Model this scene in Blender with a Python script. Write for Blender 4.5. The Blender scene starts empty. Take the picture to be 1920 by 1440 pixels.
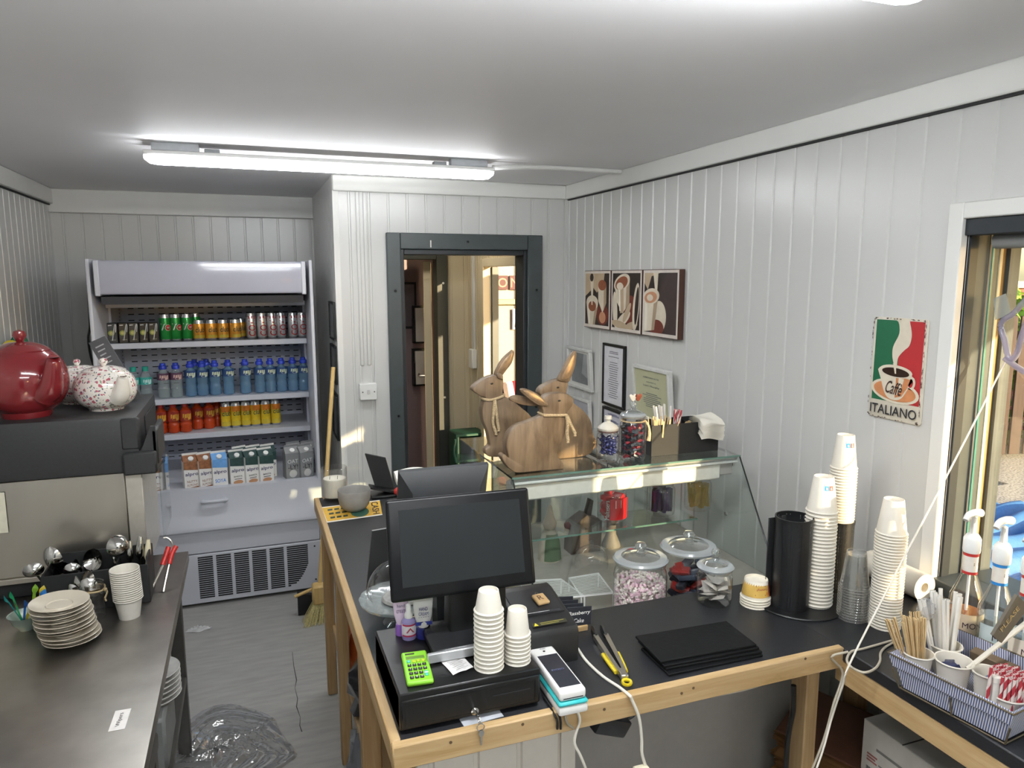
import bpy, bmesh, math, random
from mathutils import Vector, Matrix
random.seed(7)
PI = math.pi
C = bpy.context.scene.collection
SC = bpy.context.scene
# ------------------------------------------------------------------ camera
YAW, PITCH, ROLL, FPX, EYE = 0.349493, 0.146851, -0.001102, 1361.68, 1.80
_f = Vector((math.sin(YAW)*math.cos(PITCH), math.cos(YAW)*math.cos(PITCH), -math.sin(PITCH)))
_r0 = Vector((math.cos(YAW), -math.sin(YAW), 0)); _u0 = _r0.cross(_f)
_r = math.cos(ROLL)*_r0 + math.sin(ROLL)*_u0; _u = -math.sin(ROLL)*_r0 + math.cos(ROLL)*_u0
cam = bpy.data.cameras.new('camera'); camo = bpy.data.objects.new('camera', cam); C.objects.link(camo)
camo.matrix_world = Matrix(((_r.x,_u.x,-_f.x,0),(_r.y,_u.y,-_f.y,0),(_r.z,_u.z,-_f.z,EYE),(0,0,0,1)))
cam.sensor_width = 36; cam.lens = 36*FPX/1920; cam.clip_start = .02
SC.camera = camo
# ------------------------------------------------------------------ sky, sun, exposure
SC.view_settings.view_transform = 'Standard'; SC.view_settings.look = 'None'
SC.view_settings.gamma = 1; SC.view_settings.exposure = 0.36; SC.view_settings.use_curve_mapping = False
SC.cycles.use_denoising = True; SC.cycles.max_bounces = 10; SC.cycles.transparent_max_bounces = 40
SC.cycles.diffuse_bounces = 5; SC.cycles.caustics_reflective = False; SC.cycles.caustics_refractive = False
SC.cycles.sample_clamp_indirect = 4
w = bpy.data.worlds.new('sky'); SC.world = w; w.use_nodes = True
_nt = w.node_tree; _sky = _nt.nodes.new('ShaderNodeTexSky'); _sky.sky_type = 'NISHITA'
_sky.sun_disc = False; _sky.sun_elevation = math.radians(14); _sky.sun_rotation = math.radians(152)
_nt.links.new(_sky.outputs[0], _nt.nodes['Background'].inputs[0]); _nt.nodes['Background'].inputs[1].default_value = 0.36
SUN_DIR = Vector((-0.42, 0.88, -0.20)).normalized()
sun = bpy.data.lights.new('sun', 'SUN'); sun.energy = 10; sun.color = (1, .76, .46); sun.angle = .01
suno = bpy.data.objects.new('sun', sun); C.objects.link(suno); suno.location = (6, -6, 5)
suno.rotation_euler = SUN_DIR.to_track_quat('-Z', 'Y').to_euler()
LAMP_POWER = 33.0
# ------------------------------------------------------------------ view rays onto real planes
def _ray(px, py):
    return _r*((px-960)/FPX) + _u*(-(py-720)/FPX) + _f
def Zp(px, py, z):
    d = _ray(px, py); t = (z-EYE)/d.z; return Vector((d.x*t, d.y*t, z))
def Yp(px, py, y):
    d = _ray(px, py); t = y/d.y; return Vector((d.x*t, y, EYE+d.z*t))
def Xp(px, py, x):
    d = _ray(px, py); t = x/d.x; return Vector((x, d.y*t, EYE+d.z*t))
def ctr(px, py, z, r):
    q = Zp(px, py, z); d = Vector((q.x, q.y, 0)).normalized(); return q+d*r
# ------------------------------------------------------------------ materials
def lin(h):
    c = [int(h[i:i+2], 16)/255 for i in (0, 2, 4)]
    return tuple(x/12.92 if x <= .04045 else ((x+.055)/1.055)**2.4 for x in c) + (1,)
_mats = {}
def M(h, rough=.5, metal=0, name=None, var=.06, scale=40, spec=.5, stretch=None, coat=0, bump=0, trans=0, sheen=0):
    """Principled material whose colour breathes a little with a noise texture."""
    key = (h, rough, metal, name, var, scale, spec, stretch, coat, bump, trans)
    if key in _mats: return _mats[key]
    m = bpy.data.materials.new(name or 'm_'+h); m.use_nodes = True; nt = m.node_tree; b = nt.nodes['Principled BSDF']
    c = lin(h); b.inputs['Roughness'].default_value = rough; b.inputs['Metallic'].default_value = metal
    b.inputs['Specular IOR Level'].default_value = spec; b.inputs['Coat Weight'].default_value = coat
    if trans: b.inputs['Transmission Weight'].default_value = trans
    tc = nt.nodes.new('ShaderNodeTexCoord'); no = nt.nodes.new('ShaderNodeTexNoise'); no.inputs['Scale'].default_value = scale
    no.inputs['Detail'].default_value = 4
    src = tc.outputs['Object']
    if stretch:
        mp = nt.nodes.new('ShaderNodeMapping'); mp.inputs['Scale'].default_value = stretch
        nt.links.new(src, mp.inputs[0]); src = mp.outputs[0]
    nt.links.new(src, no.inputs['Vector'])
    rp = nt.nodes.new('ShaderNodeValToRGB'); e = rp.color_ramp.elements
    e[0].position = .3; e[1].position = .7
    e[0].color = tuple(max(0, x*(1-var)) for x in c[:3])+(1,); e[1].color = tuple(min(1, x*(1+var)) for x in c[:3])+(1,)
    nt.links.new(no.outputs['Fac'], rp.inputs[0]); nt.links.new(rp.outputs[0], b.inputs['Base Color'])
    if bump:
        bp = nt.nodes.new('ShaderNodeBump'); bp.inputs['Strength'].default_value = bump; bp.inputs['Distance'].default_value = .002
        nt.links.new(no.outputs['Fac'], bp.inputs['Height']); nt.links.new(bp.outputs[0], b.inputs['Normal'])
    _mats[key] = m; return m
def wood(name, a, b_, rough=.55, scale=3.0, stretch=(1, 14, 14), knots=True):
    m = bpy.data.materials.new(name); m.use_nodes = True; nt = m.node_tree; b = nt.nodes['Principled BSDF']
    b.inputs['Roughness'].default_value = rough
    tc = nt.nodes.new('ShaderNodeTexCoord'); mp = nt.nodes.new('ShaderNodeMapping'); mp.inputs['Scale'].default_value = stretch
    no = nt.nodes.new('ShaderNodeTexNoise'); no.inputs['Scale'].default_value = scale; no.inputs['Detail'].default_value = 7
    no.inputs['Roughness'].default_value = .65; no.inputs['Distortion'].default_value = .6
    rp = nt.nodes.new('ShaderNodeValToRGB'); rp.color_ramp.elements[0].color = lin(b_); rp.color_ramp.elements[1].color = lin(a)
    rp.color_ramp.elements[0].position = .3; rp.color_ramp.elements[1].position = .62
    nt.links.new(tc.outputs['Object'], mp.inputs[0]); nt.links.new(mp.outputs[0], no.inputs['Vector']); nt.links.new(no.outputs['Fac'], rp.inputs[0])
    col = rp.outputs[0]
    if knots:
        vo = nt.nodes.new('ShaderNodeTexVoronoi'); vo.inputs['Scale'].default_value = 3.2
        mp2 = nt.nodes.new('ShaderNodeMapping'); mp2.inputs['Scale'].default_value = tuple(.6+.1*s for s in stretch)
        nt.links.new(tc.outputs['Object'], mp2.inputs[0]); nt.links.new(mp2.outputs[0], vo.inputs['Vector'])
        r2 = nt.nodes.new('ShaderNodeValToRGB'); r2.color_ramp.elements[0].position = .035; r2.color_ramp.elements[1].position = .10
        r2.color_ramp.elements[0].color = (1, 1, 1, 1); r2.color_ramp.elements[1].color = (0, 0, 0, 1)
        nt.links.new(vo.outputs['Distance'], r2.inputs[0])
        mx = nt.nodes.new('ShaderNodeMix'); mx.data_type = 'RGBA'; mx.inputs[7].default_value = lin('7a5230')
        nt.links.new(r2.outputs[0], mx.inputs[0]); nt.links.new(col, mx.inputs[6]); col = mx.outputs[2]
    nt.links.new(col, b.inputs['Base Color']); return m
def glass(name, tint='ffffff', gloss=.9, rough=.02, dens=0.0, edge=.35, base=.04):
    """Thin clear glass or film: lets light straight through and mirrors at glancing angles; dens tints what is behind."""
    m = bpy.data.materials.new(name); m.use_nodes = True; nt = m.node_tree; nt.nodes.remove(nt.nodes['Principled BSDF'])
    out = nt.nodes['Material Output']; t = nt.nodes.new('ShaderNodeBsdfTransparent'); g = nt.nodes.new('ShaderNodeBsdfGlossy')
    t.inputs[0].default_value = lin(tint); g.inputs['Roughness'].default_value = rough
    lw = nt.nodes.new('ShaderNodeLayerWeight'); lw.inputs['Blend'].default_value = .5; pw = nt.nodes.new('ShaderNodeMath'); pw.operation = 'POWER'; pw.inputs[1].default_value = 1.2/edge
    nt.links.new(lw.outputs['Facing'], pw.inputs[0])
    mu = nt.nodes.new('ShaderNodeMath'); mu.operation = 'MULTIPLY_ADD'; mu.inputs[1].default_value = gloss; mu.inputs[2].default_value = base; mu.use_clamp = True
    nt.links.new(pw.outputs[0], mu.inputs[0])
    mx = nt.nodes.new('ShaderNodeMixShader'); nt.links.new(mu.outputs[0], mx.inputs[0]); nt.links.new(t.outputs[0], mx.inputs[1]); nt.links.new(g.outputs[0], mx.inputs[2])
    if dens:
        d = nt.nodes.new('ShaderNodeBsdfPrincipled'); d.inputs['Base Color'].default_value = lin(tint); d.inputs['Roughness'].default_value = .2
        m2 = nt.nodes.new('ShaderNodeMixShader'); m2.inputs[0].default_value = dens
        nt.links.new(mx.outputs[0], m2.inputs[1]); nt.links.new(d.outputs[0], m2.inputs[2]); mx = m2
    nt.links.new(mx.outputs[0], out.inputs[0]); return m
def emit(name, color, strength):
    m = bpy.data.materials.new(name); m.use_nodes = True; nt = m.node_tree; b = nt.nodes['Principled BSDF']
    b.inputs['Base Color'].default_value = (.9, .9, .9, 1); b.inputs['Emission Color'].default_value = color; b.inputs['Emission Strength'].default_value = strength
    return m
# ------------------------------------------------------------------ mesh collector
_glyph = {}
def glyphs(s):
    if s not in _glyph:
        cu = bpy.data.curves.new('t', 'FONT'); cu.body = s; cu.resolution_u = 3; cu.size = 1; cu.offset = 0 if 'M' in s or 'W' in s else .010
        o = bpy.data.objects.new('t', cu); C.objects.link(o); bpy.context.view_layer.update()
        me = o.evaluated_get(bpy.context.evaluated_depsgraph_get()).to_mesh()
        vs = [(v.co.x, v.co.y) for v in me.vertices]; fs = [tuple(p.vertices) for p in me.polygons]
        bpy.data.objects.remove(o); bpy.data.curves.remove(cu)
        x0 = min(v[0] for v in vs); x1 = max(v[0] for v in vs); y0 = min(v[1] for v in vs); y1 = max(v[1] for v in vs)
        _glyph[s] = ([(a-x0, b-y0) for a, b in vs], fs, x1-x0, y1-y0)
    return _glyph[s]
class B:
    def __init__(s): s.v = []; s.f = []; s.m = []; s.sm = []; s.mats = []
    def mi(s, mat):
        if mat not in s.mats: s.mats.append(mat)
        return s.mats.index(mat)
    def add(s, vs, fs, mat, smooth=False, T=None):
        n = len(s.v); i = s.mi(mat)
        s.v += [tuple(T @ Vector(p)) if T else tuple(p) for p in vs]
        for f in fs: s.f.append(tuple(n+k for k in f)); s.m.append(i); s.sm.append(smooth)
        return s
    def box(s, x0, x1, y0, y1, z0, z1, mat, bev=0, T=None, seg=1):
        bm = bmesh.new(); bmesh.ops.create_cube(bm, size=1)
        for v in bm.verts: v.co = Vector(((x0+x1)/2+v.co.x*(x1-x0), (y0+y1)/2+v.co.y*(y1-y0), (z0+z1)/2+v.co.z*(z1-z0)))
        if bev: bmesh.ops.bevel(bm, geom=list(bm.edges), offset=bev, segments=seg, affect='EDGES', profile=.6)
        bm.verts.index_update()
        s.add([v.co.copy() for v in bm.verts], [[v.index for v in f.verts] for f in bm.faces], mat, False, T); bm.free(); return s
    def lathe(s, prof, mat, n=24, T=None, smooth=True, arc=2*PI):
        """prof = [(r, z), ...]; r = 0 closes. mat may be a list with one material per segment."""
        vs = []; rings = []; full = abs(arc-2*PI) < 1e-6; k = n if full else n+1
        for r, z in prof:
            if r <= 1e-7: rings.append([len(vs)]); vs.append((0, 0, z))
            else:
                rings.append(list(range(len(vs), len(vs)+k))); vs += [(r*math.cos(arc*i/n), r*math.sin(arc*i/n), z) for i in range(k)]
        segs = {}
        for j in range(len(prof)-1):
            a, b = rings[j], rings[j+1]; mm = mat[j] if isinstance(mat, list) else mat; F = segs.setdefault(id(mm), (mm, []))[1]
            for i in range(n):
                i2 = (i+1) % k
                if len(a) == 1 and len(b) == 1: continue
                if len(a) == 1: F.append((a[0], b[i2], b[i]))
                elif len(b) == 1: F.append((a[i], a[i2], b[0]))
                else: F.append((a[i], a[i2], b[i2], b[i]))
        base = len(s.v); s.v += [tuple(T @ Vector(p)) if T else tuple(p) for p in vs]
        for mm, F in segs.values():
            i = s.mi(mm)
            for f in F: s.f.append(tuple(base+q for q in f)); s.m.append(i); s.sm.append(smooth)
        return s
    def cyl(s, p0, p1, r, mat, n=14, r1=None):
        p0 = Vector(p0); p1 = Vector(p1); d = p1-p0; T = Matrix.Translation(p0) @ d.to_track_quat('Z', 'Y').to_matrix().to_4x4()
        r1 = r if r1 is None else r1; return s.lathe([(0, 0), (r, 0), (r1, d.length), (0, d.length)], mat, n, T)
    def tube(s, pts, r, mat, n=8, sub=6, closed=False):
        P = [Vector(p) for p in pts]
        if sub > 1:
            Q = []; N = len(P)
            for i in range(N if closed else N-1):
                a = P[(i-1) % N] if closed or i > 0 else P[0]*2-P[1]; b = P[i]; c = P[(i+1) % N]
                d = P[(i+2) % N] if closed or i+2 < N else P[-1]*2-P[-2]
                for k in range(sub):
                    t = k/sub; Q.append(.5*((2*b)+(c-a)*t+(2*a-5*b+4*c-d)*t*t+(3*b-a-3*c+d)*t**3))
            if not closed: Q.append(P[-1])
            P = Q
        N = len(P); vs = []; up = Vector((.123, .231, .965))
        for i, p in enumerate(P):
            t = ((P[(i+1) % N]-P[i-1]) if closed else P[min(i+1, N-1)]-P[max(i-1, 0)]).normalized()
            a = t.cross(up); a = a.normalized() if a.length > 1e-3 else t.orthogonal().normalized(); b = t.cross(a)
            rr = r(i/(N-1)) if callable(r) else r
            vs += [p+rr*(a*math.cos(2*PI*k/n)+b*math.sin(2*PI*k/n)) for k in range(n)]
        fs = []
        for i in range(N if closed else N-1):
            j = (i+1) % N
            for k in range(n): fs.append((i*n+k, i*n+(k+1) % n, j*n+(k+1) % n, j*n+k))
        if not closed: fs += [tuple(range(n))[::-1], tuple((N-1)*n+k for k in range(n))]
        return s.add(vs, fs, mat, True)
    def prism(s, out, d0, d1, mat, T=None, bev=0, smooth=False):
        """Outline in (x, z), extruded from y = d0 to d1, with softened rims."""
        n = len(out); cx = sum(p[0] for p in out)/n; cz = sum(p[1] for p in out)/n
        A = sum(out[i][0]*out[(i+1) % n][1]-out[(i+1) % n][0]*out[i][1] for i in range(n))
        def inset(o, e):
            R = []
            for i in range(n):
                a, b, c = Vector(o[i-1]), Vector(o[i]), Vector(o[(i+1) % n]); t = (c-a)
                t = t.normalized() if t.length > 1e-9 else Vector((1, 0)); nn = Vector((-t.y, t.x))*(1 if A > 0 else -1); R.append(tuple(b+nn*e))
            return R
        layers = [(d0, inset(out, bev)), (d0+bev*.35, inset(out, bev*.3)), (d0+bev, out), (d1-bev, out), (d1-bev*.35, inset(out, bev*.3)), (d1, inset(out, bev))] if bev else [(d0, out), (d1, out)]
        vs = []; fs = []
        for d, o in layers: vs += [(p[0], d, p[1]) for p in o]
        for l in range(len(layers)-1):
            for i in range(n): fs.append((l*n+i, l*n+(i+1) % n, (l+1)*n+(i+1) % n, (l+1)*n+i))
        fs += [tuple(range(n))[::-1], tuple(range((len(layers)-1)*n, len(layers)*n))]
        return s.add(vs, fs, mat, smooth, T)
    def grid(s, fn, nu, nv, mat, smooth=True):
        vs = [fn(i/nu, j/nv) for j in range(nv+1) for i in range(nu+1)]
        return s.add(vs, [(j*(nu+1)+i, j*(nu+1)+i+1, (j+1)*(nu+1)+i+1, (j+1)*(nu+1)+i) for j in range(nv) for i in range(nu)], mat, smooth)
    def flat(s, fn, pts, mat, layer=1): return s.add([fn(u, v, layer) for u, v in pts], [tuple(range(len(pts)))], mat)
    def text(s, string, fn, u, v, h, mat, layer=2, width=None, shear=0, rot=0, center=True):
        """Lettering of cap height h (or fitted to width) centred at (u, v) of the surface fn(u, v, layer)."""
        vs, fs, tw, th = glyphs(string); k = h/th; kx = (width/tw) if width else k
        cs, sn = math.cos(rot), math.sin(rot); P = []
        for a, b in vs:
            x = (a-tw/2 if center else a)*kx+shear*b*k; y = (b-th/2)*k; P.append(fn(u+x*cs-y*sn, v+x*sn+y*cs, layer))
        return s.add(P, fs, mat)
    def sphere(s, c, r, mat, n=16, sc=(1, 1, 1), T=None):
        T0 = Matrix.Translation(c) @ Matrix.Diagonal((*sc, 1))
        return s.lathe([(r*math.sin(PI*i/10), -r*math.cos(PI*i/10)) for i in range(11)], mat, n, (T @ T0) if T else T0)
    def build(s, name, parent=None, loc=(0, 0, 0), rot=(0, 0, 0)):
        me = bpy.data.meshes.new(name); me.from_pydata(s.v, [], s.f)
        for m in s.mats: me.materials.append(m)
        me.polygons.foreach_set('material_index', s.m); me.polygons.foreach_set('use_smooth', s.sm)
        bm = bmesh.new(); bm.from_mesh(me); bmesh.ops.recalc_face_normals(bm, faces=bm.faces); bm.to_mesh(me); bm.free()
        me.update(); me.set_sharp_from_angle(angle=math.radians(42))
        o = bpy.data.objects.new(name, me); C.objects.link(o); o.parent = parent; o.location = loc; o.rotation_euler = rot; return o
def tag(o, label, cat, group=None, kind=None):
    o['label'] = label; o['category'] = cat
    if group: o['group'] = group
    if kind: o['kind'] = kind
    return o
def thing(name, label, cat, loc=(0, 0, 0), rot=(0, 0, 0), group=None):
    o = bpy.data.objects.new(name, None); o.empty_display_size = .05; C.objects.link(o)
    o.location = loc; o.rotation_euler = rot if isinstance(rot, tuple) else (0, 0, rot); return tag(o, label, cat, group)
def dup(root, loc, rot=None, label=None, group=None):
    r = root.copy(); C.objects.link(r); r.location = loc
    if rot is not None: r.rotation_euler = rot if isinstance(rot, tuple) else (0, 0, rot)
    if label: r['label'] = label
    if group: r['group'] = group
    for ch in list(root.children):
        c = ch.copy(); C.objects.link(c); c.parent = r
        for g in list(ch.children):
            d = g.copy(); C.objects.link(d); d.parent = c
    return r
def struct(b, name):
    o = b.build(name); o['kind'] = 'structure'; return o
def plane(o, ux, uy, nz=.0006):
    """Surface function: origin o, unit directions ux, uy; layers stack outwards along ux x uy."""
    o = Vector(o); ux = Vector(ux).normalized(); uy = Vector(uy).normalized(); n = ux.cross(uy)
    return lambda u, v, l=1: tuple(o+ux*u+uy*v+n*(nz*l))
def wrap(r, a0=-PI/2, eps=.0004):
    """Surface function round an upright cylinder of radius r (or r(z)), u along its girth from facing a0."""
    def fn(u, v, l=1):
        rr = (r(v) if callable(r) else r)+eps*l; a = a0+u/(r(v) if callable(r) else r); return (rr*math.cos(a), rr*math.sin(a), v)
    return fn
def band(b, fn, u0, u1, v0, v1, mat, layer=1, n=10):
    return b.grid(lambda i, j: fn(u0+(u1-u0)*i, v0+(v1-v0)*j, layer), n, 2, mat)
def ell(cu, cv, a, b_, n=28, a0=0, a1=2*PI, rot=0):
    r = []
    for i in range(n):
        t = a0+(a1-a0)*i/(n if abs(a1-a0-2*PI) < 1e-6 else n-1); x = a*math.cos(t); y = b_*math.sin(t)
        r.append((cu+x*math.cos(rot)-y*math.sin(rot), cv+x*math.sin(rot)+y*math.cos(rot)))
    return r
ORD = ['', 'first', 'second', 'third', 'fourth', 'fifth', 'sixth', 'seventh', 'eighth', 'ninth', 'tenth', 'eleventh', 'twelfth', 'thirteenth', 'fourteenth', 'fifteenth', 'sixteenth', 'seventeenth', 'eighteenth', 'nineteenth', 'twentieth']
ORD += ['twenty-'+x for x in ORD[1:10]]+['thirtieth']; ORD += ['thirty-'+x for x in ORD[1:10]]+['fortieth']; ORD += ['forty-'+x for x in ORD[1:10]]
# ------------------------------------------------------------------ common materials
PVC = M('d2d2cf', .28, name='white pvc cladding', var=.015, scale=3, spec=.5)
WHITE = M('e6e6e2', .45, name='white paint', var=.02, scale=6)
CEIL = M('f4f3f5', .6, name='ceiling board', var=.015, scale=2)
PLASTW = M('e9e9e6', .35, name='white plastic', var=.02)
PAPERW = M('dbd6ca', .7, name='paper cup white', var=.02, scale=60)
BLACK = M('121314', .38, name='black plastic', var=.1, scale=90)
MATTB = M('1a1b1c', .65, name='matt black', var=.1, scale=60)
LAM = M('202124', .42, name='black speckled laminate', var=.35, scale=420)
DGREY = M('3f4647', .4, name='dark grey painted steel', var=.06, scale=20)
STEEL = M('cdc8bf', .32, 1, name='brushed stainless', var=.06, scale=2.5, stretch=(2.5, 2.5, .8))
STEELT = M('a09c96', .38, 1, name='worn stainless top', var=.12, scale=3, stretch=(3, 3, 3))
CHROME = M('c9c7c3', .12, 1, name='polished steel', var=.03)
PINE = wood('pine rail', 'c3a67b', 'a88856')
PINEY = wood('pine rail lengthwise', 'c3a67b', 'a88856', stretch=(14, 1, 14))
PINEZ = wood('pine post', 'b99b70', '9c7a4d', stretch=(14, 14, 1))
CLEAR = glass('clear glass', 'ffffff', .95, .02, 0, .42, .06); PANE = glass('glass sheet', 'fbfdfc', .9, .005, 0, .3); GREENED = glass('green glass edge', '9cc4b6', .6, .05, .35)
FILM = glass('cling film', 'f4f5f6', 1.0, .10, .02, .55, .20)
INK = M('26262a', .6, name='black print', var=.02); WPR = M('e8e8e4', .6, name='white print', var=.02)
# ------------------------------------------------------------------ the room shell
YB, XR, ZC, YA, XL, XA, YF0 = 4.15, 1.877, 2.345, 5.38, -1.125, .473, -1.7
def panelled(b, axis, at, sign, u0, u1, z0, z1, mat=PVC, pitch=.108, ph=.02, back=.09, gw=.0075, gd=.0055):
    """Tongue and groove cladding on a wall: faces towards sign, grooves sunk into it, with a solid backing."""
    us = {u0, u1}; k = math.floor((u0-ph)/pitch)
    def dep(u):
        q = abs((u-ph+pitch/2) % pitch-pitch/2); return 0 if q >= gw-1e-9 else (gd if q <= gw*.55 else gd*(gw-q)/(gw*.45))
    while ph+k*pitch < u1+gw:
        c = ph+k*pitch
        for d in (-gw, -gw*.55, gw*.55, gw):
            if u0 < c+d < u1: us.add(c+d)
        k += 1
    us = sorted(us); P = lambda u, d, z: ((u, at-sign*d, z) if axis == 'x' else (at-sign*d, u, z)); vs = []
    for u in us: vs += [P(u, dep(u), z0), P(u, dep(u), z1)]
    b.add(vs, [(2*i, 2*i+1, 2*i+3, 2*i+2) for i in range(len(us)-1)], mat)
    a, c = at-sign*.012, at-sign*back
    bx = (u0, u1, min(a, c), max(a, c)) if axis == 'x' else (min(a, c), max(a, c), u0, u1)
    b.box(*bx, z0, z1, mat)
b = B(); b.box(-1.4, 3.2, -1.9, 5.7, -.12, 0, M('9d9c98', .45, name='grey vinyl floor', var=.11, scale=7, stretch=(1, 5, 1), bump=.1)); struct(b, 'floor')
b = B(); b.box(-1.3, XR+.1, -1.9, 5.6, ZC, ZC+.1, CEIL); struct(b, 'ceiling')
WY1, WZ0, WZ1, WY0 = 1.495, .905, 1.956, .14
b = B(); panelled(b, 'y', XR, -1, WY1, YB+.1, 0, ZC); panelled(b, 'y', XR, -1, YF0, WY0, 0, ZC)
panelled(b, 'y', XR, -1, WY0, WY1, WZ1, ZC); panelled(b, 'y', XR, -1, WY0, WY1, 0, WZ0); struct(b, 'wall_right')
DX0, DX1, DZ = .835, 1.605, 1.955
b = B(); panelled(b, 'x', YB, -1, XA, DX0, 0, ZC); panelled(b, 'x', YB, -1, DX1, XR, 0, ZC); panelled(b, 'x', YB, -1, DX0, DX1, DZ, ZC); struct(b, 'wall_back')
b = B(); panelled(b, 'y', XA, -1, YB+.09, YA, 0, ZC, pitch=.05, gw=.006); b.box(XA-.002, XA+.03, YB-.004, YB+.09, 0, ZC, WHITE); struct(b, 'wall_alcove_side')
b = B(); panelled(b, 'x', YA, -1, XL-.1, XA+.1, 0, ZC); struct(b, 'wall_alcove_back')
b = B(); panelled(b, 'y', XL, 1, YF0, YA, 0, ZC, pitch=.1); struct(b, 'wall_left')
FX0, FX1, VX0, VX1, VZ0, VZ1 = -.5, .4, 1.10, 1.32, 1.48, 1.74
b = B()
for (a, c, e, f) in ((XL-.1, FX0, 0, ZC), (FX1, VX0, 0, ZC), (VX1, XR+.1, 0, ZC), (FX0, FX1, 2.05, ZC), (VX0, VX1, 0, VZ0), (VX0, VX1, VZ1, ZC)): panelled(b, 'x', YF0, 1, a, c, e, f)
struct(b, 'wall_front')
GAP_SHADE = M('2b2b2c', .8, name='painted gap shade', var=.05)  # dark strips painted in for the shade of the gap under the cornices
for i, bx in enumerate([(XR-.022, XR, YF0, YB, 2.262, ZC), (XA, XR-.022, YB-.022, YB, 2.262, ZC), (XL, XA, YA-.05, YA, 2.20, ZC), (XL, XL+.03, YF0, YA-.05, 2.25, ZC), (XL+.03, XR-.022, YF0, YF0+.02, 2.26, ZC)]):
    b = B(); b.box(*bx, WHITE, .004)
    if i == 0: b.box(XR-.012, XR-.001, YF0, YB-.02, 2.255, 2.2625, GAP_SHADE)
    if i == 3: b.box(XL+.001, XL+.014, YF0, YA-.05, 2.243, 2.2505, GAP_SHADE)
    struct(b, 'trim_%d' % (i+1))
sx0 = Yp(689, 733, YB).x; b = B()
for (a, c, e, f) in ((-.036, -.014, 1.30, 2.262), (.004, .026, 1.30, 2.262), (-.042, -.028, 0, 1.30), (.020, .034, 0, 1.30)): b.box(sx0+a, sx0+c, YB-.007, YB, e, f, PVC, .004)
tag(b.build('cable_trunking'), 'white plastic cable trunking running above and below the light switch', 'trunking')
t = thing('light_switch', 'white square light switch on wall beside the grey doorway', 'switch', (Yp(689, 733, YB).x, YB-.012, Yp(689, 733, YB).z))
b = B(); b.box(-.049, .049, -.03, .012, -.047, .047, PLASTW, .004); b.build('plate', t)
b = B(); b.box(-.008, .008, -.036, -.03, -.012, .012, M('cfcfcb', .4), .002); b.build('rocker', t)
for s in (-1, 1):
    b = B(); b.cyl((s*.033, -.032, 0), (s*.033, -.0295, 0), .004, M('77756f', .4, .8), 10); b.build('screw', t)
# door frame (dark grey steel lining) and the window
fr = B(); x0, x1, zt = .757, 1.70, 2.045; d = YB
for (a, c, e, f) in ((x0, DX0, 0, zt), (DX1, x1, 0, zt), (DX0, DX1, DZ, zt)): fr.box(a, c, d-.03, d+.1, e, f, DGREY, .004)
for (a, c, e, f) in ((DX0, DX0+.022, 0, DZ), (DX1-.022, DX1, 0, DZ), (DX0+.022, DX1-.022, DZ-.03, DZ)): fr.box(a, c, d-.012, d+.14, e, f, M('23282b', .45), .003)
for bx, bz in ((.80, 1.72), (1.66, 1.72), (1.23, 2.0), (.80, 1.0), (1.66, 1.0)): fr.cyl((bx, d-.036, bz), (bx, d-.03, bz), .007, M('1b1e20', .4, .6), 10)
fr.box(1.005, 1.012, d-.034, d-.03, 1.965, 2.005, PLASTW, .001)
o = struct(fr, 'door_1')
wf = B(); X = XR; MET = M('4d5355', .42, .3, name='grey window metal', var=.15, scale=9)
def jamb(xa, xb, mat, y=0.0, zz=(WZ0, WZ1)): wf.box(xa, xb, WY1-.0-y, WY1+.05, zz[0], zz[1], mat, .001)
wf.box(X-.012, X+.02, WY1, WY1+.045, WZ0-.03, WZ1+.045, WHITE, .003); wf.box(X-.012, X+.02, WY0-.045, WY1, WZ1, WZ1+.045, WHITE, .003)
wf.box(X-.012, X+.02, WY0-.045, WY0, WZ0-.03, WZ1, WHITE, .003)
jamb(X+.02, X+.052, M('23282c', .4, name='charcoal frame'), .006); jamb(X+.052, X+.1, MET, .002); jamb(X+.1, X+.14, MET, .003); jamb(X+.14, X+.152, M('e8dfc0', .6), .006)
jamb(X+.152, X+.172, M('9a7e52', .7), .001); jamb(X+.172, X+.215, MET, .012)
wf.box(X+.0, X+.05, WY0, WY1, WZ1-.045, WZ1, M('23282c', .4, name='charcoal frame'), .002); wf.box(X+.05, X+.21, WY0, WY1, WZ1-.035, WZ1, MET)
wf.cyl((X+.075, WY0, WZ1-.06), (X+.075, WY1-.04, WZ1-.06), .022, M('8b8d8c', .5), 12)
wf.box(X-.01, X+.215, WY0, WY1, WZ0-.03, WZ0+.012, MET, .003); jamb2 = wf.box(X+.02, X+.215, WY0-.04, WY0+.02, WZ0, WZ1, MET, .002)
wo = struct(wf, 'window_1')
b = B(); b.box(X+.1, X+.106, WY0+.02, WY1-.012, WZ0+.012, WZ1-.035, PANE); b.box(X+.0995, X+.1065, WY1-.014, WY1-.010, WZ0+.012, WZ1-.035, M('4f8478', .2, name='green pane edge')); p = b.build('pane'); p.parent = wo
b = B()
for (a, c, e, f) in ((FX0, FX0+.06, 0, 2.05), (FX1-.06, FX1, 0, 2.05), (FX0+.06, FX1-.06, 1.99, 2.05)): b.box(a, c, YF0-.09, YF0+.02, e, f, DGREY, .003)
b.box(FX0+.06, FX1-.06, YF0-.06, YF0-.015, .01, 1.99, DGREY, .003); struct(b, 'door_2')
b = B()
for (a, c, e, f) in ((VX0, VX0+.025, VZ0, VZ1), (VX1-.025, VX1, VZ0, VZ1), (VX0+.025, VX1-.025, VZ0, VZ0+.025), (VX0+.025, VX1-.025, VZ1-.025, VZ1)): b.box(a, c, YF0-.06, YF0+.01, e, f, DGREY, .003)
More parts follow.
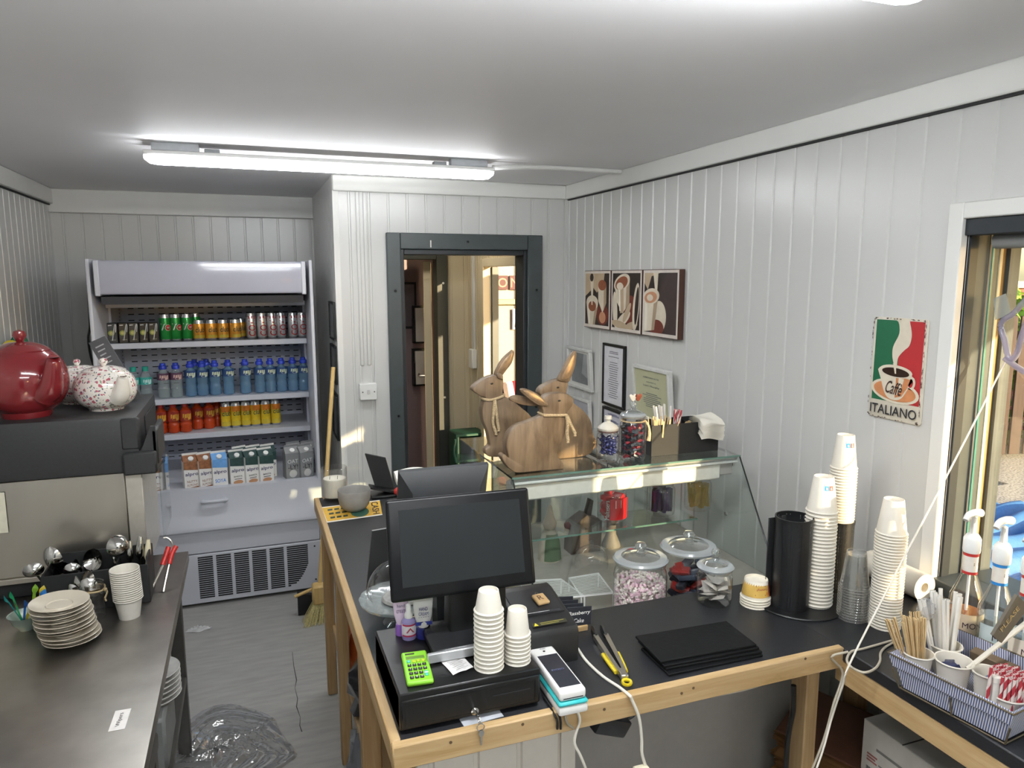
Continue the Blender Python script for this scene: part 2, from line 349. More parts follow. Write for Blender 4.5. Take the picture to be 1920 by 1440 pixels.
wo2 = struct(b, 'window_added'); b = B(); b.box(VX0+.025, VX1-.025, YF0-.03, YF0-.025, VZ0+.025, VZ1-.025, PANE); p = b.build('pane'); p.parent = wo2  # unseen opening added to throw a patch of sun on the steel table
# ------------------------------------------------------------------ LED battens on the ceiling
def batten(loc, L, label, power, up=True):
    LED = emit('led diffuser', (.955, .98, 1, 1), power)
    t = thing('ceiling_light', label, 'light', loc, 0, 'LED battens on the ceiling')
    k = .020 if up else .044; b = B(); b.box(-L/2, L/2, -k, k, .046 if up else .030, .056 if up else .048, PLASTW, .004); b.build('base_tray', t)
    prof = [(-.018, .047), (-.036, .046), (-.042, .034), (-.042, .02), (-.034, .004), (-.02, -.003), (0, -.005), (.02, -.003), (.034, .004), (.042, .02), (.04, .04)]
    prof = prof if up else prof[3:-3]; b = B(); vs = []; xs = [(-L/2, .55), (-L/2+.02, .9), (-L/2+.05, 1), (L/2-.05, 1), (L/2-.02, .9), (L/2, .55)]
    for x, k in xs: vs += [(x, py*k, .04-(.04-pz)*k) for py, pz in prof]
    n = len(prof); b.add(vs, [(i*n+j, i*n+j+1, (i+1)*n+j+1, (i+1)*n+j) for i in range(len(xs)-1) for j in range(n-1)]+[tuple(range(n))[::-1], tuple(range((len(xs)-1)*n, len(xs)*n))], LED, True); b.build('diffuser', t)
    G = M('b9bcc0', .45, name='grey batten bracket')
    for s in (-1, 1):
        b = B(); b.box(s*(L/2-.12)-.09, s*(L/2-.12)+.09, -.022, .022, .05, ZC-loc[2], G, .003); b.box(s*(L/2-.26)-.03, s*(L/2-.26)+.03, -.02, .02, .05, .066, M('8f9295', .5), .002); b.build('mounting_bracket', t)
    return t
l = batten((.39, 3.40, 2.262), 1.50, 'slim white LED batten glowing on ceiling before the drinks fridge alcove', LAMP_POWER*1.0, False)
batten((.37, 1.00, 2.262), 1.50, 'slim white LED batten glowing on ceiling above the till counter', LAMP_POWER*1.5)
batten((.37, -.75, 2.262), 1.50, 'added unseen LED batten brightening the front of the room behind the camera', LAMP_POWER*1.05)  # unseen batten added to brighten the near half of the room
b = B(); b.tube([(1.14, 3.40, ZC-.03), (1.3, 3.40, ZC-.02), (1.5, 3.42, ZC-.012), (XR-.03, 3.43, ZC-.012)], .011, PLASTW, 8); tag(b.build('conduit'), 'white cable conduit crossing ceiling from the light over the alcove', 'conduit')
b = B(); b.tube([(1.12, 1.00, ZC-.055), (1.17, 1.00, ZC-.04), (1.25, 1.01, ZC-.014), (1.5, 1.02, ZC-.012), (XR-.03, 1.03, ZC-.012)], .013, PLASTW, 8)
for k in range(5): b.lathe([(.013, -.003), (.017, 0), (.013, .003)], M('8d8f90', .5), 12, Matrix.Translation((1.135+.011*k, 1.0, ZC-.05+.003*k)) @ Matrix.Rotation(PI/2, 4, 'Y'))
tag(b.build('conduit'), 'grey cable gland and conduit beside the light over the till', 'conduit')
# ------------------------------------------------------------------ passage beyond the doorway
CREAM = M('c9bda1', .6, name='cream cladding', var=.03, scale=4); MAUVE = M('8a7a7e', .7, name='mauve wall', var=.04)
PX = 1.67
b = B(); panelled(b, 'x', 5.6, -1, 1.43, PX, 0, ZC, CREAM); panelled(b, 'x', 5.6, -1, .57, 1.43, 1.98, ZC, CREAM); panelled(b, 'y', XA+.19, 1, YB+.1, 5.6, 0, ZC, CREAM); struct(b, 'wall_passage_back')
b = B(); panelled(b, 'y', PX, -1, 5.2, 5.6, 0, ZC, CREAM, .05, .02, .03); panelled(b, 'y', PX, -1, YB+.1, 5.2, 1.93, ZC, CREAM, .05); panelled(b, 'y', PX, -1, YB+.1, 4.28, 0, 1.93, CREAM, .05); struct(b, 'wall_passage_side')
b = B(); b.box(.6, PX+.1, YB+.1, 5.7, ZC, ZC+.08, CREAM); struct(b, 'ceiling_passage')
b = B(); b.box(1.40, 1.487, 5.54, 5.66, 0, 2.05, M('30342f', .5, name='dark green grey post'), .004); b.box(.75, 1.40, 5.54, 5.66, 1.93, 2.05, M('30342f', .5, name='dark green grey post'), .004)
for z in (.85, 1.75): b.cyl((1.45, 5.535, z), (1.45, 5.54, z), .009, M('c9c9c4', .4), 10)
struct(b, 'door_3')
b = B(); 
for (a, c, e, f) in ((5.12, 5.2, 0, 1.93), (4.28, 4.34, 0, 1.93), (4.34, 5.12, 1.87, 1.93)): b.box(PX-.03, PX+.035, a, c, e, f, CREAM, .003)
b.box(PX+.035, PX+.085, 5.10, 5.15, 0, 1.87, DGREY, .002); struct(b, 'door_4')
b = B(); b.box(-.2, 1.9, 6.6, 6.7, -.1, 2.4, MAUVE); b.box(1.82, 1.9, 5.7, 6.6, -.1, 2.4, MAUVE); b.box(.3, .4, 5.7, 6.6, -.1, 2.4, MAUVE); b.box(.3, 1.9, 5.7, 6.7, 2.4, 2.5, MAUVE); struct(b, 'wall_store')
b = B(); b.box(.3, 1.9, 5.7, 6.6, -.12, 0, M('4a2f26', .6, name='brown store floor')); struct(b, 'floor_store')
t = thing('storeroom_door', 'cream door standing ajar in the dark store doorway', 'door', (1.36, 5.70, 0), -.245)
b = B(); b.box(-.03, .03, 0, .72, .01, 1.92, CREAM, .003); b.build('door_leaf', t)
b = B(); b.tube([(-.03, .05, 1.0), (-.075, .05, 1.0), (-.08, .07, 1.0), (-.08, .16, 1.0)], .009, STEEL, 8); b.build('door_handle', t)
b = B(); b.box(-.033, -.028, .02, .07, 1.5, 1.6, M('a08d55', .4, .7)); b.build('hinge', t)
pn = lambda X0, z, w, h, lab, y=6.585: (lambda t: [(b := B()).box(-w/2, w/2, 0, .014, 0, h, BLACK, .002), b.build('frame', t), (c := B()).box(-w/2+.02, w/2-.02, -.002, 0, .02, h-.02, M('6d6468', .5)), c.build('print', t)])(thing('picture_frame', lab, 'picture', (X0, y, z)))
pn(Yp(767, 578, 6.585).x, 1.33, .14, .42, 'narrow black framed notice hanging on the dim mauve store wall')
for k, (py, lab) in enumerate(((610, 'white brochures in the upper black rack on the store wall'), (690, 'white brochures in the lower black rack on the store wall'))):
    q = Yp(788, py, 6.55); t = thing('brochure_rack', lab, 'rack', (q.x, 6.52, q.z-.16))
    b = B(); b.box(-.07, .07, .05, .07, 0, .34, BLACK); b.box(-.07, -.06, -.02, .05, 0, .22, BLACK); b.box(-.07, .07, -.02, .05, 0, .012, BLACK); b.build('rack_body', t)
    b = B(); b.box(-.05, .06, .0, .03, .012, .32, WPR, .002); b.build('brochure', t)
t = thing('wall_socket_box', 'small cream socket box on the cream passage wall', 'socket', (PX-.012, 5.42, 1.165))
b = B(); b.box(-.03, .012, -.05, .05, -.075, .075, PLASTW, .006); b.build('cover', t); b = B(); b.box(-.01, .012, -.02, .02, .075, 1.1, PVC, .003); b.build('trunking', t)
t = thing('plastic_crate', 'dark green plastic crate standing on end behind the doorway', 'crate', (1.555, 5.28, 0))
G1 = M('0a4030', .45, name='green crate plastic', var=.1); b = B()
b.box(-.11, .11, .10, .12, 0, .62, G1, .004)
for z in (0, .2, .4, .6): b.box(-.11, .11, -.1, .1, z, z+.02, G1, .003)
for s in (-1, 1):
    b.box(s*.11-.008, s*.11+.008, -.1, .1, 0, .62, G1, .004)
b.build('shell', t); b = B()
for z in (.1, .3, .5): b.tube([(-.125, -.11, z-.09), (-.14, -.12, z), (-.125, -.11, z+.09)], .011, G1, 8)
b.build('rib', t)
t = thing('cardboard_tray', 'low grey carton on the passage floor below the crate', 'carton', (1.25, 5.3, 0)); b = B(); b.box(-.12, .12, -.1, .1, 0, .14, M('77736b', .8), .004); b.build('carton_body', t)
# yard seen through the side door
SHEET = M('958f82', .5, name='pale ribbed sheet', var=.05); b = B()
panelled(b, 'x', 7.4, -1, 1.7, 6.2, -.1, 2.6, SHEET, .2, .1, .09, .03, .03); struct(b, 'wall_yard')
b = B(); b.box(1.8, 4.6, 7.33, 7.4, 1.505, 1.56, PINE, .003); tag(b.build('wooden_batten'), 'pale wooden batten fixed across the ribbed yard wall', 'batten')
for px, L, lab in ((942, 'O', 'dark red letter plaque reading O on the yard wall'), (965, 'M', 'dark red letter plaque reading M on the yard wall')):
    q = Yp(px, 530, 7.38); t = thing('letter_plaque', lab, 'letter', (q.x, 7.372, q.z)); b = B(); b.box(-.06, .06, 0, .012, -.075, .075, M('481a1f', .6), .002); b.build('board', t)
    b = B(); b.text(L, plane((0, -.001, 0), (1, 0, 0), (0, 0, 1)), 0, 0, .1, M('9c7466', .6)); b.build('letter', t)
q = Yp(976, 598, 7.36); t = thing('wall_poster', 'small black and white poster on the yard wall under the batten', 'poster', (q.x, 7.36, q.z)); b = B(); b.box(-.09, .12, 0, .01, -.11, .11, WPR); b.build('sheet', t)
b = B(); fn = plane((0, -.001, 0), (1, 0, 0), (0, 0, 1)); b.flat(fn, [(-.07, -.09), (.1, -.05), (.1, .09), (-.05, .09)], INK); b.flat(fn, ell(.04, 0, .04, .05), WPR, 2); b.build('print', t)
t = thing('garden_chair', 'dark garden chair with red and white striped cushion beyond the side door', 'chair', (2.30, 5.9, 0), .4)
b = B(); b.box(-.25, .25, -.25, .25, .40, .44, BLACK, .01); b.build('seat', t); b = B(); b.box(-.25, .25, .22, .26, .44, .85, BLACK, .01); b.build('backrest', t)
for sx in (-1, 1):
    for sy in (-1, 1): b = B(); b.cyl((sx*.22, sy*.22, 0), (sx*.22, sy*.22, .4), .018, BLACK, 8); b.build('leg', t)
t2 = thing('cushion', 'red and white striped cushion propped on the garden chair', 'cushion', (2.30, 5.78, .46), (-.25, 0, .4)); b = B()
for k in range(7): b.box(-.24+.069*k, -.172+.069*k, -.05, .03, 0, .46, (M('b0202c', .8) if k % 2 else M('e8e2dc', .8)), .012)
b.build('cover', t2)
b = B(); b.box(1.78, 7, 4.3, 7.5, -.14, -.02, M('9b968c', .9, name='yard concrete', var=.1)); struct(b, 'ground_yard')
# ------------------------------------------------------------------ outside the right window
GRAV = M('b9b2a6', .9, name='pale gravel', var=.6, scale=55, bump=1.0)
b = B(); b.box(2.1, 14, -8, 4.3, -.2, 0, GRAV); b.box(6.2, 14, 4.3, 12, -.2, 0, GRAV); struct(b, 'ground')
b = B(); b.box(-6, 2.1, -12, -1.95, -.2, -.02, GRAV); struct(b, 'ground_front')
SL = wood('stained fence slat', '4a352c', '33231d', .7, 4, (14, 14, 1), False)
t = thing('slat_fence', 'dark brown vertical slat fence beyond the gravel outside window', 'fence', (7.0, 4.9, 0), -.25)
b = B()
for k in range(-14, 22): b.box(k*.15, k*.15+.115, -.012, .012, .06, 1.42, SL, .003)
b.build('slats', t); b = B()
for z in (.3, 1.2): b.box(-2.2, 3.4, .012, .05, z, z+.07, SL)
b.build('rail', t)
t = thing('garden_wall', 'low red brick wall with pale coping behind the fence', 'wall', (7.6, 6.4, 0), -.25); b = B(); b.box(-5, 6, 0, .25, 0, 1.66, M('8d5f50', .85, name='red brick', var=.25, scale=14)); b.build('brickwork', t)
b = B(); b.box(-5, 6, -.05, .3, 1.66, 1.74, M('c5b8a6', .8)); b.build('coping', t)
LEAF = M('87a83c', .7, name='yellow green leaves', var=.5, scale=10)  # yellow-green leaf colour with random tone
def bush(name, label, loc, sx, sy, sz, n, seed, mat, lf=.16):
    rnd = random.Random(seed); t = thing(name, label, 'shrub' if 'shrub' in name else 'tree', loc); b = B()
    for i in range(n):
        a, e, r = rnd.uniform(0, 2*PI), math.acos(rnd.uniform(-1, 1)), rnd.uniform(.55, 1)**.5
        c = Vector((sx*r*math.sin(e)*math.cos(a), sy*r*math.sin(e)*math.sin(a), sz+sz*r*math.cos(e))); R = Matrix.Rotation(rnd.uniform(0, 6), 3, Vector((rnd.random(), rnd.random(), rnd.random()+.1)))
        b.add([c+R @ Vector(p)*lf for p in ((-1, 0, 0), (0, -.5, .15), (1, 0, 0), (0, .5, .15))], [(0, 1, 2, 3)], mat)
    b.build('foliage', t); b = B(); b.cyl((0, 0, 0), (0, 0, sz), .06, M('5b4636', .9), 8); b.build('stem', t)
bush('garden_shrub', 'bright green leafy shrub between the fence and brick wall', (7.5, 5.42, 0), .85, .36, .84, 900, 1, LEAF, .09)
bush('garden_shrub', 'wide green shrub rising behind the slat fence', (9.0, 3.6, 0), 1.0, .6, .85, 1000, 2, LEAF, .09)
bush('garden_tree', 'tall pale green tree standing beyond the brick wall', (11.0, 10.6, 0), 2.6, 1.6, 2.4, 2500, 3, M('9fb36a', .7, name='pale leaves', var=.4), .2)
bush('garden_tree', 'broad dark green tree at the far side of the gravel', (13.4, 5.0, 0), 2.4, 1.8, 2.2, 2500, 4, M('7d9a58', .7, name='green leaves', var=.4), .2)
t = thing('folded_tarpaulin', 'crumpled blue tarpaulin lying on the gravel outside window', 'tarpaulin', (4.75, 3.30, 0), .2); b = B(); rnd = random.Random(5)
b.grid(lambda u, v: ((u-.5)*1.5, (v-.5)*1.1, .02+.11*abs(math.sin(v*17+u*2))*math.sin(PI*min(1, max(0, v)))+.03*math.sin(u*9)*math.sin(v*PI)), 24, 60, M('4f7fb6', .45, name='blue sheet', var=.12)); b.build('sheet', t)
t = thing('added_passage_lamp', 'added unseen round ceiling lamp brightening the passage behind the doorway', 'light', (1.15, 4.9, ZC)); b = B(); b.lathe([(0, -.07), (.08, -.06), (.12, -.02), (.12, 0)], emit('added warm globe', (1, .92, .78, 1), 30), 24); b.build('globe', t); b = B(); b.lathe([(.125, -.012), (.13, 0), (0, 0)], PLASTW, 24); b.build('base_ring', t)  # out-of-view lamp added to lift the dark passage
b = B(); PB_ = M('b9a98c', .8, name='porch board', var=.06); b.box(2.12, 2.66, -2.5, 4.2, 1.96, 2.02, PB_); b.box(2.60, 2.66, -2.5, 4.2, 1.92, 2.10, PB_); tag(b.build('porch_roof'), 'beige boarded porch roof over the window outside', 'porch roof')
# ------------------------------------------------------------------ open drinks fridge in the alcove
FW = M('c6c8d0', .32, name='fridge white enamel', var=.02, scale=5); FG = M('b3b6c2', .4, name='fridge inner grey', var=.03); SLOT = M('1d1e21', .7, name='dark slot', var=.1)
FY, FB, FL, FR = 4.145, 4.98, -.742, .352
fr = thing('drinks_fridge', 'tall white open-front drinks fridge with four stocked shelves in alcove', 'fridge', (0, 0, 0))
for x0, nm in ((FL, 0), (FR-.018, 1)):
    b = B(); b.prism([(FY, .30), (FY, .70), (FY+.01, 1.2), (FY+.02, 1.89), (FB, 1.89), (FB, .02), (FY, .02)], x0, x0+.018, FW, Matrix(((0, 1, 0, 0), (1, 0, 0, 0), (0, 0, 1, 0), (0, 0, 0, 1))), .004); b.build('side_panel', fr)
b = B(); b.box(FL+.038, FR-.038, FY-.008, FY+.05, 1.712, 1.882, M('a6a7b3', .10, name='glossy header', var=.01), .01, seg=3); b.box(FL+.038, FR-.038, FY+.05, FB, 1.84, 1.882, FW)
for s in (FL+.038, FR-.062): b.box(s, s+.024, FY-.012, FY+.05, 1.705, 1.884, FW, .004)
b.build('canopy', fr)
b = B(); b.box(FL+.05, FR-.05, FY+.07, FB-.05, 1.66, 1.70, M('3b3c40', .6)); b.build('air_duct', fr)
b = B(); x0, x1 = FL+.018, FR-.018; b.box(x0, x1, FB-.03, FB, .40, 1.84, FG)
for r in range(28):
    z = .672+r*.036
    for k in range(18):
        xx = x0+.05+k*.056+(0 if r % 2 else .0); b.add([(xx, FB-.0306, z), (xx+.032, FB-.0306, z), (xx+.032, FB-.0306, z+.006), (xx, FB-.0306, z+.006)], [(0, 1, 2, 3)], SLOT)
b.build('perforated_back', fr)
for s in (x0, x1-.012):
    b = B(); b.box(s, s+.012, 4.60, FB, .70, 1.66, FG)
    for k in range(44): b.box(s-.0005, s+.0125, FB-.1, FB-.085, .72+k*.021, .73+k*.021, SLOT)
    b.build('side_rail', fr)
SHY = 4.50; SHZ = [(.905, 'C'), (1.112, 'B'), (1.437, 'A')]
for z, nm in SHZ:
    b = B(); b.box(x0+.003, x1-.003, SHY, FB-.04, z-.012, z, FW, .002); b.box(x0+.003, x1-.003, SHY-.006, SHY+.004, z-.032, z, FW, .002); b.build('shelf', fr)
b = B(); b.box(x0+.003, x1-.003, SHY-.002, SHY+.03, 1.632, 1.662, FW, .003); b.box(x0+.003, x1-.003, SHY+.03, FB-.04, 1.65, 1.66, FG); b.build('top_rail', fr)
b = B(); b.box(x0, x1, FY+.03, FB-.03, .60, .655, FW); b.build('well_floor', fr)
b = B(); b.prism([(FY-.004, .665), (FY-.004, .50), (FY-.03, .46), (FY-.03, .44), (FY-.006, .425), (FY, .40), (FY+.05, .40), (FY+.05, .665)], FL+.004, FR-.004, FW, Matrix(((0, 1, 0, 0), (1, 0, 0, 0), (0, 0, 1, 0), (0, 0, 0, 1)))); b.build('front_apron', fr)
b = B(); b.tube([(-.27, FY-.004, .60), (-.268, FY-.03, .60), (-.16, FY-.03, .60), (-.158, FY-.004, .60)], .009, FW, 8, 3); b.build('apron_handle', fr)
b = B(); b.box(FL+.02, FR-.02, FY-.002, FB, .305, .42, FW, .003); b.build('lower_panel', fr)
b = B(); b.box(FL+.004, FR-.004, FY-.006, FY+.02, .02, .30, FW, .004); g0, g1 = -.318, .262
for k in range(20):
    z = .048+k*.0121; xr = g1 if k > 9 else g1-.10*(1-(k/10)**.5)**1
    cols = [(-.318+.093*c, -.318+.093*c+.076) for c in range(5)]
    for (a, c) in cols+[(-.318+.465, xr)]:
        b.add([(a, FY-.0066, z), (c, FY-.0066, z), (c, FY-.0066, z+.0088), (a, FY-.0066, z+.0088)], [(0, 1, 2, 3)], SLOT)
for x, z in ((.30, .27), (.30, .07)): b.cyl((x, FY-.008, z), (x, FY-.006, z), .005, SLOT, 8)
b.build('vent_grille', fr)
b = B(); b.box(FL+.03, FR-.03, FY+.05, FB-.05, 0, .02, SLOT); b.build('plinth', fr)
b = B(); pts = [Yp(*p, 4.42) for p in ((170, 487), (165, 500), (160, 545), (163, 610), (160, 640), (167, 680), (178, 700))]; b.tube([Vector((min(p.x, FL-.01), 4.5+.0*i, p.z)) for i, p in enumerate(pts)], .006, BLACK, 8); b.build('power_cable', fr)
# ---- drinks: cans, bottles and cartons
AL = M('c9cacc', .25, .9, name='bare aluminium')
def can_mesh(r, h, base, art):
    b = B(); prof = [(0, .004), (r*.78, .004), (r*.80, 0), (r*.86, .003), (r, .014), (r, h-.018), (r*.88, h-.004), (r*.88, h), (r*.84, h-.001), (r*.82, h-.006), (0, h-.006)]
    b.lathe(prof, [AL, AL, AL, AL, base, AL, AL, AL, AL, AL], 20); art(b, wrap(r), h); return b
def art_slim_green(b, fn, h):
    g2 = M('8fc72a', .35); b.flat(fn, [(-.028, .02), (.03, .02), (.03, .062)], g2, 1); b.flat(fn, ell(.012, h*.52, .0165, .018, 20), M('f0efe9', .4), 2); b.flat(fn, ell(.012, h*.52, .0145, .016, 20), M('d0262e', .4), 3)
    b.text('up', fn, .012, h*.52, .011, WPR, 4); b.text('7', fn, -.014, h*.55, .040, WPR, 2)
def art_club(b, fn, h, z=.55):
    b.text('club', fn, 0.0, h*z, .030, M('0b4038', .5), 3, width=.050, shear=.1); band(b, fn, -.03, .03, .016, h*.28, M('c9b23a', .35), 1)
    for k in range(2): b.flat(fn, [(-.012, h*.32-.006*k), (.016, h*.32-.006*k), (.016, h*.32-.003-.006*k), (-.012, h*.32-.003-.006*k)], M('4c7a4a', .5), 2)
def art_cola(b, fn, h): b.text('COKE', fn, 0, h*.52, .042, M('b01924', .4), 2, width=h*.78, rot=PI/2)
def can(kind):
    if kind == 'slim': b = can_mesh(.029, .152, M('1d8c3a', .3, .3, name='green can', var=.03), art_slim_green)
    elif kind == 'club': b = can_mesh(.033, .116, M('d99a35', .3, .35, name='orange can', var=.05), art_club)
    elif kind == 'tall': b = can_mesh(.029, .150, M('dfc02d', .3, .3, name='yellow can', var=.08), lambda b, f, h: (band(b, f, -.03, .03, h*.66, h-.018, M('e0852c', .32, .3, name='orange fade')), art_club(b, f, h, .60)))
    else: b = can_mesh(.029, .150, M('c8c9cb', .28, .75, name='silver can', var=.03), art_cola)
    return b
ZA, ZB, ZC_, ZW = 1.437, 1.112, .905, .655
def place_row(proto_fn, name, cat, spots, labels, group, z, y):
    root = None; out = []; row = {ZA: 618, ZB: 705, ZC_: 795, ZW: 890}[z]
    for i, s in enumerate(spots):
        px, dy = (s if isinstance(s, tuple) else (s, 0)); p = Yp(px, row, y+dy); loc = (p.x, y+dy, z)
        if root is None:
            root = proto_fn(name, labels[0], cat, loc, group); out.append(root)
        else: out.append(dup(root, loc, label=labels[i], group=group))
        out[-1].rotation_euler.z += .22-.06*(i % 3)
    return out
def mk_can(kind): 
    def f(name, label, cat, loc, group):
        t = thing(name, label, cat, loc, 0, group); can(kind).build('can_body', t)
        b = B(); h = {'slim': .152, 'club': .116}.get(kind, .150); b.lathe([(0, h-.0055), (.006, h-.005), (.010, h-.005), (.010, h-.0045), (0, h-.0045)], AL, 12, Matrix.Translation((0, -.006, 0))); b.build('ring_pull', t); return t
    return f
def ords(n, fmt): return [fmt % ORD[i+1] for i in range(n)]
place_row(mk_can('slim'), 'soda_can', 'can', [310, 330, 351, (367, .07)], ords(3, '%s from the black cartons of the slim green lemonade cans on top shelf')+['green lemonade can half hidden behind the front row on top shelf'], 'slim green cans on the top shelf', ZA, 4.55)
place_row(mk_can('club'), 'orange_can', 'can', [373, 396, 418, 441, (452, .07)], ords(4, '%s from the green cans of the short orange cans on top shelf')+['short orange can standing behind the front row on top shelf'], 'short orange cans on the top shelf', ZA, 4.55)
place_row(mk_can('cola'), 'cola_can', 'can', [471, 491, 510, 527, 549, 566], ords(6, '%s from the orange cans of the silver and red cola cans'), 'silver cola cans on the top shelf', ZA, 4.55)
place_row(mk_can('tall'), 'tall_can', 'can', [424, 443, 462, 480, 499, 518], ords(6, '%s from the red bottles of the tall yellow fruit drink cans'), 'tall yellow cans on the third shelf', ZC_, 4.60)
def mk_pouch(name, label, cat, loc, group):
    t = thing(name, label, cat, loc, 0, group); b = B(); BK = M('1b1b1c', .4, name='black carton', var=.08); b.box(-.026, .026, -.02, .02, 0, .112, BK, .003)
    fn = plane((0, -.0201, 0), (1, 0, 0), (0, 0, 1)); b.flat(fn, ell(-.006, .056, .016, .015, 20), M('9aa84a', .5), 1); b.flat(fn, ell(-.006, .056, .009, .009, 16), M('d6cf83', .5), 2); b.flat(fn, [(-.020, .096), (-.002, .097), (-.002, .102), (-.020, .101)], WPR, 2); b.flat(fn, [(-.012, .016), (.014, .016), (.014, .020), (-.012, .020)], M('8a8a7a', .5), 2)
    b.build('carton', t); b = B(); b.tube([(-.004, -.023, .015), (.012, -.023, .098), (.018, -.022, .096), (.014, -.022, .06)], .0028, WPR, 6, 3); b.build('straw', t); return t
place_row(mk_pouch, 'juice_carton', 'carton', [210, 230, 249, 268, 286], ords(5, '%s from the fridge side of the small black cartons with white straws'), 'black juice cartons on the top shelf', ZA, 4.54)
def bottle(h, r, liquid, cap, label_mat, lz, cap_h=.022, sport=False, txt=None, tm=None, cr=.0165):
    def f(name, label, cat, loc, group):
        t = thing(name, label, cat, loc, 0, group); nh = h-cap_h
        prof = [(0, .003), (r*.7, .0), (r*.95, .006), (r, .02), (r*.93, .035), (r, .05), (r*.95, h*.30), (r*.86, h*.36), (r*.95, h*.42), (r, lz[0]), (r, lz[1]), (r*.94, nh*.78), (r*.62, nh*.90), (cr*.85, nh*.955), (cr*.85, nh)]
        b = B(); b.lathe(prof, liquid, 18); b.build('bottle_body', t)
        b = B(); b.lathe([(r+.0006, lz[0]), (r+.0006, lz[1])], label_mat, 20); fn = wrap(r+.0008)
        if txt:
            v0 = (lz[0]+lz[1])/2; hh = (lz[1]-lz[0])*.22
            for k, (u0, u1) in enumerate(((-.75, -.5), (-.42, -.1), (-.02, .22), (.3, .7))): b.flat(fn, [(r*u0, v0-hh), (r*u1, v0-hh*(1 if k % 2 else .6)), (r*(u1+.06), v0+hh), (r*(u0+.06), v0+hh*(.7 if k % 2 else 1))], tm or WPR, 2)
        b.flat(fn, ell(r*.1, lz[0]+(lz[1]-lz[0])*.22, r*.6, .008, 14), tm or WPR, 1); b.build('label', t)
        b = B(); k = cr
        if sport: b.lathe([(k*1.25, nh-.004), (k*1.35, nh+.012), (k*1.2, nh+.016), (k*.95, nh+.018), (k*.9, h), (0, h)], cap, 14)
        else: b.lathe([(k, nh-.004), (k*1.02, h-.002), (k*.9, h), (0, h)], cap, 14)
        b.build('cap', t); return t
    return f
WAT = glass('water bottle', 'e2ebeb', 1.0, .04, .22, .45); BLUEL = glass('blue drink', '9cc6e2', 1.0, .05, .30, .45); REDL = glass('red drink', 'd04a1c', .8, .05, .6, .5)
BC = M('2038a8', .4, name='blue cap'); 
place_row(bottle(.185, .031, WAT, M('1f8c7a', .4), M('3aa69a', .4), (.085, .125), txt='SODA', tm=M('bfe0da', .5)), 'water_bottle', 'bottle', [250, 273], ['small water bottle with teal label nearest the floral teapot', 'small water bottle with teal label beside the two blue capped ones'], 'teal labelled water bottles', ZB, 4.56)
place_row(bottle(.200, .033, WAT, BC, M('5a3b52', .4), (.105, .145), .03, True, 'Fruit', M('c8a79c', .5)), 'flavoured_water_bottle', 'bottle', [306, 330], ['clear flavoured water bottle with maroon label next to the teal labelled pair', 'clear flavoured water bottle with maroon label next to the blue drinks'], 'clear flavoured water bottles', ZB, 4.56)
place_row(bottle(.205, .033, BLUEL, BC, M('22406e', .4), (.110, .152), .032, True, 'ISO', M('c7cfb0', .5)), 'sports_drink_bottle', 'bottle', [357, 379, 403, 428, (366, .08), (388, .08), 460, 487, 507, 528, 549, 569],
    ords(4, '%s blue sports drink bottle from the clear waters on second shelf')+['blue sports bottle behind the first of the front row', 'blue sports bottle behind the second of the front row']+ords(6, '%s blue sports drink bottle after the gap on second shelf'), 'blue sports drinks on the second shelf', ZB, 4.57)
place_row(bottle(.178, .033, REDL, M('b3271f', .4), M('8f2a1c', .35), (.070, .128), .022, False, 'boost', M('c9982e', .5)), 'energy_drink_bottle', 'bottle', [303, 326, 349, (371, .06), (393, .06), (408, .12)], ords(5, '%s red energy drink bottle counted from the coffee machine')+['red energy drink bottle at the back behind the fifth'], 'red energy drinks on the third shelf', ZC_, 4.56)
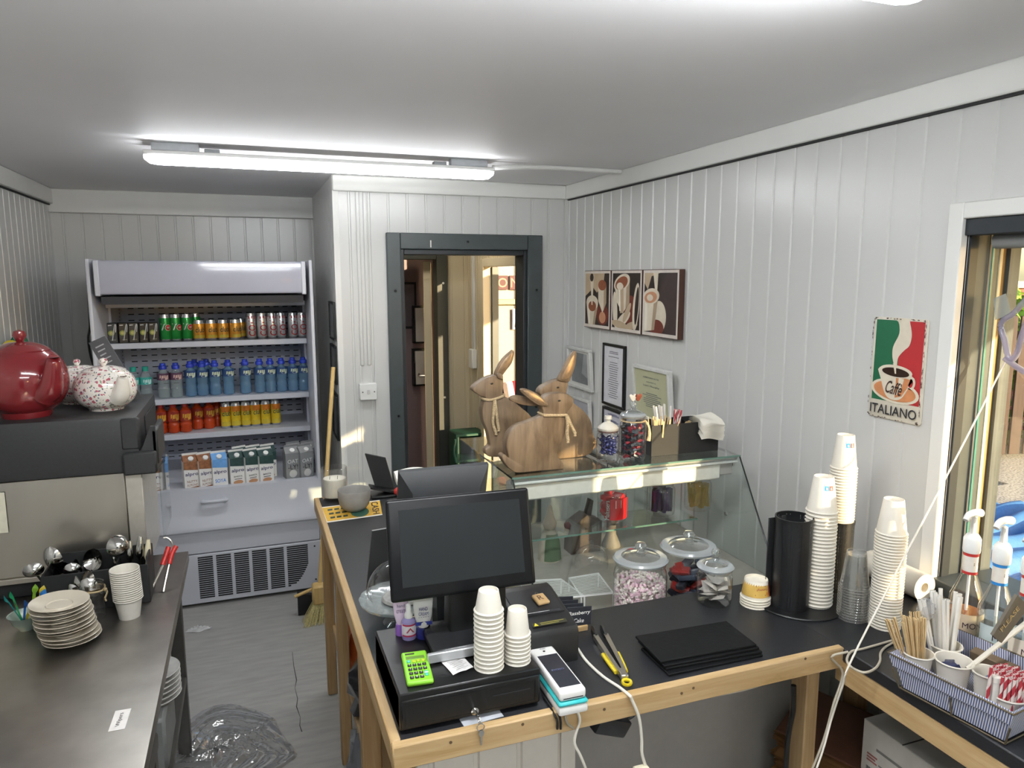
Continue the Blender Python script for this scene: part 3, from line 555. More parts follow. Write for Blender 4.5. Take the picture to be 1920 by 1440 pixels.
def mk_carton(kind):
    def f(name, label, cat, loc, group):
        t = thing(name, label, cat, loc, 0, group); w, h = .040, .150; b = B()
        base = {'oat': M('7d7f80', .5, name='grey carton', var=.04)}.get(kind, M('e6e4df', .5, name='white carton', var=.02)); b.box(-w, w, -.035, .035, 0, h, base, .002)
        top = {'nut': M('8a5a3a', .5, name='brown nuts', var=.4, scale=60), 'soya': M('6aa0d8', .5, name='sky blue', var=.15, scale=40), 'bar': M('243f3c', .5, name='dark leaves', var=.3, scale=60), 'oat': M('8b8c8c', .5)}[kind]
        b.add([(-w, -.035, h), (w, -.035, h), (w, .035, h), (-w, .035, h), (-w, .0, h+.032), (w, .0, h+.032)], [(0, 1, 5, 4), (2, 3, 4, 5), (1, 2, 5), (3, 0, 4)], top)
        b.box(-w, w, -.0015, .0015, h+.028, h+.042, base); fn = plane((0, -.0351, 0), (1, 0, 0), (0, 0, 1)); D = M('2b2a5c', .5)
        if kind != 'oat':
            b.flat(fn, [(-w, h*.72), (w, h*.66), (w, h), (-w, h)], top, 1); b.text('alpro', fn, 0, h*.52, .024, D, 2, width=.066)
            if kind == 'nut': b.text('NUTTY', fn, 0, h*.26, .013, M('8a5a36', .5), 2, width=.052); b.text('ALMOND', fn, 0, h*.13, .013, M('8a5a36', .5), 2, width=.056); b.flat(fn, [(-w, 0), (w, 0), (w, .012), (-.01, .006)], M('8a5a36', .5), 1)
            elif kind == 'soya': b.text('SOYA', fn, 0, h*.20, .020, M('3f84cc', .5), 2, width=.056)
            else: b.text('BARISTA', fn, 0, h*.30, .009, INK, 2, width=.044); b.flat(fn, [(-.02, h*.19), (.02, h*.19), (.02, h*.22), (-.02, h*.22)], M('6f6a66', .5), 2); b.flat(fn, ell(0, .012, .026, .012, 16), M('b98a66', .5), 1)
        else:
            b.text('OAT', fn, 0, h*.68, .022, M('c9cacb', .5), 2, width=.06); b.text('-LY!', fn, 0, h*.46, .026, INK, 2, width=.056); b.flat(fn, ell(0, .03, .022, .022, 16), M('b5b6b6', .5), 1)
        b.build('carton_box', t); b = B(); b.cyl((0, -.020, h+.006), (0, -.030, h+.018), .014, M('e9e9e6', .4), 14); b.build('screw_cap', t); return t
    return f
place_row(mk_carton('nut'), 'milk_carton', 'carton', [358, 384], ['brown topped almond drink carton farther from the oat cartons', 'brown topped almond drink carton next to the blue soya one'], 'almond drink cartons', ZW, 4.25)
place_row(mk_carton('nut'), 'milk_carton', 'carton', [289], ['almond drink carton peeking out behind the clear guard of the coffee machine'], None, ZW, 4.25)
place_row(mk_carton('soya'), 'milk_carton', 'carton', [411], ['sky blue topped soya drink carton in the fridge well'], None, ZW, 4.25)
place_row(mk_carton('bar'), 'milk_carton', 'carton', [444, 470, 497, (450, .085), (476, .085), (503, .085)], ords(3, '%s from the soya carton of the front dark leafy barista cartons')+['barista carton behind the first of the front three', 'barista carton behind the second of the front three', 'barista carton behind the third of the front three'], 'barista drink cartons', ZW, 4.25)
place_row(mk_carton('oat'), 'milk_carton', 'carton', [547, 572, (551, .085), (577, .085)], ['grey oat drink carton beside the gap in the fridge well', 'grey oat drink carton at the fridge side panel', 'grey oat carton behind the one beside the gap', 'grey oat carton behind the one at the side panel'], 'grey oat drink cartons', ZW, 4.26)
# ------------------------------------------------------------------ broom, dustpan and frames by the alcove
BRW = wood('broom handle wood', 'd8b878', 'c9a565', .5, 3, (14, 14, 1), False)
t = thing('broom', 'wooden broom with pale bristles leaning in the gap beside fridge', 'broom', (.285, 3.76, 0)); b = B(); b.cyl((0, 0, .13), (.155, .36, 1.30), .012, BRW, 10); b.build('handle', t)
b = B(); b.box(-.035, .03, -.035, .035, .095, .20, BRW, .01); b.build('brush_head', t)
b = B(); BRI = M('c9bd84', .9, name='broom bristle', var=.35, scale=140); rnd = random.Random(3)
for k in range(240):
    x, y = rnd.uniform(-.034, .03), rnd.uniform(-.033, .033); fx, fy = x*1.7-.03+rnd.uniform(-.008, .008), y*1.7-.02; b.add([(x-.0012, y, .1), (x+.0012, y, .1), (fx+.0012, fy, .002), (fx-.0012, fy, .002)], [(0, 1, 2, 3)], BRI)
o = b.build('bristles', t)
t = thing('dustpan', 'black dustpan standing behind the broom head on floor', 'dustpan', (.235, 3.86, .002)); b = B(); b.prism([(-.055, 0), (.04, 0), (.04, .10), (-.055, .125)], -.02, .02, MATTB, None, .006); b.build('pan', t)
b = B(); b.cyl((-.07, -.03, .115), (.04, -.03, .15), .009, BRW, 8); b.build('handle', t)
for k, (z0, z1, y0, y1, lab) in enumerate(((1.44, 1.66, 4.18, 4.42, 'upper black framed print on the alcove side wall'), (1.19, 1.41, 4.19, 4.43, 'middle black framed print on the alcove side wall'), (.86, 1.13, 4.20, 4.42, 'lowest black framed print on the alcove side wall'))):
    t = thing('picture_frame', lab, 'picture', (XA, (y0+y1)/2, z0), 0, 'frames on the alcove side wall'); h = z1-z0; l = (y1-y0)/2; b = B()
    for (a, c, e, f) in ((-l, l, 0, .014), (-l, l, h-.014, h), (-l, -l+.014, .014, h-.014), (l-.014, l, .014, h-.014)): b.box(-.016, 0, a, c, e, f, BLACK, .002)
    b.build('frame', t); b = B(); b.box(-.009, 0, -l+.014, l-.014, .014, h-.014, M('8d8f92', .3, var=.15, scale=30)); b.build('print', t)
# ------------------------------------------------------------------ stainless table and what stands on it
TZ, TX0, TX1, TY0, TY1 = .78, -1.10, -.250, 1.0, 2.872
t = thing('steel_table', 'stainless steel catering table along the wall in front of fridge', 'table', (0, 0, 0)); b = B()
b.box(TX0, TX1, TY0, TY1, TZ-.04, TZ, STEELT, .004, seg=2); b.build('table_top', t)
LEGM = M('5e5c58', .42, .7, name='dull steel leg', var=.08)
for x in (TX0+.03, TX1-.075):
    for y in (TY0+.03, 1.93, TY1-.09): b = B(); b.box(x, x+.045, y, y+.045, .0, TZ-.04, LEGM, .003); b.build('leg', t)
b = B(); b.box(TX0+.03, TX1-.03, TY0+.04, TY1-.05, .30, .325, LEGM, .003); b.build('lower_shelf', t)
b = B(); b.box(TX1-.045, TX1-.02, TY0+.08, 1.93, .60, .64, LEGM, .003); b.prism([(1.5, .60), (1.9, .40), (1.9, .44), (1.5, .64)], TX1-.04, TX1-.025, LEGM, Matrix(((0, 1, 0, 0), (1, 0, 0, 0), (0, 0, 1, 0), (0, 0, 0, 1)))); b.build('brace', t)
# espresso machine seen from the back
MY = 2.60; P = lambda px, py, y=MY: Yp(px, py, y)
xr = P(257, 780).x; zt = P(257, 780).z; zb = P(240, 887).z; BLKM = M('2a2b2c', .5, name='black moulded housing', var=.1, scale=120)
t = thing('coffee_machine', 'black topped stainless coffee machine standing on steel table carrying teapots', 'coffee machine', (0, 0, 0)); b = B()
b.box(-1.06, xr, MY, MY+.50, zb, zt, BLKM, .012, seg=2); b.box(xr-.055, xr+.004, MY-.004, MY+.03, zb+.075, zt-.004, BLKM, .008); b.build('housing', t)
b = B(); b.box(xr+.0005, xr+.004, MY+.16, MY+.46, zt-.16, zt-.03, M('17181a', .7), .001); b.build('side_vent', t)
b = B(); b.box(xr-.05, xr+.05, MY-.02, MY+.10, zb-.005, zb+.07, BLKM, .006); b.box(xr+.035, xr+.055, MY+.0, MY+.20, zb+.02, zb+.14, BLKM, .006); b.prism([(xr, zb+.06), (xr+.05, zb+.06), (xr+.05, zb+.15), (xr+.035, zb+.15)], MY+.0, MY+.015, BLKM); b.build('handle_bracket', t)
b = B(); b.box(-1.04, xr-.052, MY+.012, MY+.04, TZ+.07, zb, STEEL, .003); b.box(-1.04, xr-.05, MY+.0, MY+.03, TZ+.052, TZ+.07, STEEL, .002); b.build('back_panel', t)
b = B(); b.box(xr-.05, xr, MY+.006, MY+.36, TZ+.05, zb, M('cfcac0', .3, .6, name='pale steel edge'), .003); b.build('edge_strip', t)
b = B(); b.box(-1.04, xr-.02, MY+.02, MY+.45, TZ, TZ+.052, MATTB, .004); b.build('base', t)
b = B(); b.box(xr+.048, xr+.052, MY+.02, MY+.28, TZ+.14, zb, PANE); b.build('clear_guard', t)
b = B(); b.box(-1.02, xr-.06, MY+.06, MY+.40, TZ+.06, zb, MATTB); b.build('inner_body', t)
t = thing('note', 'pale yellow paper note taped at edge of the machine back', 'note', (P(2, 960).x, MY+.008, P(2, 960).z)); b = B(); b.box(-.06, .012, -.002, .0, -.07, .06, M('ddd8c2', .8)); b.build('paper', t)
CHINA = M('e9e4da', .14, name='plain china', var=.02, coat=.5)
def teapot(name, label, loc, R, mats, rot, h, squat, knob, spout_dir=0):
    """Pot with lid, knob, spout and handle; spout points along local -y turned by rot."""
    body, lidm = mats; t = thing(name, label, 'teapot', loc, rot); b = B()
    prof = [(0, .004), (R*.50, .004), (R*.55, 0), (R*.57, .006)]+[(R*math.sin(a)**squat if math.sin(a) > 0 else 0, h*.5-h*.48*math.cos(a)) for a in [PI*(.165+.655*i/14) for i in range(15)]]
    b.lathe(prof, body, 40); b.build('pot_body', t); rl = prof[-1][0]; zl = prof[-1][1]
    b = B(); b.lathe([(rl*1.02, zl-.002), (rl*1.03, zl+.003), (rl*.8, zl+h*.07), (rl*.45, zl+h*.115), (knob*.5, zl+h*.125), (knob*.6, zl+h*.14), (knob, zl+h*.16+knob*.6), (knob*.8, zl+h*.16+knob*1.3), (0, zl+h*.16+knob*1.6)], lidm, 32); b.build('lid', t)
    b = B(); b.tube([(0, -R*.80, h*.36), (0, -R*1.02, h*.44), (0, -R*1.14, h*.62), (0, -R*1.22, h*.80), (0, -R*1.26, h*.84)], lambda q: R*(.36-.22*min(1, q*1.2)), CHINA if spout_dir else body, 16); b.lathe([(R*.12, 0), (R*.085, .001), (0, -.004)], M('3a1513', .5), 14, Matrix.Translation((0, -R*1.265, h*.845))); b.build('spout', t)
    b = B(); b.tube([(0, R*.86, h*.68), (0, R*1.15, h*.78), (0, R*1.42, h*.60), (0, R*1.25, h*.34), (0, R*.90, h*.24)], R*.085, CHINA if spout_dir else lidm, 10); b.build('handle', t); return t
REDG = M('7a2025', .12, name='red glazed pottery', var=.04, scale=8, coat=.6)
def floral():
    m = M('ece7df', .14, name='floral china', var=.02, coat=.5); nt = m.node_tree; b = nt.nodes['Principled BSDF']; src = b.inputs['Base Color'].links[0].from_socket
    tc = nt.nodes.new('ShaderNodeTexCoord')
    for sc, th, col, sd in ((58, .155, 'b86472', 0), (80, .125, '7f8d74', 3), (95, .105, '5b6078', 8)):
        mp = nt.nodes.new('ShaderNodeMapping'); mp.inputs['Location'].default_value = (sd, sd*.7, sd*.3); v = nt.nodes.new('ShaderNodeTexVoronoi'); v.inputs['Scale'].default_value = sc
        nz = nt.nodes.new('ShaderNodeTexNoise'); nz.inputs['Scale'].default_value = 60; ad = nt.nodes.new('ShaderNodeMix'); ad.data_type = 'VECTOR'; ad.inputs[0].default_value = .018; nt.links.new(tc.outputs['Object'], nz.inputs['Vector']); nt.links.new(tc.outputs['Object'], ad.inputs[4]); nt.links.new(nz.outputs['Color'], ad.inputs[5])
        nt.links.new(ad.outputs[1], mp.inputs[0]); nt.links.new(mp.outputs[0], v.inputs['Vector'])
        lt = nt.nodes.new('ShaderNodeMath'); lt.operation = 'LESS_THAN'; lt.inputs[1].default_value = th*2; nt.links.new(v.outputs['Distance'], lt.inputs[0])
        mx = nt.nodes.new('ShaderNodeMix'); mx.data_type = 'RGBA'; mx.inputs[7].default_value = lin(col); nt.links.new(lt.outputs[0], mx.inputs[0]); nt.links.new(src, mx.inputs[6]); src = mx.outputs[2]
    nt.links.new(src, b.inputs['Base Color']); return m
FLOR = floral()
q = ctr(52, 787, zt, .08); teapot('teapot', 'large round glossy red teapot on the coffee machine', (q.x, q.y, zt), .128, (REDG, REDG), .80, .235, .75, .02, 0)
q = Zp(195, 772, zt); teapot('teapot', 'floral china teapot in front near the machine corner', (q.x, q.y+.06, zt), .098, (FLOR, FLOR), .62, .145, .62, .014, 1)
q = Zp(143, 764, zt); teapot('teapot', 'second floral china teapot standing behind between the other two', (q.x-.01, q.y+.12, zt), .10, (FLOR, FLOR), 2.6, .13, .62, .012, 1)
t = thing('price_card', 'dark grey menu card leaning behind the floral teapot', 'card', (Yp(250, 742, 2.93).x, 2.93, zt), (0, -.42, 0)); b = B(); b.box(-.03, .03, 0, .006, 0, .25, M('4a4b4e', .5), .001); fn = plane((0, -.0006, 0), (1, 0, 0), (0, 0, 1))
for k in range(5): b.flat(fn, [(-.018, .222-.016*k), (.012-.004*(k % 3), .224-.016*k), (.012-.004*(k % 3), .228-.016*k), (-.018, .227-.016*k)], M('9d9ea2', .6), 1)
b.build('card_sheet', t)
# hat and frame by the left wall
q = Xp(60, 642, XL+.02)
t = thing('picture_frame', 'thin black frame on the wall behind the red teapot', 'picture', (XL, q.y-.2, q.z-.36)); b = B()
for (a, c, e, f) in ((-.22, .2, .34, .36), (.18, .2, 0, .34), (-.22, -.2, 0, .34), (-.2, .18, 0, .02)): b.box(0, .02, a, c, e, f, BLACK, .002)
b.build('frame', t); b = B(); b.box(0, .008, -.2, .18, .02, .34, M('b7b9b8', .3)); b.build('print', t)
q = Xp(26, 690, XL+.06); t = thing('felt_hat', 'green and yellow fabric hat hanging on wall behind the red teapot', 'hat', (XL+.022, q.y, q.z-.08)); GRN = M('1d6b48', .9, name='green felt', var=.1); YEL = M('cdb62a', .9, name='yellow felt', var=.1)
b = B(); b.sphere((.05, .0, .10), .09, GRN, 16, (.55, 1, .8)); b.sphere((.05, .08, .17), .075, GRN, 16, (.55, .9, .9)); b.build('crown', t)
b = B(); b.sphere((.06, -.10, .18), .06, YEL, 14, (.6, 1.1, .7)); b.sphere((.07, .06, .09), .05, YEL, 14, (.6, 1.2, .4)); b.build('patch', t)
# saucers
SAU = M('cdc4b2', .22, name='cream saucer glaze', var=.05, scale=10, coat=.3)
q = Zp(116, 1228, TZ); SX, SY = q.x, q.y+.074; root = None; rnd = random.Random(11)
for i in range(10):
    lab = '%s saucer from the bottom of the stack on steel table' % ORD[i+1] if i < 9 else 'topmost cream saucer of the stack on the steel table'
    loc = (SX+rnd.uniform(-.004, .004)+(.006-.012*(i/9))*2, SY+rnd.uniform(-.003, .004), TZ+.0005+i*.0118); r = (rnd.uniform(-.02, .02), rnd.uniform(-.02, .02)+.012*(i > 5), rnd.uniform(0, 6))
    if root is None:
        b = B(); b.lathe([(0, .003), (.036, .003), (.038, 0), (.041, .002), (.062, .0115), (.073, .0165), (.0742, .018), (.073, .0188), (.060, .0150), (.041, .007), (.034, .0065), (.033, .0090), (.031, .0065), (0, .0062)], SAU, 48); root = tag(b.build('saucer', None, loc, (0, 0, 0)), lab, 'saucer', 'stack of cream saucers')
    else: dup(root, loc, r if i < 9 else (.0, .05, 0), lab)
# paper cups upright
def cup(rt, rb, h, mat, label_fn=None, up=True):
    b = B(); b.lathe([(0, .006), (rb-.001, .006), (rb-.001, 0), (rb, 0), (rt-.0015, h-.005), (rt+.0014, h-.0045), (rt+.0026, h-.0025), (rt+.0014, h), (rt-.001, h-.001), (rb-.0016, .007), (0, .007)] if up else
        [(0, h-.007), (rb-.0015, h-.007), (rb-.0015, h), (rb, h), (rb+.0005, h-.001), (rt-.001, .0045), (rt+.0014, .0042), (rt+.0026, .002), (rt+.0014, 0), (rt-.0015, .001), (rb-.002, h-.009), (0, h-.009)], mat, 32)
    if label_fn: label_fn(b)
    return b
def stack(name, n, pitch, base, proto, fmt_top, fmt, group, cat='cup', lean=(0, 0), rev=False, top=None):
    """n nested cups; the first from the bottom stands at base. Each cup is its own object."""
    o = None
    for i in range(n):
        k = n-i; lab = fmt_top if k == 1 else fmt % ORD[k]; loc = (base[0]+lean[0]*i, base[1]+lean[1]*i, base[2]+pitch*i)
        if o is None: o = tag(proto.build(name, None, loc), lab, cat, group)
        elif k == 1 and top: tag(top.build(name, None, loc), lab, cat, group)
        else: c = dup(o, loc, (0, 0, i*.7), lab, group)
q = ctr(244, 1163, TZ, .029); stack('paper_cup', 15, .0066, (q.x, q.y, TZ), cup(.039, .029, .062, PAPERW), 'topmost open small white paper cup of the stack on steel table', '%s small paper cup down the upright stack on steel table', 'upright stack of small paper cups', lean=(-.0003, 0))
# spoon holder, jar of spoons, bowl of coloured spoons
q = Zp(140, 1146, TZ); HX, HY = q.x+.05, q.y+.06
hx0 = Zp(88, 1146, TZ).x; hx1 = Zp(280, 1140, TZ).x
t = thing('cutlery_box', 'black cutlery box behind the saucers and paper cups on steel table', 'box', (0, 0, TZ)); b = B(); y0, y1 = 2.44, 2.57
for bx in ((hx0, hx1, y0, y0+.006, 0, .125), (hx0, hx1, y1-.006, y1, 0, .15), (hx0, hx0+.006, y0+.006, y1-.006, 0, .125), (hx1-.006, hx1, y0+.006, y1-.006, 0, .15), (hx0+.006, hx1-.006, y0+.006, y1-.006, 0, .006)): b.box(*bx, MATTB, .002)
for k in (1, 2): xx = hx0+(hx1-hx0)*k/3; b.box(xx-.002, xx+.002, y0+.006, y1-.006, .006, .12, MATTB)
fn = plane((0, y0-.0006, 0), (1, 0, 0), (0, 0, 1)); b.text('es', fn, Yp(193, 1113, 2.44).x, .055, .011, M('b9b9b5', .6), 1); b.build('holder', t)
def spoon(L, bw, bl, mat=CHROME, hw=.006):
    b = B(); n = 10
    b.grid(lambda u, v: ((u-.5)*2*bw*math.sqrt(max(0, 1-(2*v-1)**2))*(1-.15*v), -.30*bw*(1-(2*u-1)**2)*math.sin(PI*v)*2, L-bl+bl*v), 8, 12, mat)
    b.grid(lambda u, v: ((u-.5)*2*bw*math.sqrt(max(0, 1-(2*v-1)**2))*(1-.15*v), .0018-.30*bw*(1-(2*u-1)**2)*math.sin(PI*v)*2, L-bl+bl*v), 8, 12, mat)
    b.grid(lambda u, v: ((u-.5)*hw*(1+.9*(1-v)**3), .002*math.sin(3*v), (L-bl+.004)*v), 2, 10, mat); b.grid(lambda u, v: ((u-.5)*hw*(1+.9*(1-v)**3), .0016+.002*math.sin(3*v), (L-bl+.004)*v), 2, 10, mat); return b
sp = None
def put_spoon(tip_px, base, label, group, L=.17, bw=.021, bl=.055, spin=0, y=None, name='serving_spoon', cat='spoon', builder=spoon):
    """Stands a spoon in base with its bowl towards the point seen at tip_px."""
    tp = Yp(*tip_px, y if y else base.y); d = (tp-base); L = d.length; o = builder(L, bw*1.2, bl*1.1 if bl > 0 else bl).build(name); o.location = base
    o.rotation_euler = (d.to_track_quat('Z', 'Y').to_matrix() @ Matrix.Rotation(spin, 3, 'Z')).to_euler(); return tag(o, label, cat, group)
hb = lambda k, dy=0: Vector((hx0+(hx1-hx0)*k, (y0+y1)/2+dy, TZ+.012))
for tip, k, bw, bl, spin, yy, lab in (((93, 1025), .14, .028, .075, .2, 2.48, 'tall dessert spoon rising highest over the black cutlery box end'), ((54, 1058), .08, .026, .045, .9, 2.46, 'spoon leaning furthest out towards the machine back'), ((112, 1055), .2, .027, .07, -1.1, 2.50, 'dark spoon facing sideways in the cutlery box'), ((133, 1056), .28, .023, .05, .2, 2.47, 'short spoon facing front in the middle of the cutlery box'), ((140, 1048), .32, .027, .06, .9, 2.53, 'spoon turned half away behind the short one'), ((176, 1028), .38, .027, .065, .3, 2.53, 'tall shiny spoon leaning towards the ladle')):
    put_spoon(tip, hb(k), lab, 'spoons in the black cutlery box', bw=bw, bl=bl, spin=spin, y=yy)
def ladle(L, bw, bl):
    b = B(); b.lathe([(0, -.034), (.016, -.030), (.028, -.018), (.034, 0), (.033, .001), (.027, -.016), (.015, -.028), (0, -.032)], CHROME, 24, Matrix.Translation((0, 0, L-.035)) @ Matrix.Rotation(-1.9, 4, 'X')); b.tube([(0, .0, 0), (0, .004, L*.5), (0, .02, L-.07), (0, .01, L-.062)], .0035, CHROME, 8); return b
put_spoon((221, 1005), hb(.62, -.02), 'round bowled ladle showing its shiny back above the paper cups', 'utensils in the black cutlery box', y=2.44, builder=ladle, name='ladle', cat='ladle')
def handle(L, bw, bl):
    b = B(); b.tube([(0, 0, 0), (0, 0, L*.55), (0, 0, L*.7), (0, 0, L)], lambda q: .004 if q < .4 else bw*(.5+.5*math.sin(PI*(q-.4)/.6)), CHROME if bl > 0 else M('d9cfae', .35, name='bone handle'), 10); return b
for tip, k, bw, bl, lab in (((243, 1014), .78, .009, 1, 'flat steel knife handle beside the ladle'), ((263, 1006), .86, .011, 1, 'steel knife handle standing tallest by the bone one'), ((278, 1012), .92, .009, -1, 'bone coloured knife handle in the cutlery box'), ((200, 1068), .5, .006, 1, 'thin bent steel handle behind the paper cups')):
    put_spoon(tip, hb(k), lab, 'knife handles in the black cutlery box', bw=bw, bl=bl, y=2.52, builder=handle, name='table_knife', cat='knife')
# kitchen tongs with red grips leaning at the box end
t = thing('kitchen_tongs', 'red gripped kitchen tongs leaning at the end of the cutlery box', 'tongs', (hx1+.016, 2.53, TZ)); t.scale = (.74, .74, .74); REDP = M('c22a24', .4, name='red grip')
for s in (-1, 1):
    b = B(); b.tube([(s*.028-.01, -.03, .001), (s*.02+.01, .0, .055), (s*.012+.03, .04, .105)], .007, STEEL, 8); b.build('arm', t); b = B(); b.tube([(s*.014+.028, .035, .10), (s*.012+.04, .06, .135), (s*.016+.055, .08, .165)], .011, REDP, 10); b.build('grip', t)
b = B(); b.tube([(.055, .08, .16), (.05, .085, .19), (.035, .09, .205), (.02, .09, .207)], .004, STEEL, 8); b.build('hanging_loop', t)
GJ = lambda r, h, nr: [(0, .004), (r*.85, 0), (r, .008), (r, h*.72), (r*.9, h*.82), (nr, h*.88), (nr, h), (nr+.004, h+.001), (nr+.004, h-.008), (nr, h-.009)]
q = Zp(170, 1172, TZ); jx, jy = q.x, q.y+.05
t = thing('glass_jar', 'small glass jar tied with string holding spoons behind the saucers', 'jar', (jx, jy, TZ)); b = B(); b.lathe(GJ(.036, .11, .031), CLEAR, 28); b.build('jar_body', t)
b = B(); STR = M('b7a27c', .9, name='jute string'); b.tube([(.036*math.cos(a), .036*math.sin(a), .092+.002*math.sin(3*a)) for a in [2*PI*k/12 for k in range(12)]], .0028, STR, 6, 3, True); b.tube([(.036, -.012, .092), (.045, -.02, .085), (.04, -.03, .07), (.042, -.03, .06)], .0028, STR, 6, 4); b.sphere((.04, -.018, .092), .006, STR, 8); b.build('string', t)
for tip, bw, bl, spin, yy, lab in (((163, 1084), .027, .065, .1, jy-.02, 'shiny spoon facing front in the string tied jar'), ((161, 1070), .029, .075, .3, jy+.01, 'tallest spoon at the back of the string tied jar'), ((141, 1080), .02, .05, .5, jy, 'small spoon leaning out of the string tied jar'), ((130, 1096), .017, .04, .8, jy-.01, 'teaspoon leaning lowest from the string tied jar')):
    put_spoon(tip, Vector((jx, jy, TZ+.012)), lab, 'spoons in the string tied jar', bw=bw, bl=bl, spin=spin, y=yy)
q = Zp(44, 1190, TZ); t = thing('glass_bowl', 'small pale glass bowl of coloured spoons beside the saucers', 'bowl', (q.x, q.y+.04, TZ)); b = B()
b.lathe([(0, .003), (.02, 0), (.022, .004), (.035, .02), (.045, .045), (.047, .047), (.044, .046), (.033, .021), (.018, .006), (0, .006)], glass('milky glass', 'dbe6de', .7, .1, .45), 28); b.build('bowl_body', t)
cols = [('2a78c8', 'blue'), ('8fbf3a', 'lime'), ('2aa36a', 'green'), ('d9c23a', 'yellow'), ('2f6fd0', 'blue'), ('35a5a0', 'teal'), ('7fae2f', 'lime'), ('c8b440', 'yellow')]
for i, (h_, nm) in enumerate(cols):
    a = i*2.2; b = B(); m = glass('tinted plastic '+nm, h_, .5, .1, .7); b.grid(lambda u, v: ((u-.5)*.009, 0, .085*v), 1, 4, m); b.grid(lambda u, v: ((u-.5)*.018*math.sin(PI*(.15+.85*v)), -.003*math.sin(PI*v), .085+.026*v), 4, 6, m)
    tag(b.build('plastic_spoon', None, (q.x+.012*math.cos(a), q.y+.04+.012*math.sin(a), TZ+.012), (math.sin(a)*-.45, math.cos(a)*.5-.1, a)), 'small %s plastic spoon in the glass bowl by the saucers' % nm, 'spoon', 'coloured plastic spoons in the glass bowl')
# label stuck on the table, plates and film below
q = Zp(225, 1350, TZ); t = thing('sticker', 'white sticker with a printed word on the steel table', 'sticker', (q.x, q.y, TZ), -.03); b = B(); b.box(-.017, .017, -.042, .042, .0002, .0009, M('e2ded9', .6), 0); fn = plane((0, 0, .0009), (0, 1, 0), (-1, 0, 0)); b.text('Wipers', fn, 0, 0, .012, INK, 1, width=.055); b.build('sheet', t)
root = None
for i in range(6):
    loc = (TX1-.086, 2.36, .326+.016*i+.17)
    lab = '%s white plate from the bottom of the pile under the steel table' % ORD[i+1]
    if root is None: b = B(); b.lathe([(0, .003), (.06, .003), (.062, 0), (.07, .003), (.084, .016), (.083, .018), (.068, .007), (0, .006)], M('dcdad5', .25), 36); root = tag(b.build('plate', None, loc), lab, 'plate', 'plates under the steel table')
    else: dup(root, loc, (0, 0, i), lab)
t = thing('storage_box', 'grey plastic box under steel table with plates on top', 'box', (TX1-.13, 2.36, .325)); b = B(); b.box(-.12, .09, -.13, .13, 0, .1705, M('7f817f', .5), .01); b.build('tub', t); 
# cling film on the floor
def crumple(name, label, loc, sx, sy, hz, seed, n=38, mat=FILM):
    rnd = random.Random(seed); ph = [(rnd.uniform(2, 9), rnd.uniform(2, 9), rnd.uniform(0, 6)) for _ in range(7)]
    def f(u, v):
        e = min(1, 4*min(u, 1-u, v, 1-v)+.1); z = sum(abs(math.sin(a*u*2.4+b_*v*2.4+c)) for a, b_, c in ph)/7; th = 2*PI*u; r = v
        return ((r*math.cos(th))*sx*(1+.18*math.sin(3*th+seed)), r*math.sin(th)*sy*(1+.18*math.cos(4*th)), .003+hz*z**2*(1-.6*v)*(1 if v < .97 else .2)+.004*rnd.random())
    b = B(); b.grid(f, n*2, n//2, mat, False); return tag(b.build(name, None, loc), label, 'plastic film')
q = Zp(425, 1402, 0); crumple('plastic_film', 'crumpled clear cling film bundle lying on the grey floor', (q.x-.04, q.y-.03, 0), .30, .28, .05, 4, 64)
q = Zp(368, 1182, 0); crumple('plastic_film', 'small twist of white plastic on floor beside the table leg', (q.x+.01, q.y, 0), .06, .03, .03, 9, 14, glass('white film', 'eeeeee', .6, .2, .5))
b = B(); pts = [Zp(*p, .0012) for p in ((548, 1222), (551, 1250), (556, 1275), (553, 1290), (558, 1310), (556, 1325), (563, 1345), (562, 1360), (566, 1372))]
vs = []
for i, p in enumerate(pts): wd = .0008+.0006*((i*7) % 3); vs += [(p.x-wd, p.y, p.z), (p.x+wd, p.y, p.z)]
b.add(vs, [(2*i, 2*i+1, 2*i+3, 2*i+2) for i in range(len(pts)-1)], M('3a3936', .9, name='crack')); o = b.build('floor_crack'); tag(o, 'thin dark crack running through the grey vinyl floor', 'crack')
# ------------------------------------------------------------------ L-shaped till counter
CZ = .87; CX0, CX1, CY0, CY1, CYB, CXL = .229, 1.372, 1.325, 3.085, 1.738, .69
ct = thing('till_counter', 'L-shaped till counter with black worktop and pine edge rails', 'counter', (0, 0, 0)); b = B()
b.prism([(CX0+.02, CY0+.02), (CX1, CY0+.02), (CX1, CYB), (CXL, CYB), (CXL, CY1), (CX0+.02, CY1)], 0, .038, LAM, Matrix(((1, 0, 0, 0), (0, 0, 1, 0), (0, -1, 0, CZ), (0, 0, 0, 1))) if False else Matrix(((1, 0, 0, 0), (0, 0, 1, 0), (0, 1, 0, CZ-.038), (0, 0, 0, 1)))); b.build('worktop', ct)
b = B(); b.box(CX0, CX1+.005, CY0, CY0+.022, CZ-.052, CZ+.002, PINE, .003)
for px, py in ((980, 1358), (845, 1392), (1133, 1330), (1278, 1300), (1510, 1235), (1300, 1290)): q = Yp(px, py, CY0); b.cyl((q.x, CY0-.0008, q.z), (q.x, CY0+.004, q.z), .0035, M('5f4a30', .8, name='nail'), 8)
b.build('front_rail', ct)
b = B(); b.box(CX0, CX0+.022, CY0+.022, CY1, CZ-.052, CZ+.002, PINEY, .003); b.build('side_rail', ct)
for (x, y, w, d) in ((.262, 1.40, .04, .05), (.251, 1.95, .055, .05), (.251, 2.53, .04, .045), (.251, 3.02, .04, .045), (1.335, 1.40, .042, .06), (.60, 3.0, .05, .06), (.60, 1.60, .05, .06)): b = B(); b.box(x, x+w, y, y+d, 0, CZ-.038, PINEZ, .003); b.build('leg', ct)
b = B()
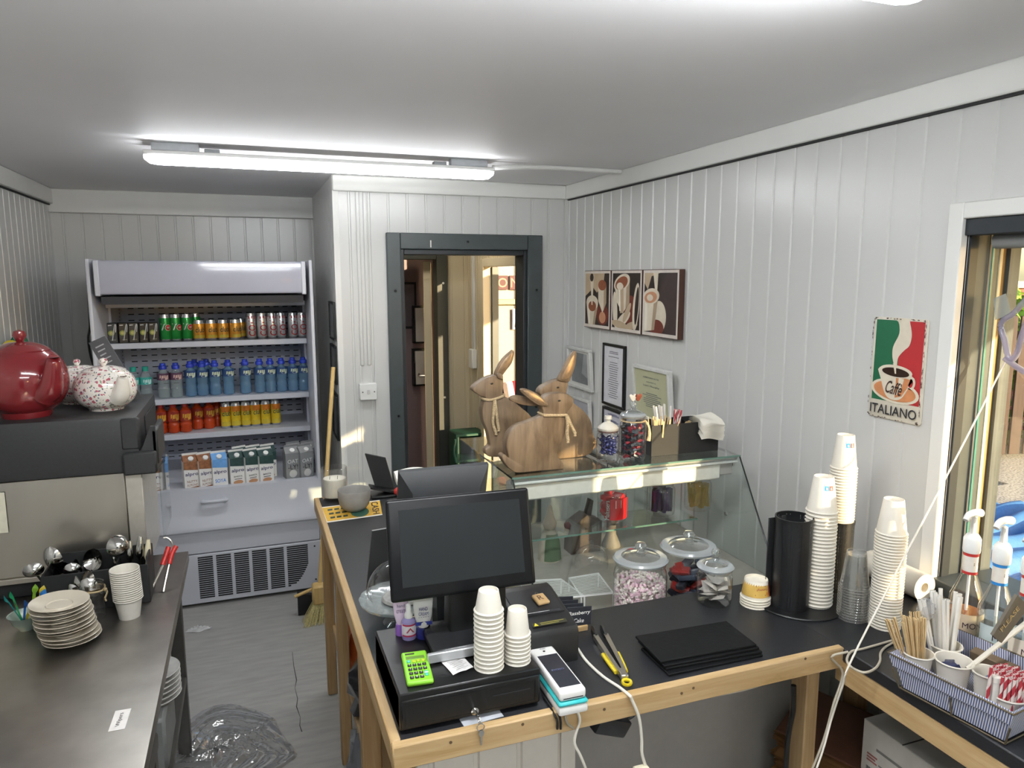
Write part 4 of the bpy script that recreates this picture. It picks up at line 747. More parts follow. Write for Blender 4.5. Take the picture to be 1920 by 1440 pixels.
for z in (.300, .632): b.box(.290, .66, 1.46, 3.04, z, z+.018, PINEY, .002); b.box(.278, .290, 1.46, 3.04, z-.018, z+.02, PINEY, .002)
b.build('lower_shelf', ct)
b = B(); panelled(b, 'x', 1.38, -1, .29, .63, 0, CZ-.05, M('cfc8bd', .4, name='cream white cladding', var=.02), .1, .02, .03); b.box(.62, .655, 1.378, 1.42, 0, CZ-.05, M('cfc8bd', .4, name='cream white cladding', var=.02)); b.build('front_cladding', ct)
# second counter along the window wall
t2 = thing('window_counter', 'black topped counter with pine front rail along the window wall', 'counter', (0, 0, 0)); b = B(); b.box(CX1, XR-.012, .15, 1.742, CZ-.034, CZ, LAM, .003); b.build('worktop', t2)
b = B(); b.box(CX1+.002, CX1+.024, .15, 1.35, CZ-.095, CZ-.034, PINEY, .003)
b.build('front_rail', t2)
for (x, y) in ((1.79, 1.66), (1.385, .2), (1.79, .2)): b = B(); b.box(x, x+.05, y, y+.06, 0, CZ-.034, PINEZ, .003); b.build('leg', t2)
b = B(); b.box(1.46, 1.86, .2, 1.62, .10, .12, PINEY, .002); b.build('lower_shelf', t2)
# ---- cash drawer
DZ1, DX0_, DX1_, DY0, DY1 = .958, .252, .562, 1.360, 1.655
t = thing('cash_till', 'black metal cash drawer on the counter corner with key in its lock', 'cash drawer', (0, 0, CZ)); b = B(); CB = M('151515', .34, .2, name='black enamel', var=.08, scale=120)
b.box(DX0_, DX1_, DY0+.004, DY1, .006, DZ1-CZ, CB, .003); b.box(DX0_, DX0_+.003, DY0+.01, DY1, .006, .08, M('3a352c', .5)); b.build('drawer_body', t)
b = B(); b.box(DX0_+.004, DX1_-.004, DY0, DY0+.006, .010, .074, CB, .002)
for (a, c, e, f) in ((.012, .298, .064, .066), (.012, .298, .016, .018), (.012, .014, .018, .064), (.296, .298, .018, .064)): b.box(DX0_+a, DX0_+c, DY0-.0012, DY0, e, f, CB)
b.box(DX0_+.20, DX0_+.285, DY0-.001, DY0+.001, .045, .047, SLOT); b.build('drawer_front', t)
for x in (DX0_+.03, DX1_-.03):
    for y in (DY0+.03, DY1-.03): b = B(); b.cyl((x, y, 0), (x, y, .006), .01, BLACK, 10); b.build('foot', t)
q = Yp(889, 1331, DY0); t = thing('key_ring', 'silver key with ring hanging from the cash drawer lock', 'key', (q.x, DY0-.0005, q.z)); b = B()
b.cyl((0, .0, 0), (0, -.006, 0), .0085, CHROME, 18); b.build('lock', t); b = B(); b.box(-.0015, .0015, -.030, -.004, -.006, .006, CHROME, .0005); b.lathe([(.005, -.001), (.009, -.001), (.009, .001), (.005, .001), (.005, -.001)], CHROME, 16, Matrix.Translation((0, -.034, -.002)) @ Matrix.Rotation(PI/2, 4, 'Y')); b.build('key', t)
b = B(); b.tube([(.002+.008*math.cos(a), -.0385, -.016+.008*math.sin(a)) for a in [2*PI*k/10 for k in range(10)]], .0011, CHROME, 6, 3, True); b.build('ring', t); b = B(); b.prism([(-.003, 0), (.003, 0), (.006, -.006), (.004, -.013), (.002, -.014), (.0015, -.034), (-.0015, -.034), (-.002, -.014), (-.004, -.013), (-.006, -.006)], -.001, .001, CHROME, Matrix.Translation((.003, -.0395, -.022))); b.build('spare_key', t)
# ---- point of sale screen
t = thing('till_monitor', 'black till touchscreen facing the camera on the counter', 'monitor', (0, 0, DZ1)); SCR = M('212425', .35, name='dark dusty screen', var=.06, scale=6, spec=.12); BZ = M('0b0c0e', .32, name='gloss black bezel', var=.05, spec=.25)
bl, br, tl, tr = Yp(738, 1138, 1.50), Yp(1010, 1086, 1.50), Yp(718, 942, 1.56), Yp(983, 912, 1.56)
cx = (bl.x+br.x+tl.x+tr.x)/4; wd = ((br.x-bl.x)+(tr.x-tl.x))/4; dz = ((tl.z+tr.z)-(bl.z+br.z))/2; hh = math.hypot(.06, dz)/2; mc = Vector((cx, 1.53, (bl.z+br.z+tl.z+tr.z)/4-DZ1))
MT = Matrix.Translation(mc) @ Matrix.Rotation(-math.atan2(.06, dz), 4, 'X') @ Matrix.Rotation(.012, 4, 'Y')
b = B(); b.box(-wd, wd, -.006, .012, -hh, hh, BZ, .008, MT, 3); b.box(-wd+.02, wd-.02, .012, .034, -hh+.02, hh-.02, BLACK, .012, MT); b.build('display_housing', t)
b = B(); b.box(-wd+.026, wd-.026, -.0066, -.0055, -hh+.030, hh-.024, SCR, 0, MT); rnd = random.Random(2); b.build('screen', t)
b = B(); b.prism([(1.535, .02), (1.60, .02), (1.575, .19), (1.545, .19)], cx-.03, cx+.11, BLACK, Matrix(((0, 1, 0, 0), (1, 0, 0, 0), (0, 0, 1, 0), (0, 0, 0, 1))), .006); b.build('stand_neck', t)
b = B(); b.box(.350, .545, 1.462, 1.60, .006, .026, M('1c1d1f', .3, name='base black'), .004); b.box(.333, .545, 1.452, 1.462, .004, .026, M('c4c6c8', .35, .6, name='silver strip', var=.03), .002); b.build('stand_base', t)
c2 = thing('customer_display', 'second black screen seen from behind above the till monitor', 'monitor', (0, 0, CZ)); a, bq = Yp(748, 886, 1.74), Yp(908, 880, 1.74); x0, x1, z1 = a.x, bq.x+.012, a.z-CZ
b = B(); YY = Matrix.Translation(((x0+x1)/2, 1.74, z1)) @ Matrix.Rotation(.30, 4, 'X'); w = (x1-x0)/2; B2 = M('2d2f31', .45, name='dark grey monitor back', var=.06)
b.add([(-w, 0, 0), (w, 0, 0), (w, 0, -.19), (-w, 0, -.19), (-w+.03, -.035, -.045), (w-.03, -.035, -.045), (w-.03, -.035, -.16), (-w+.03, -.035, -.16), (-w, .012, 0), (w, .012, 0), (w, .012, -.19), (-w, .012, -.19)], [(0, 1, 5, 4), (1, 2, 6, 5), (2, 3, 7, 6), (3, 0, 4, 7), (4, 5, 6, 7), (8, 9, 10, 11), (0, 8, 9, 1), (1, 9, 10, 2), (2, 10, 11, 3), (3, 11, 8, 0)], B2, False, YY); b.build('display_housing', c2)
b = B(); b.box(-w+.012, w-.012, .012, .0135, -.175, -.012, SCR, 0, YY); b.build('screen', c2)
b = B(); b.prism([(1.70, .012), (1.76, .012), (1.735, z1-.1), (1.715, z1-.1)], (x0+x1)/2-.035, (x0+x1)/2+.035, B2, Matrix(((0, 1, 0, 0), (1, 0, 0, 0), (0, 0, 1, 0), (0, 0, 0, 1)))); b.build('stand_neck', c2); b = B(); b.box((x0+x1)/2-.09, (x0+x1)/2+.09, 1.67, 1.80, 0, .013, B2, .004); b.build('stand_base', c2)
# ---- printer, tile tag, reader
t = thing('receipt_printer', 'black receipt printer on the counter beside the till screen', 'printer', (0, 0, CZ)); pf = Zp(1082, 1238, CZ); PXR = pf.x+.004; PXL = PXR-.148; PY = pf.y; PB = M('19191a', .42, name='printer black', var=.1, scale=150)
SW = Matrix(((0, 1, 0, 0), (1, 0, 0, 0), (0, 0, 1, 0), (0, 0, 0, 1)))
b = B(); b.prism([(PY, 0), (PY-.003, .076), (PY+.005, .090), (PY+.05, .100), (PY+.17, .122), (PY+.195, .121), (PY+.205, .108), (PY+.205, 0)], PXL, PXR, PB, SW, .005); b.build('printer_body', t)
sl = math.atan2(.022, .12); fnp = plane((0, PY+.05, .100), (1, 0, 0), (0, math.cos(sl), math.sin(sl)))
b = B(); b.prism([(PY+.060, .1015), (PY+.165, .1208), (PY+.164, .1238), (PY+.060, .1045)], PXL+.012, PXR-.012, M('232325', .35, name='printer lid', var=.1, scale=150), SW, .001); b.build('lid', t)
b = B(); b.flat(fnp, [(PXL+.025, .012), (PXR-.022, .012), (PXR-.022, .022), (PXL+.025, .022)], SLOT, 6); b.flat(fnp, [(PXL+.04, .017), (PXR-.05, .0165), (PXR-.05, .0175), (PXL+.04, .0185)], WPR, 8); b.build('paper_slot', t)
sl2 = math.atan2(.010, .045); fn2 = plane((0, PY+.005, .0905), (1, 0, 0), (0, math.cos(sl2), math.sin(sl2))); b = B(); YG = M('d8c832', .5)
b.flat(fn2, [(PXL+.035, .012), (PXL+.125, .012), (PXL+.125, .026), (PXL+.035, .026)], M('2b2a1e', .5), 6); b.flat(fn2, [(PXL+.038, .014), (PXL+.05, .014), (PXL+.044, .025)], YG, 8); [b.flat(fn2, [(PXL+.056, v), (PXL+.056+l_, v), (PXL+.056+l_, v+.0022), (PXL+.056, v+.0022)], M('8d8640', .5), 8) for v, l_ in ((.0205, .062), (.0150, .048))]; b.build('warning_sticker', t)
tp = fnp(PXL+.092, .062, 14); tp = (tp[0], tp[1], tp[2]+CZ+.0); t = thing('wooden_tile', 'small wooden letter tile lying on top of the receipt printer', 'tile', tp, (sl, 0, .12)); b = B(); b.box(-.017, .017, -.020, .020, -.006, .004, wood('tile wood', 'c9a878', 'b08d5c', .5, 3, (4, 4, 4), False), .003); b.build('block', t); b = B(); fn = plane((0, 0, .004), (1, 0, 0), (0, 1, 0)); b.text('R', fn, -.001, .001, .018, M('5a4026', .6), 1); b.build('letter', t); b = B(); b.tube([(.004*math.cos(k), .022+.004*math.sin(k), .002) for k in [2*PI*j/8 for j in range(8)]], .0008, CHROME, 5, 3, True); b.build('ring', t)
p0, p1, p2 = Zp(1040, 1300, .925), Zp(1090, 1290, .925), Zp(1000, 1215, .925); u = (p1-p0).normalized(); ang = math.atan2(u.y, u.x); cc = (p1+p2)/2
t = thing('card_reader', 'white card payment terminal with dark screen on turquoise dock', 'card reader', (cc.x, cc.y, CZ), ang); W2 = (p1-p0).length/2; L2 = (p2-p0).length/2; TQ = M('35b6b8', .4, name='turquoise plastic'); RW = M('eceae6', .3, name='terminal white', var=.02)
b = B(); b.box(-W2-.003, W2+.003, -L2-.004, L2*.5, 0, .020, RW, .006, None, 2); b.build('dock', t); b = B(); b.box(-W2-.0035, W2+.0035, -L2-.0045, L2*.5, .020, .030, TQ, .004); b.build('dock_rim', t)
b = B(); b.box(-W2, W2, -L2, L2, .030, .054, RW, .008, None, 3); b.box(-W2+.008, W2-.008, -L2-.0006, -L2+.002, .036, .038, SLOT); b.build('terminal_body', t)
b = B(); b.box(-W2+.007, W2-.006, -L2+.018, L2-.040, .0538, .0546, M('2a2c33', .15, name='phone screen'), 0); fn = plane((0, 0, .0547), (1, 0, 0), (0, 1, 0)); b.text('DOJO', fn, 0, -.012, .008, M('51597e', .4), 1, width=.03); b.build('screen', t)
b = B(); b.cyl((.0, L2-.022, .0538), (0, L2-.022, .0546), .003, BLACK, 10); b.text('dojo', plane((0, 0, .0541), (1, 0, 0), (0, 1, 0)), 0, L2-.011, .005, INK, 1, width=.014); b.build('camera', t)
# ---- calculator, receipt, creams
def quadframe(c, z):
    P_ = [Zp(*p, z) for p in c]; u = (P_[1]-P_[0]).normalized(); m = sum(P_, Vector())/4; return m, math.atan2(u.y, u.x), (P_[1]-P_[0]).length/2, (P_[3]-P_[0]).length/2
m, a, W2, L2 = quadframe(((761, 1284), (812, 1277), (801, 1220), (753, 1226)), DZ1+.008)
t = thing('calculator', 'lime green pocket calculator lying on the cash drawer', 'calculator', (m.x, m.y, DZ1), a); LG = M('7fc02f', .4, name='lime plastic', var=.02)
b = B(); b.box(-W2, W2, -L2, L2, 0, .012, LG, .006, None, 3); b.build('calculator_body', t); b = B(); b.box(-W2+.008, W2-.008, L2-.036, L2-.024, .0118, .0128, M('5b7a2e', .3), .0005); b.box(-W2+.008, 0, L2-.016, L2-.010, .0118, .0124, M('2b331a', .3)); b.build('display', t)
kw = (2*W2-.014)/4
for r in range(5):
    for c in range(4):
        if r == 4 and c == 3: continue
        mat = (M('4fb7a6', .4) if c == 0 else M('b3c02e', .4)) if r == 0 else M('17181a', .4); hgt = .0
        if r == 3 and c == 3: mat = M('4fb7a6', .4); hgt = kw
        bb = B(); x = -W2+.007+kw*(c+.5); y = L2-.047-(2*L2-.062)/4*r; bb.box(x-kw*.38, x+kw*.38, y-kw*.40-hgt, y+kw*.40, .0115, .0150, mat, .0012)
        if r: bb.text('+-x=7894561230.'[(r-1)*4+c if (r-1)*4+c < 15 else 0] if False else ['789/', '456x', '123-', '0.%+'][r-1][c], plane((0, 0, .0150), (1, 0, 0), (0, 1, 0)), x, y-hgt/2, kw*.35, WPR, 1)
        bb.build('button', t)
m, a, W2, L2 = quadframe(((846, 1275), (880, 1256), (862, 1221), (820, 1228)), DZ1+.002); q = m
b = B(); b.grid(lambda u, v: ((u-.5)*.052+.008*v, (v-.5)*.075, .0015+.004*abs(math.sin(u*5+v*4))*(u*(1-u)+.25)), 8, 10, M('e6e4e2', .7, name='receipt paper'))
for k in range(11): ww = [.036, .028, .04, .02, .038, .03, .034, .022, .036, .018, .03][k]; b.grid(lambda u, v, k=k, ww=ww: (-ww/2+ww*u+.008*(.92-.085*k), .034-.0064*k-.0016*v, .0062), 6, 1, M('8d8b8c', .7))
tag(b.build('paper_receipt', None, (q.x, q.y, DZ1), (0, 0, .28)), 'crumpled white till receipt lying on the cash drawer', 'receipt')
stack('paper_cup', 14, .0100, tuple(ctr(917, 1264, DZ1, .0305)), cup(.0305, .0215, .047, PAPERW, up=False), 'topmost cup of the taller upside-down stack on the cash drawer', '%s cup down the taller upside-down stack on the cash drawer', 'taller upside-down paper cups on the cash drawer')
stack('paper_cup', 8, .0092, tuple(ctr(970, 1251, DZ1, .0275)), cup(.0275, .0205, .058, PAPERW, up=False), 'topmost cup of the shorter upside-down stack on the cash drawer', '%s cup down the shorter upside-down stack on the cash drawer', 'shorter upside-down paper cups on the cash drawer')
def cream(name, label, px, py, w, h, caph, capc, bodyc, txts, stripe=None):
    q = Zp(px, py, DZ1); t = thing(name, label, 'hand cream', (q.x, q.y+.01, DZ1), -.1); bm = M(bodyc, .35, name='tube plastic', var=.02); b = B(); n = 20; prof = [(caph, .5, .42), (caph+.006, .62, .5), (h*.55, .86, .34), (h*.97, 1, .05), (h, 1, .04)]
    f = lambda u, v: None
    vs = []
    for z, a_, c_ in prof: vs += [(w/2*a_*math.cos(2*PI*k/n), w/2*c_*math.sin(2*PI*k/n), z) for k in range(n)]
    b.add(vs, [(i*n+k, i*n+(k+1) % n, (i+1)*n+(k+1) % n, (i+1)*n+k) for i in range(len(prof)-1) for k in range(n)]+[tuple(range((len(prof)-1)*n, len(prof)*n))], bm, True)
    fn = lambda u, v, l=1: (u, -w/2*(.36-.30*max(0, (v-h*.5)/(h*.5)))-.0012-.0004*l, v)
    for s, v, hh_, mt, ww in txts: b.text(s, fn, .0, v, hh_, mt, 2, width=ww)
    if stripe: b.grid(lambda u, v: fn((u-.5)*w*.82, h*stripe[0]+h*stripe[1]*v, 1), 2, 1, M(stripe[2], .4))
    b.build('tube', t); b = B(); b.lathe([(0, 0), (w*.36, 0), (w*.37, caph*.5), (w*.33, caph), (0, caph)], M(capc, .35), 20); b.build('cap', t)
NV = M('2a2f6e', .4)
cream('hand_cream_tube', 'hand cream tube standing on its lilac cap under the till monitor', 754, 1192, .038, .092, .026, '8a5fb0', 'd9c6d8', [('cream', .06, .008, M('6f5f80', .5), .022), ('hand', .073, .007, M('6f5f80', .5), .018)])
cream('hand_cream_tube', 'white hand cream tube on a dark blue cap by the screen stand', 796, 1197, .048, .098, .026, '242a74', 'e3e1df', [('HAND', .072, .008, NV, .020), ('CREAM', .061, .008, NV, .023), ('- - - - -', .053, .001, NV, .024)], (.34, .09, '2f3a8c'))
q = Zp(768, 1198, DZ1); t = thing('glue_bottle', 'small bottle with red and white label between the two hand creams', 'bottle', (q.x, q.y+.006, DZ1)); b = B(); b.lathe([(0, 0), (.0155, 0), (.0165, .003), (.0165, .042), (.012, .049), (.009, .052)], M('8f86b6', .35), 22); b.build('bottle_body', t)
b = B(); fn = wrap(.0168); b.lathe([(.0168, .010), (.0168, .040)], M('e3dde2', .4), 22); band(b, fn, -.02, .02, .010, .014, M('b23050', .4)); band(b, fn, -.02, .02, .036, .040, M('b23050', .4)); b.flat(fn, [(-.010, .02), (0, .033), (.01, .02), (.006, .02), (0, .028), (-.006, .02)], M('a34a5a', .5), 2); b.build('label', t); b = B(); b.lathe([(.0095, .050), (.0098, .060), (.0062, .066), (.0058, .082), (.004, .084), (0, .084)], PLASTW, 18); b.build('nozzle', t)
# ---- left run: candle, bowl, poster, menu stand, cloth, cake stand
q = Zp(631, 941, CZ); t = thing('candle_jar', 'white candle in a clear glass jar at the far counter end', 'candle', (q.x, q.y+.05, CZ)); b = B(); b.lathe([(0, .012), (.05, .006), (.046, 0), (.053, .002), (.054, .010), (.054, .135), (.052, .1365), (.0505, .135), (.0505, .014), (0, .014)], CLEAR, 32); b.build('glass_jar', t)
b = B(); b.lathe([(0, .0145), (.0498, .0145), (.0500, .085), (.047, .090), (.04, .086), (0, .083)], M('e9e4d2', .5, name='candle wax', var=.03), 30); b.build('wax', t); b = B()
for x in (-.02, .012): b.cyl((x, 0, .083), (x+.002, .004, .097), .0012, M('5b554a', .9), 6)
b.build('wick', t)
c4 = ((611, 981), (717, 966), (712, 938), (600, 952)); P_ = [Zp(*p, CZ) for p in c4]
b = B(); pf_ = lambda u, v, l=1: tuple((P_[0]*(1-u)+P_[1]*u)*(1-v)+(P_[3]*(1-u)+P_[2]*u)*v+Vector((0, 0, .0012+.0005*l+.003*(max(0, .12-u)))))
b.grid(lambda u, v: pf_(u, v, 0), 10, 4, M('e6e1d6', .7, name='poster paper')); b.grid(lambda u, v: pf_(.03+.97*u, .06+.88*v, 1), 10, 4, M('d3a63a', .6, name='yellow poster', var=.12, scale=12)); DKG = M('2a3a28', .6)
b.flat(pf_, ell(.62, .36, .16, .30, 16), M('3f6a5a', .6), 2)
for k in range(3):
    for j in range(3): b.flat(pf_, [(.10+.11*k+u, .19+.25*j+v) for u, v in ((0, 0), (.08, .01), (.085, .12), (.005, .11))], DKG, 2)
b.text('CASH!', pf_, .90, .5, .16, INK, 2, width=.7, rot=-PI/2) if False else b.text('CASH', lambda u, v, l=1: pf_(.90+(v-.5), .5-(u-.5), l), .5, .5, .12, INK, 3, width=.8)
tag(b.build('cash_poster'), 'yellow paper poster about cash lying flat under the grey bowl', 'poster')
q = Zp(668, 963, CZ); t = thing('stone_bowl', 'small grey ceramic bowl sitting on the yellow poster', 'bowl', (q.x, q.y+.045, CZ+.004)); b = B(); b.lathe([(0, .006), (.034, .004), (.036, 0), (.044, .004), (.058, .022), (.064, .05), (.065, .082), (.064, .084), (.062, .082), (.060, .05), (.052, .024), (.036, .012), (0, .010)], M('98958f', .55, name='grey stoneware', var=.08, scale=30), 36); b.build('bowl_body', t)
q = Zp(722, 932, CZ); t = thing('menu_stand', 'slanted black menu board on small stand at the far counter end', 'menu board', (q.x, q.y+.03, CZ)); b = B(); a0 = [Yp(*p, q.y+.05) for p in ((684, 851), (722, 859), (742, 926), (705, 918))]; o0 = Vector((q.x, q.y+.03, CZ))
b.add([p-o0 for p in a0]+[p-o0+Vector((.004, .012, 0)) for p in a0], [(0, 1, 2, 3), (4, 5, 6, 7), (0, 4, 5, 1), (1, 5, 6, 2), (2, 6, 7, 3), (3, 7, 4, 0)], MATTB); b.build('board', t)
b = B(); b.box(-.06, .09, -.05, .06, 0, .010, BLACK, .003); b.prism([(-.06, .04), (.05, .01), (.05, .018), (-.06, .048)], -.03, .03, BLACK); b.build('stand', t)
t = thing('sauce_sachet', 'red packet lying beside the black menu stand', 'packet', (q.x+.055, q.y-.04, CZ+.0105)); b = B(); b.sphere((0, 0, .02), .025, M('c0342c', .4), 12, (1, .8, .8)); b.build('packet_body', t)
q = Yp(776, 886, 2.05); t = thing('paper_roll', 'rolled white cloth showing above the second screen', 'cloth', (q.x, 2.05, CZ)); b = B(); ht = q.z-CZ-.004; b.box(-.02, .02, -.02, .02, 0, ht-.03, MATTB, .003); b.build('holder_post', t); b = B(); b.tube([(-.055, 0, ht-.008), (0, 0, ht), (.06, .01, ht-.012), (.09, .02, ht-.02)], lambda u: .021-.003*u, M('e5e1d6', .9, name='white cloth', var=.04), 14); b.build('cloth_roll', t); t.name = 'cloth_roll_holder'
q = Zp(748, 1128, .935); t = thing('cake_stand', 'scalloped glass cake stand under a clear dome behind till monitor', 'cake stand', (q.x+.01, q.y+.01, CZ)); R_ = .108; b = B()
b.lathe([(0, 0), (.05, 0), (.052, .004), (.02, .012), (.012, .02), (.012, .05), (.03, .058), (0, .058)], CLEAR, 28); b.build('foot', t); b = B()
sc = lambda a: 1+.022*abs(math.sin(a*9)); n = 144; vs = []
for r, z in ((0, .060), (.06, .060), (.09, .061), (R_, .066), (R_+.004, .074), (R_, .072), (.09, .066), (0, .065)): vs += [(r*sc(2*PI*k/n)*math.cos(2*PI*k/n), r*sc(2*PI*k/n)*math.sin(2*PI*k/n), z) for k in range(n)]
b.add(vs, [(i*n+k, i*n+(k+1) % n, (i+1)*n+(k+1) % n, (i+1)*n+k) for i in range(7) for k in range(n)], glass('pressed glass', 'e6efee', 1.0, .14, .22, .5, .15), True); b.build('plate', t)
b = B(); D = .093; b.lathe([(D, 0), (D+.001, .02)]+[(D*math.cos(x), .02+D*.95*math.sin(x)) for x in [PI/2*k/10 for k in range(1, 10)]]+[(.012, .02+D*.95), (.012, .125), (.016, .132), (.012, .142), (0, .144)], CLEAR, 36, Matrix.Translation((0, 0, .072))); b.build('dome', t)
b = B(); b.lathe([(0, 0), (.05, 0), (.055, .004), (.05, .010), (0, .012)], M('8b8a86', .4, name='grey cake board', var=.25, scale=60), 28, Matrix.Translation((0, 0, .0665))); b.build('paper_doily', t)
bl_, tl_ = Zp(700, 1075, CZ), Yp(705, 1004, 2.07)
t = thing('chalk_board', 'black easel board leaning behind the glass cake dome', 'board', (.318, 2.02, CZ), (-.28, 0, .03)); b = B(); b.prism([(-.035, 0), (.14, 0), (.14, .20), (0, .195)], 0, .010, BLACK); b.build('board', t); b = B(); b.prism([(0, .195), (.14, .20), (.14, .2025), (0, .1975)], -.001, .011, M('c9c9cb', .3, .6)); b.build('edge_strip', t)
# ---- tongs, slates
ring, tip = Zp(1172, 1279, CZ), Zp(1118, 1186, CZ); d = tip-ring; a = math.atan2(d.y, d.x); L = d.length
t = thing('serving_tongs', 'steel serving tongs with yellow grips lying on the counter', 'tongs', (ring.x, ring.y, CZ), a); YL = M('d6bf22', .4, name='yellow plastic')
for s in (-1, 1):
    b = B(); yy = lambda v, s=s: s*(.005+.009*v**.7)
    b.grid(lambda u, v: (.02+(L-.06)*v, yy(v)+(u-.5)*(.009+.003*v), .0165), 2, 12, STEEL); b.grid(lambda u, v: (.02+(L-.06)*v, yy(v)+s*(.0045+.0015*v), .004+.0125*u), 2, 12, STEEL); b.grid(lambda u, v: (.02+(L-.06)*v, yy(v)+(u-.5)*(.009+.003*v), .0160), 2, 12, STEEL); b.build('arm', t)
    b = B(); b.tube([(.03, s*.0125, .008), (.07, s*.0165, .008), (.115, s*.0195, .008)], .0048, YL, 8); b.build('grip', t)
    b = B(); b.prism([(L-.045, -.007), (L-.01, -.012), (L, -.008), (L+.002, 0), (L, .008), (L-.01, .012), (L-.045, .007)], s*.0125-.003, s*.0125+.003, BLACK, Matrix.Translation((0, 0, .0125)) , .001); b.build('tip', t)
b = B(); b.box(.0, .035, -.009, .009, .003, .017, STEEL, .002); b.build('spring_plate', t); b = B(); b.lathe([(.007, .002), (.012, .0), (.0135, .004), (.012, .008), (.007, .006), (.007, .002)], YL, 20, Matrix.Translation((-.012, 0, .0025))); b.build('pull_ring', t)
m, a, W2, L2 = quadframe(((1245, 1240), (1425, 1208), (1358, 1162), (1183, 1195)), CZ+.026); SLT = M('101112', .6, name='black slate', var=.2, scale=70, bump=.4, spec=.15); root = None
for i, (dx, dy, da, lab) in enumerate(((.004, -.022, .035, 'lowest black slate board of the pile on the counter'), (.008, -.012, -.01, 'second black slate board from the bottom of the pile'), (.003, -.008, .02, 'third black slate board from the bottom of the pile'), (0, 0, 0, 'topmost black slate board of the pile on the counter'))):
    loc = (m.x+dx, m.y+dy, CZ+.0004+.0066*i)
    if root is None: b = B(); b.box(-W2, W2, -L2, L2, 0, .0062, SLT, .0012); root = tag(b.build('slate_board', None, loc, (0, 0, a+da)), lab, 'slate', 'pile of slate boards')
    else: dup(root, loc, (0, 0, a+da), lab)
# ---- black price tags beside the printer
q = Zp(1094, 1184, CZ); t0 = thing('tag_holder', 'little pine block holding black price tags beside the printer', 'tag holder', (q.x, q.y+.012, CZ)); b = B(); b.box(-.022, .014, -.012, .11, 0, .016, PINE, .002); b.build('block', t0); root = None
for i in range(4):
    loc = (q.x-.012-.009*(i > 0)-.004*i, q.y+.004+.024*i, CZ+.0165); lab = 'front black tag with chalk writing about a cake beside the printer' if i == 0 else '%s black tag behind the chalk written one beside the printer' % ORD[i]
    t = thing('price_tag', lab, 'price tag', loc, (-.12, .10, 0), 'black price tags beside the printer'); b = B(); b.box(-.036, .036, 0, .0025, .0005, .05, M('1b1e26', .6, name='chalk tag'), .001); b.build('card', t)
    if i == 0: b = B(); fn = plane((0, -.0003, 0), (1, 0, 0), (0, 0, 1)); b.text('Rassberry', fn, -.001, .033, .012, WPR, 1, width=.062, shear=.2, rot=.05); b.text('Cake', fn, -.002, .014, .011, WPR, 1, width=.030, shear=.2); b.build('chalk_lettering', t)
# ---- clutter below the counter
def packet(name, label, cat, loc, r, mat, seed, sc=(1, 1, 1), rough=.35):
    rnd = random.Random(seed); b = B(); o = []
    for j in range(13):
        for i in range(20): e = PI*j/12; a_ = 2*PI*i/20; k = r*(1+rough*(rnd.random()-.5)); o.append((k*math.sin(e)*math.cos(a_)*sc[0], k*math.sin(e)*math.sin(a_)*sc[1], max(0, k*math.cos(e)+r*.75)*sc[2]))
    b.add(o, [(j*20+i, j*20+(i+1) % 20, (j+1)*20+(i+1) % 20, (j+1)*20+i) for j in range(12) for i in range(20)], mat, False); return tag(b.build(name, None, loc), label, cat)
packet('bin_bag', 'crinkled black plastic bag on the low shelf under the counter', 'bag', (.36, 2.34, .3185), .13, M('2a2a2e', .2, name='black bag plastic', coat=.5), 1, (.75, 1.2, .9))
packet('plastic_wrap', 'clear crumpled packaging film hanging below the black bag under the counter', 'plastic film', (.30, 2.26, .0), .12, glass('bag film', 'bfc3ca', 1, .1, .25), 2, (.5, 1.0, 1.5))
packet('plastic_wrap', 'pale crumpled packaging film on the floor at the counter post', 'plastic film', (.245, 2.18, .0), .06, glass('bag film light', 'dfe2e6', 1, .1, .25), 3, (.8, 1.2, 1))
packet('snack_packet', 'orange and yellow snack packet on the low counter shelf', 'packet', (.35, 2.66, .3185), .10, M('c05a22', .4, name='orange packet', var=.3, scale=12), 4, (.8, .8, 1.2))
packet('napkin_pack', 'lilac wrapped paper pack at the far end of the upper counter shelf', 'packet', (.35, 2.72, .6505), .07, M('8d86c2', .5, name='lilac packet', var=.2, scale=12), 5, (.8, 1.0, 1.2))
packet('white_pouch', 'crinkled white pouch on the upper counter shelf', 'pouch', (.345, 2.30, .6505), .065, M('d9d5cb', .5), 6, (.8, 1.1, 1.0))
packet('brown_pouch', 'reddish brown pouch on the upper counter shelf', 'pouch', (.345, 2.13, .6505), .06, M('6d3a22', .5), 7, (.8, .9, 1.1))
t = thing('wicker_basket', 'small round brown wicker basket on the upper counter shelf', 'basket', (.365, 1.88, .6505)); b = B()
for k in range(9): b.tube([((.062+.012*math.sin(PI*k/9))*math.cos(a_), (.062+.012*math.sin(PI*k/9))*math.sin(a_), .006+.0125*k) for a_ in [2*PI*j/16 for j in range(16)]], .0068, M('5b3f26', .7, name='wicker', var=.3, scale=90), 6, 2, True)
b.build('weave', t)
t = thing('paper_pad', 'white folded papers standing on the upper counter shelf', 'paper', (.325, 1.72, .6505), (0, -.2, .1)); b = B()
for k in range(3): b.box(.012*k, .012*k+.006, -.05, .05, 0, .13-.02*k, M('d8d5cf', .7), .001)
b.build('sheets', t)
q = Zp(905, 1350, CZ+.001); b = B(); b.box(-.045, .045, -.018, .018, 0, .0012, M('b9bcc2', .5, name='grey card')); tag(b.build('paper_slip', None, (q.x, q.y+.012, CZ+.0004), (0, 0, .08)), 'pale grey card slip lying under the front edge of the cash drawer', 'card')
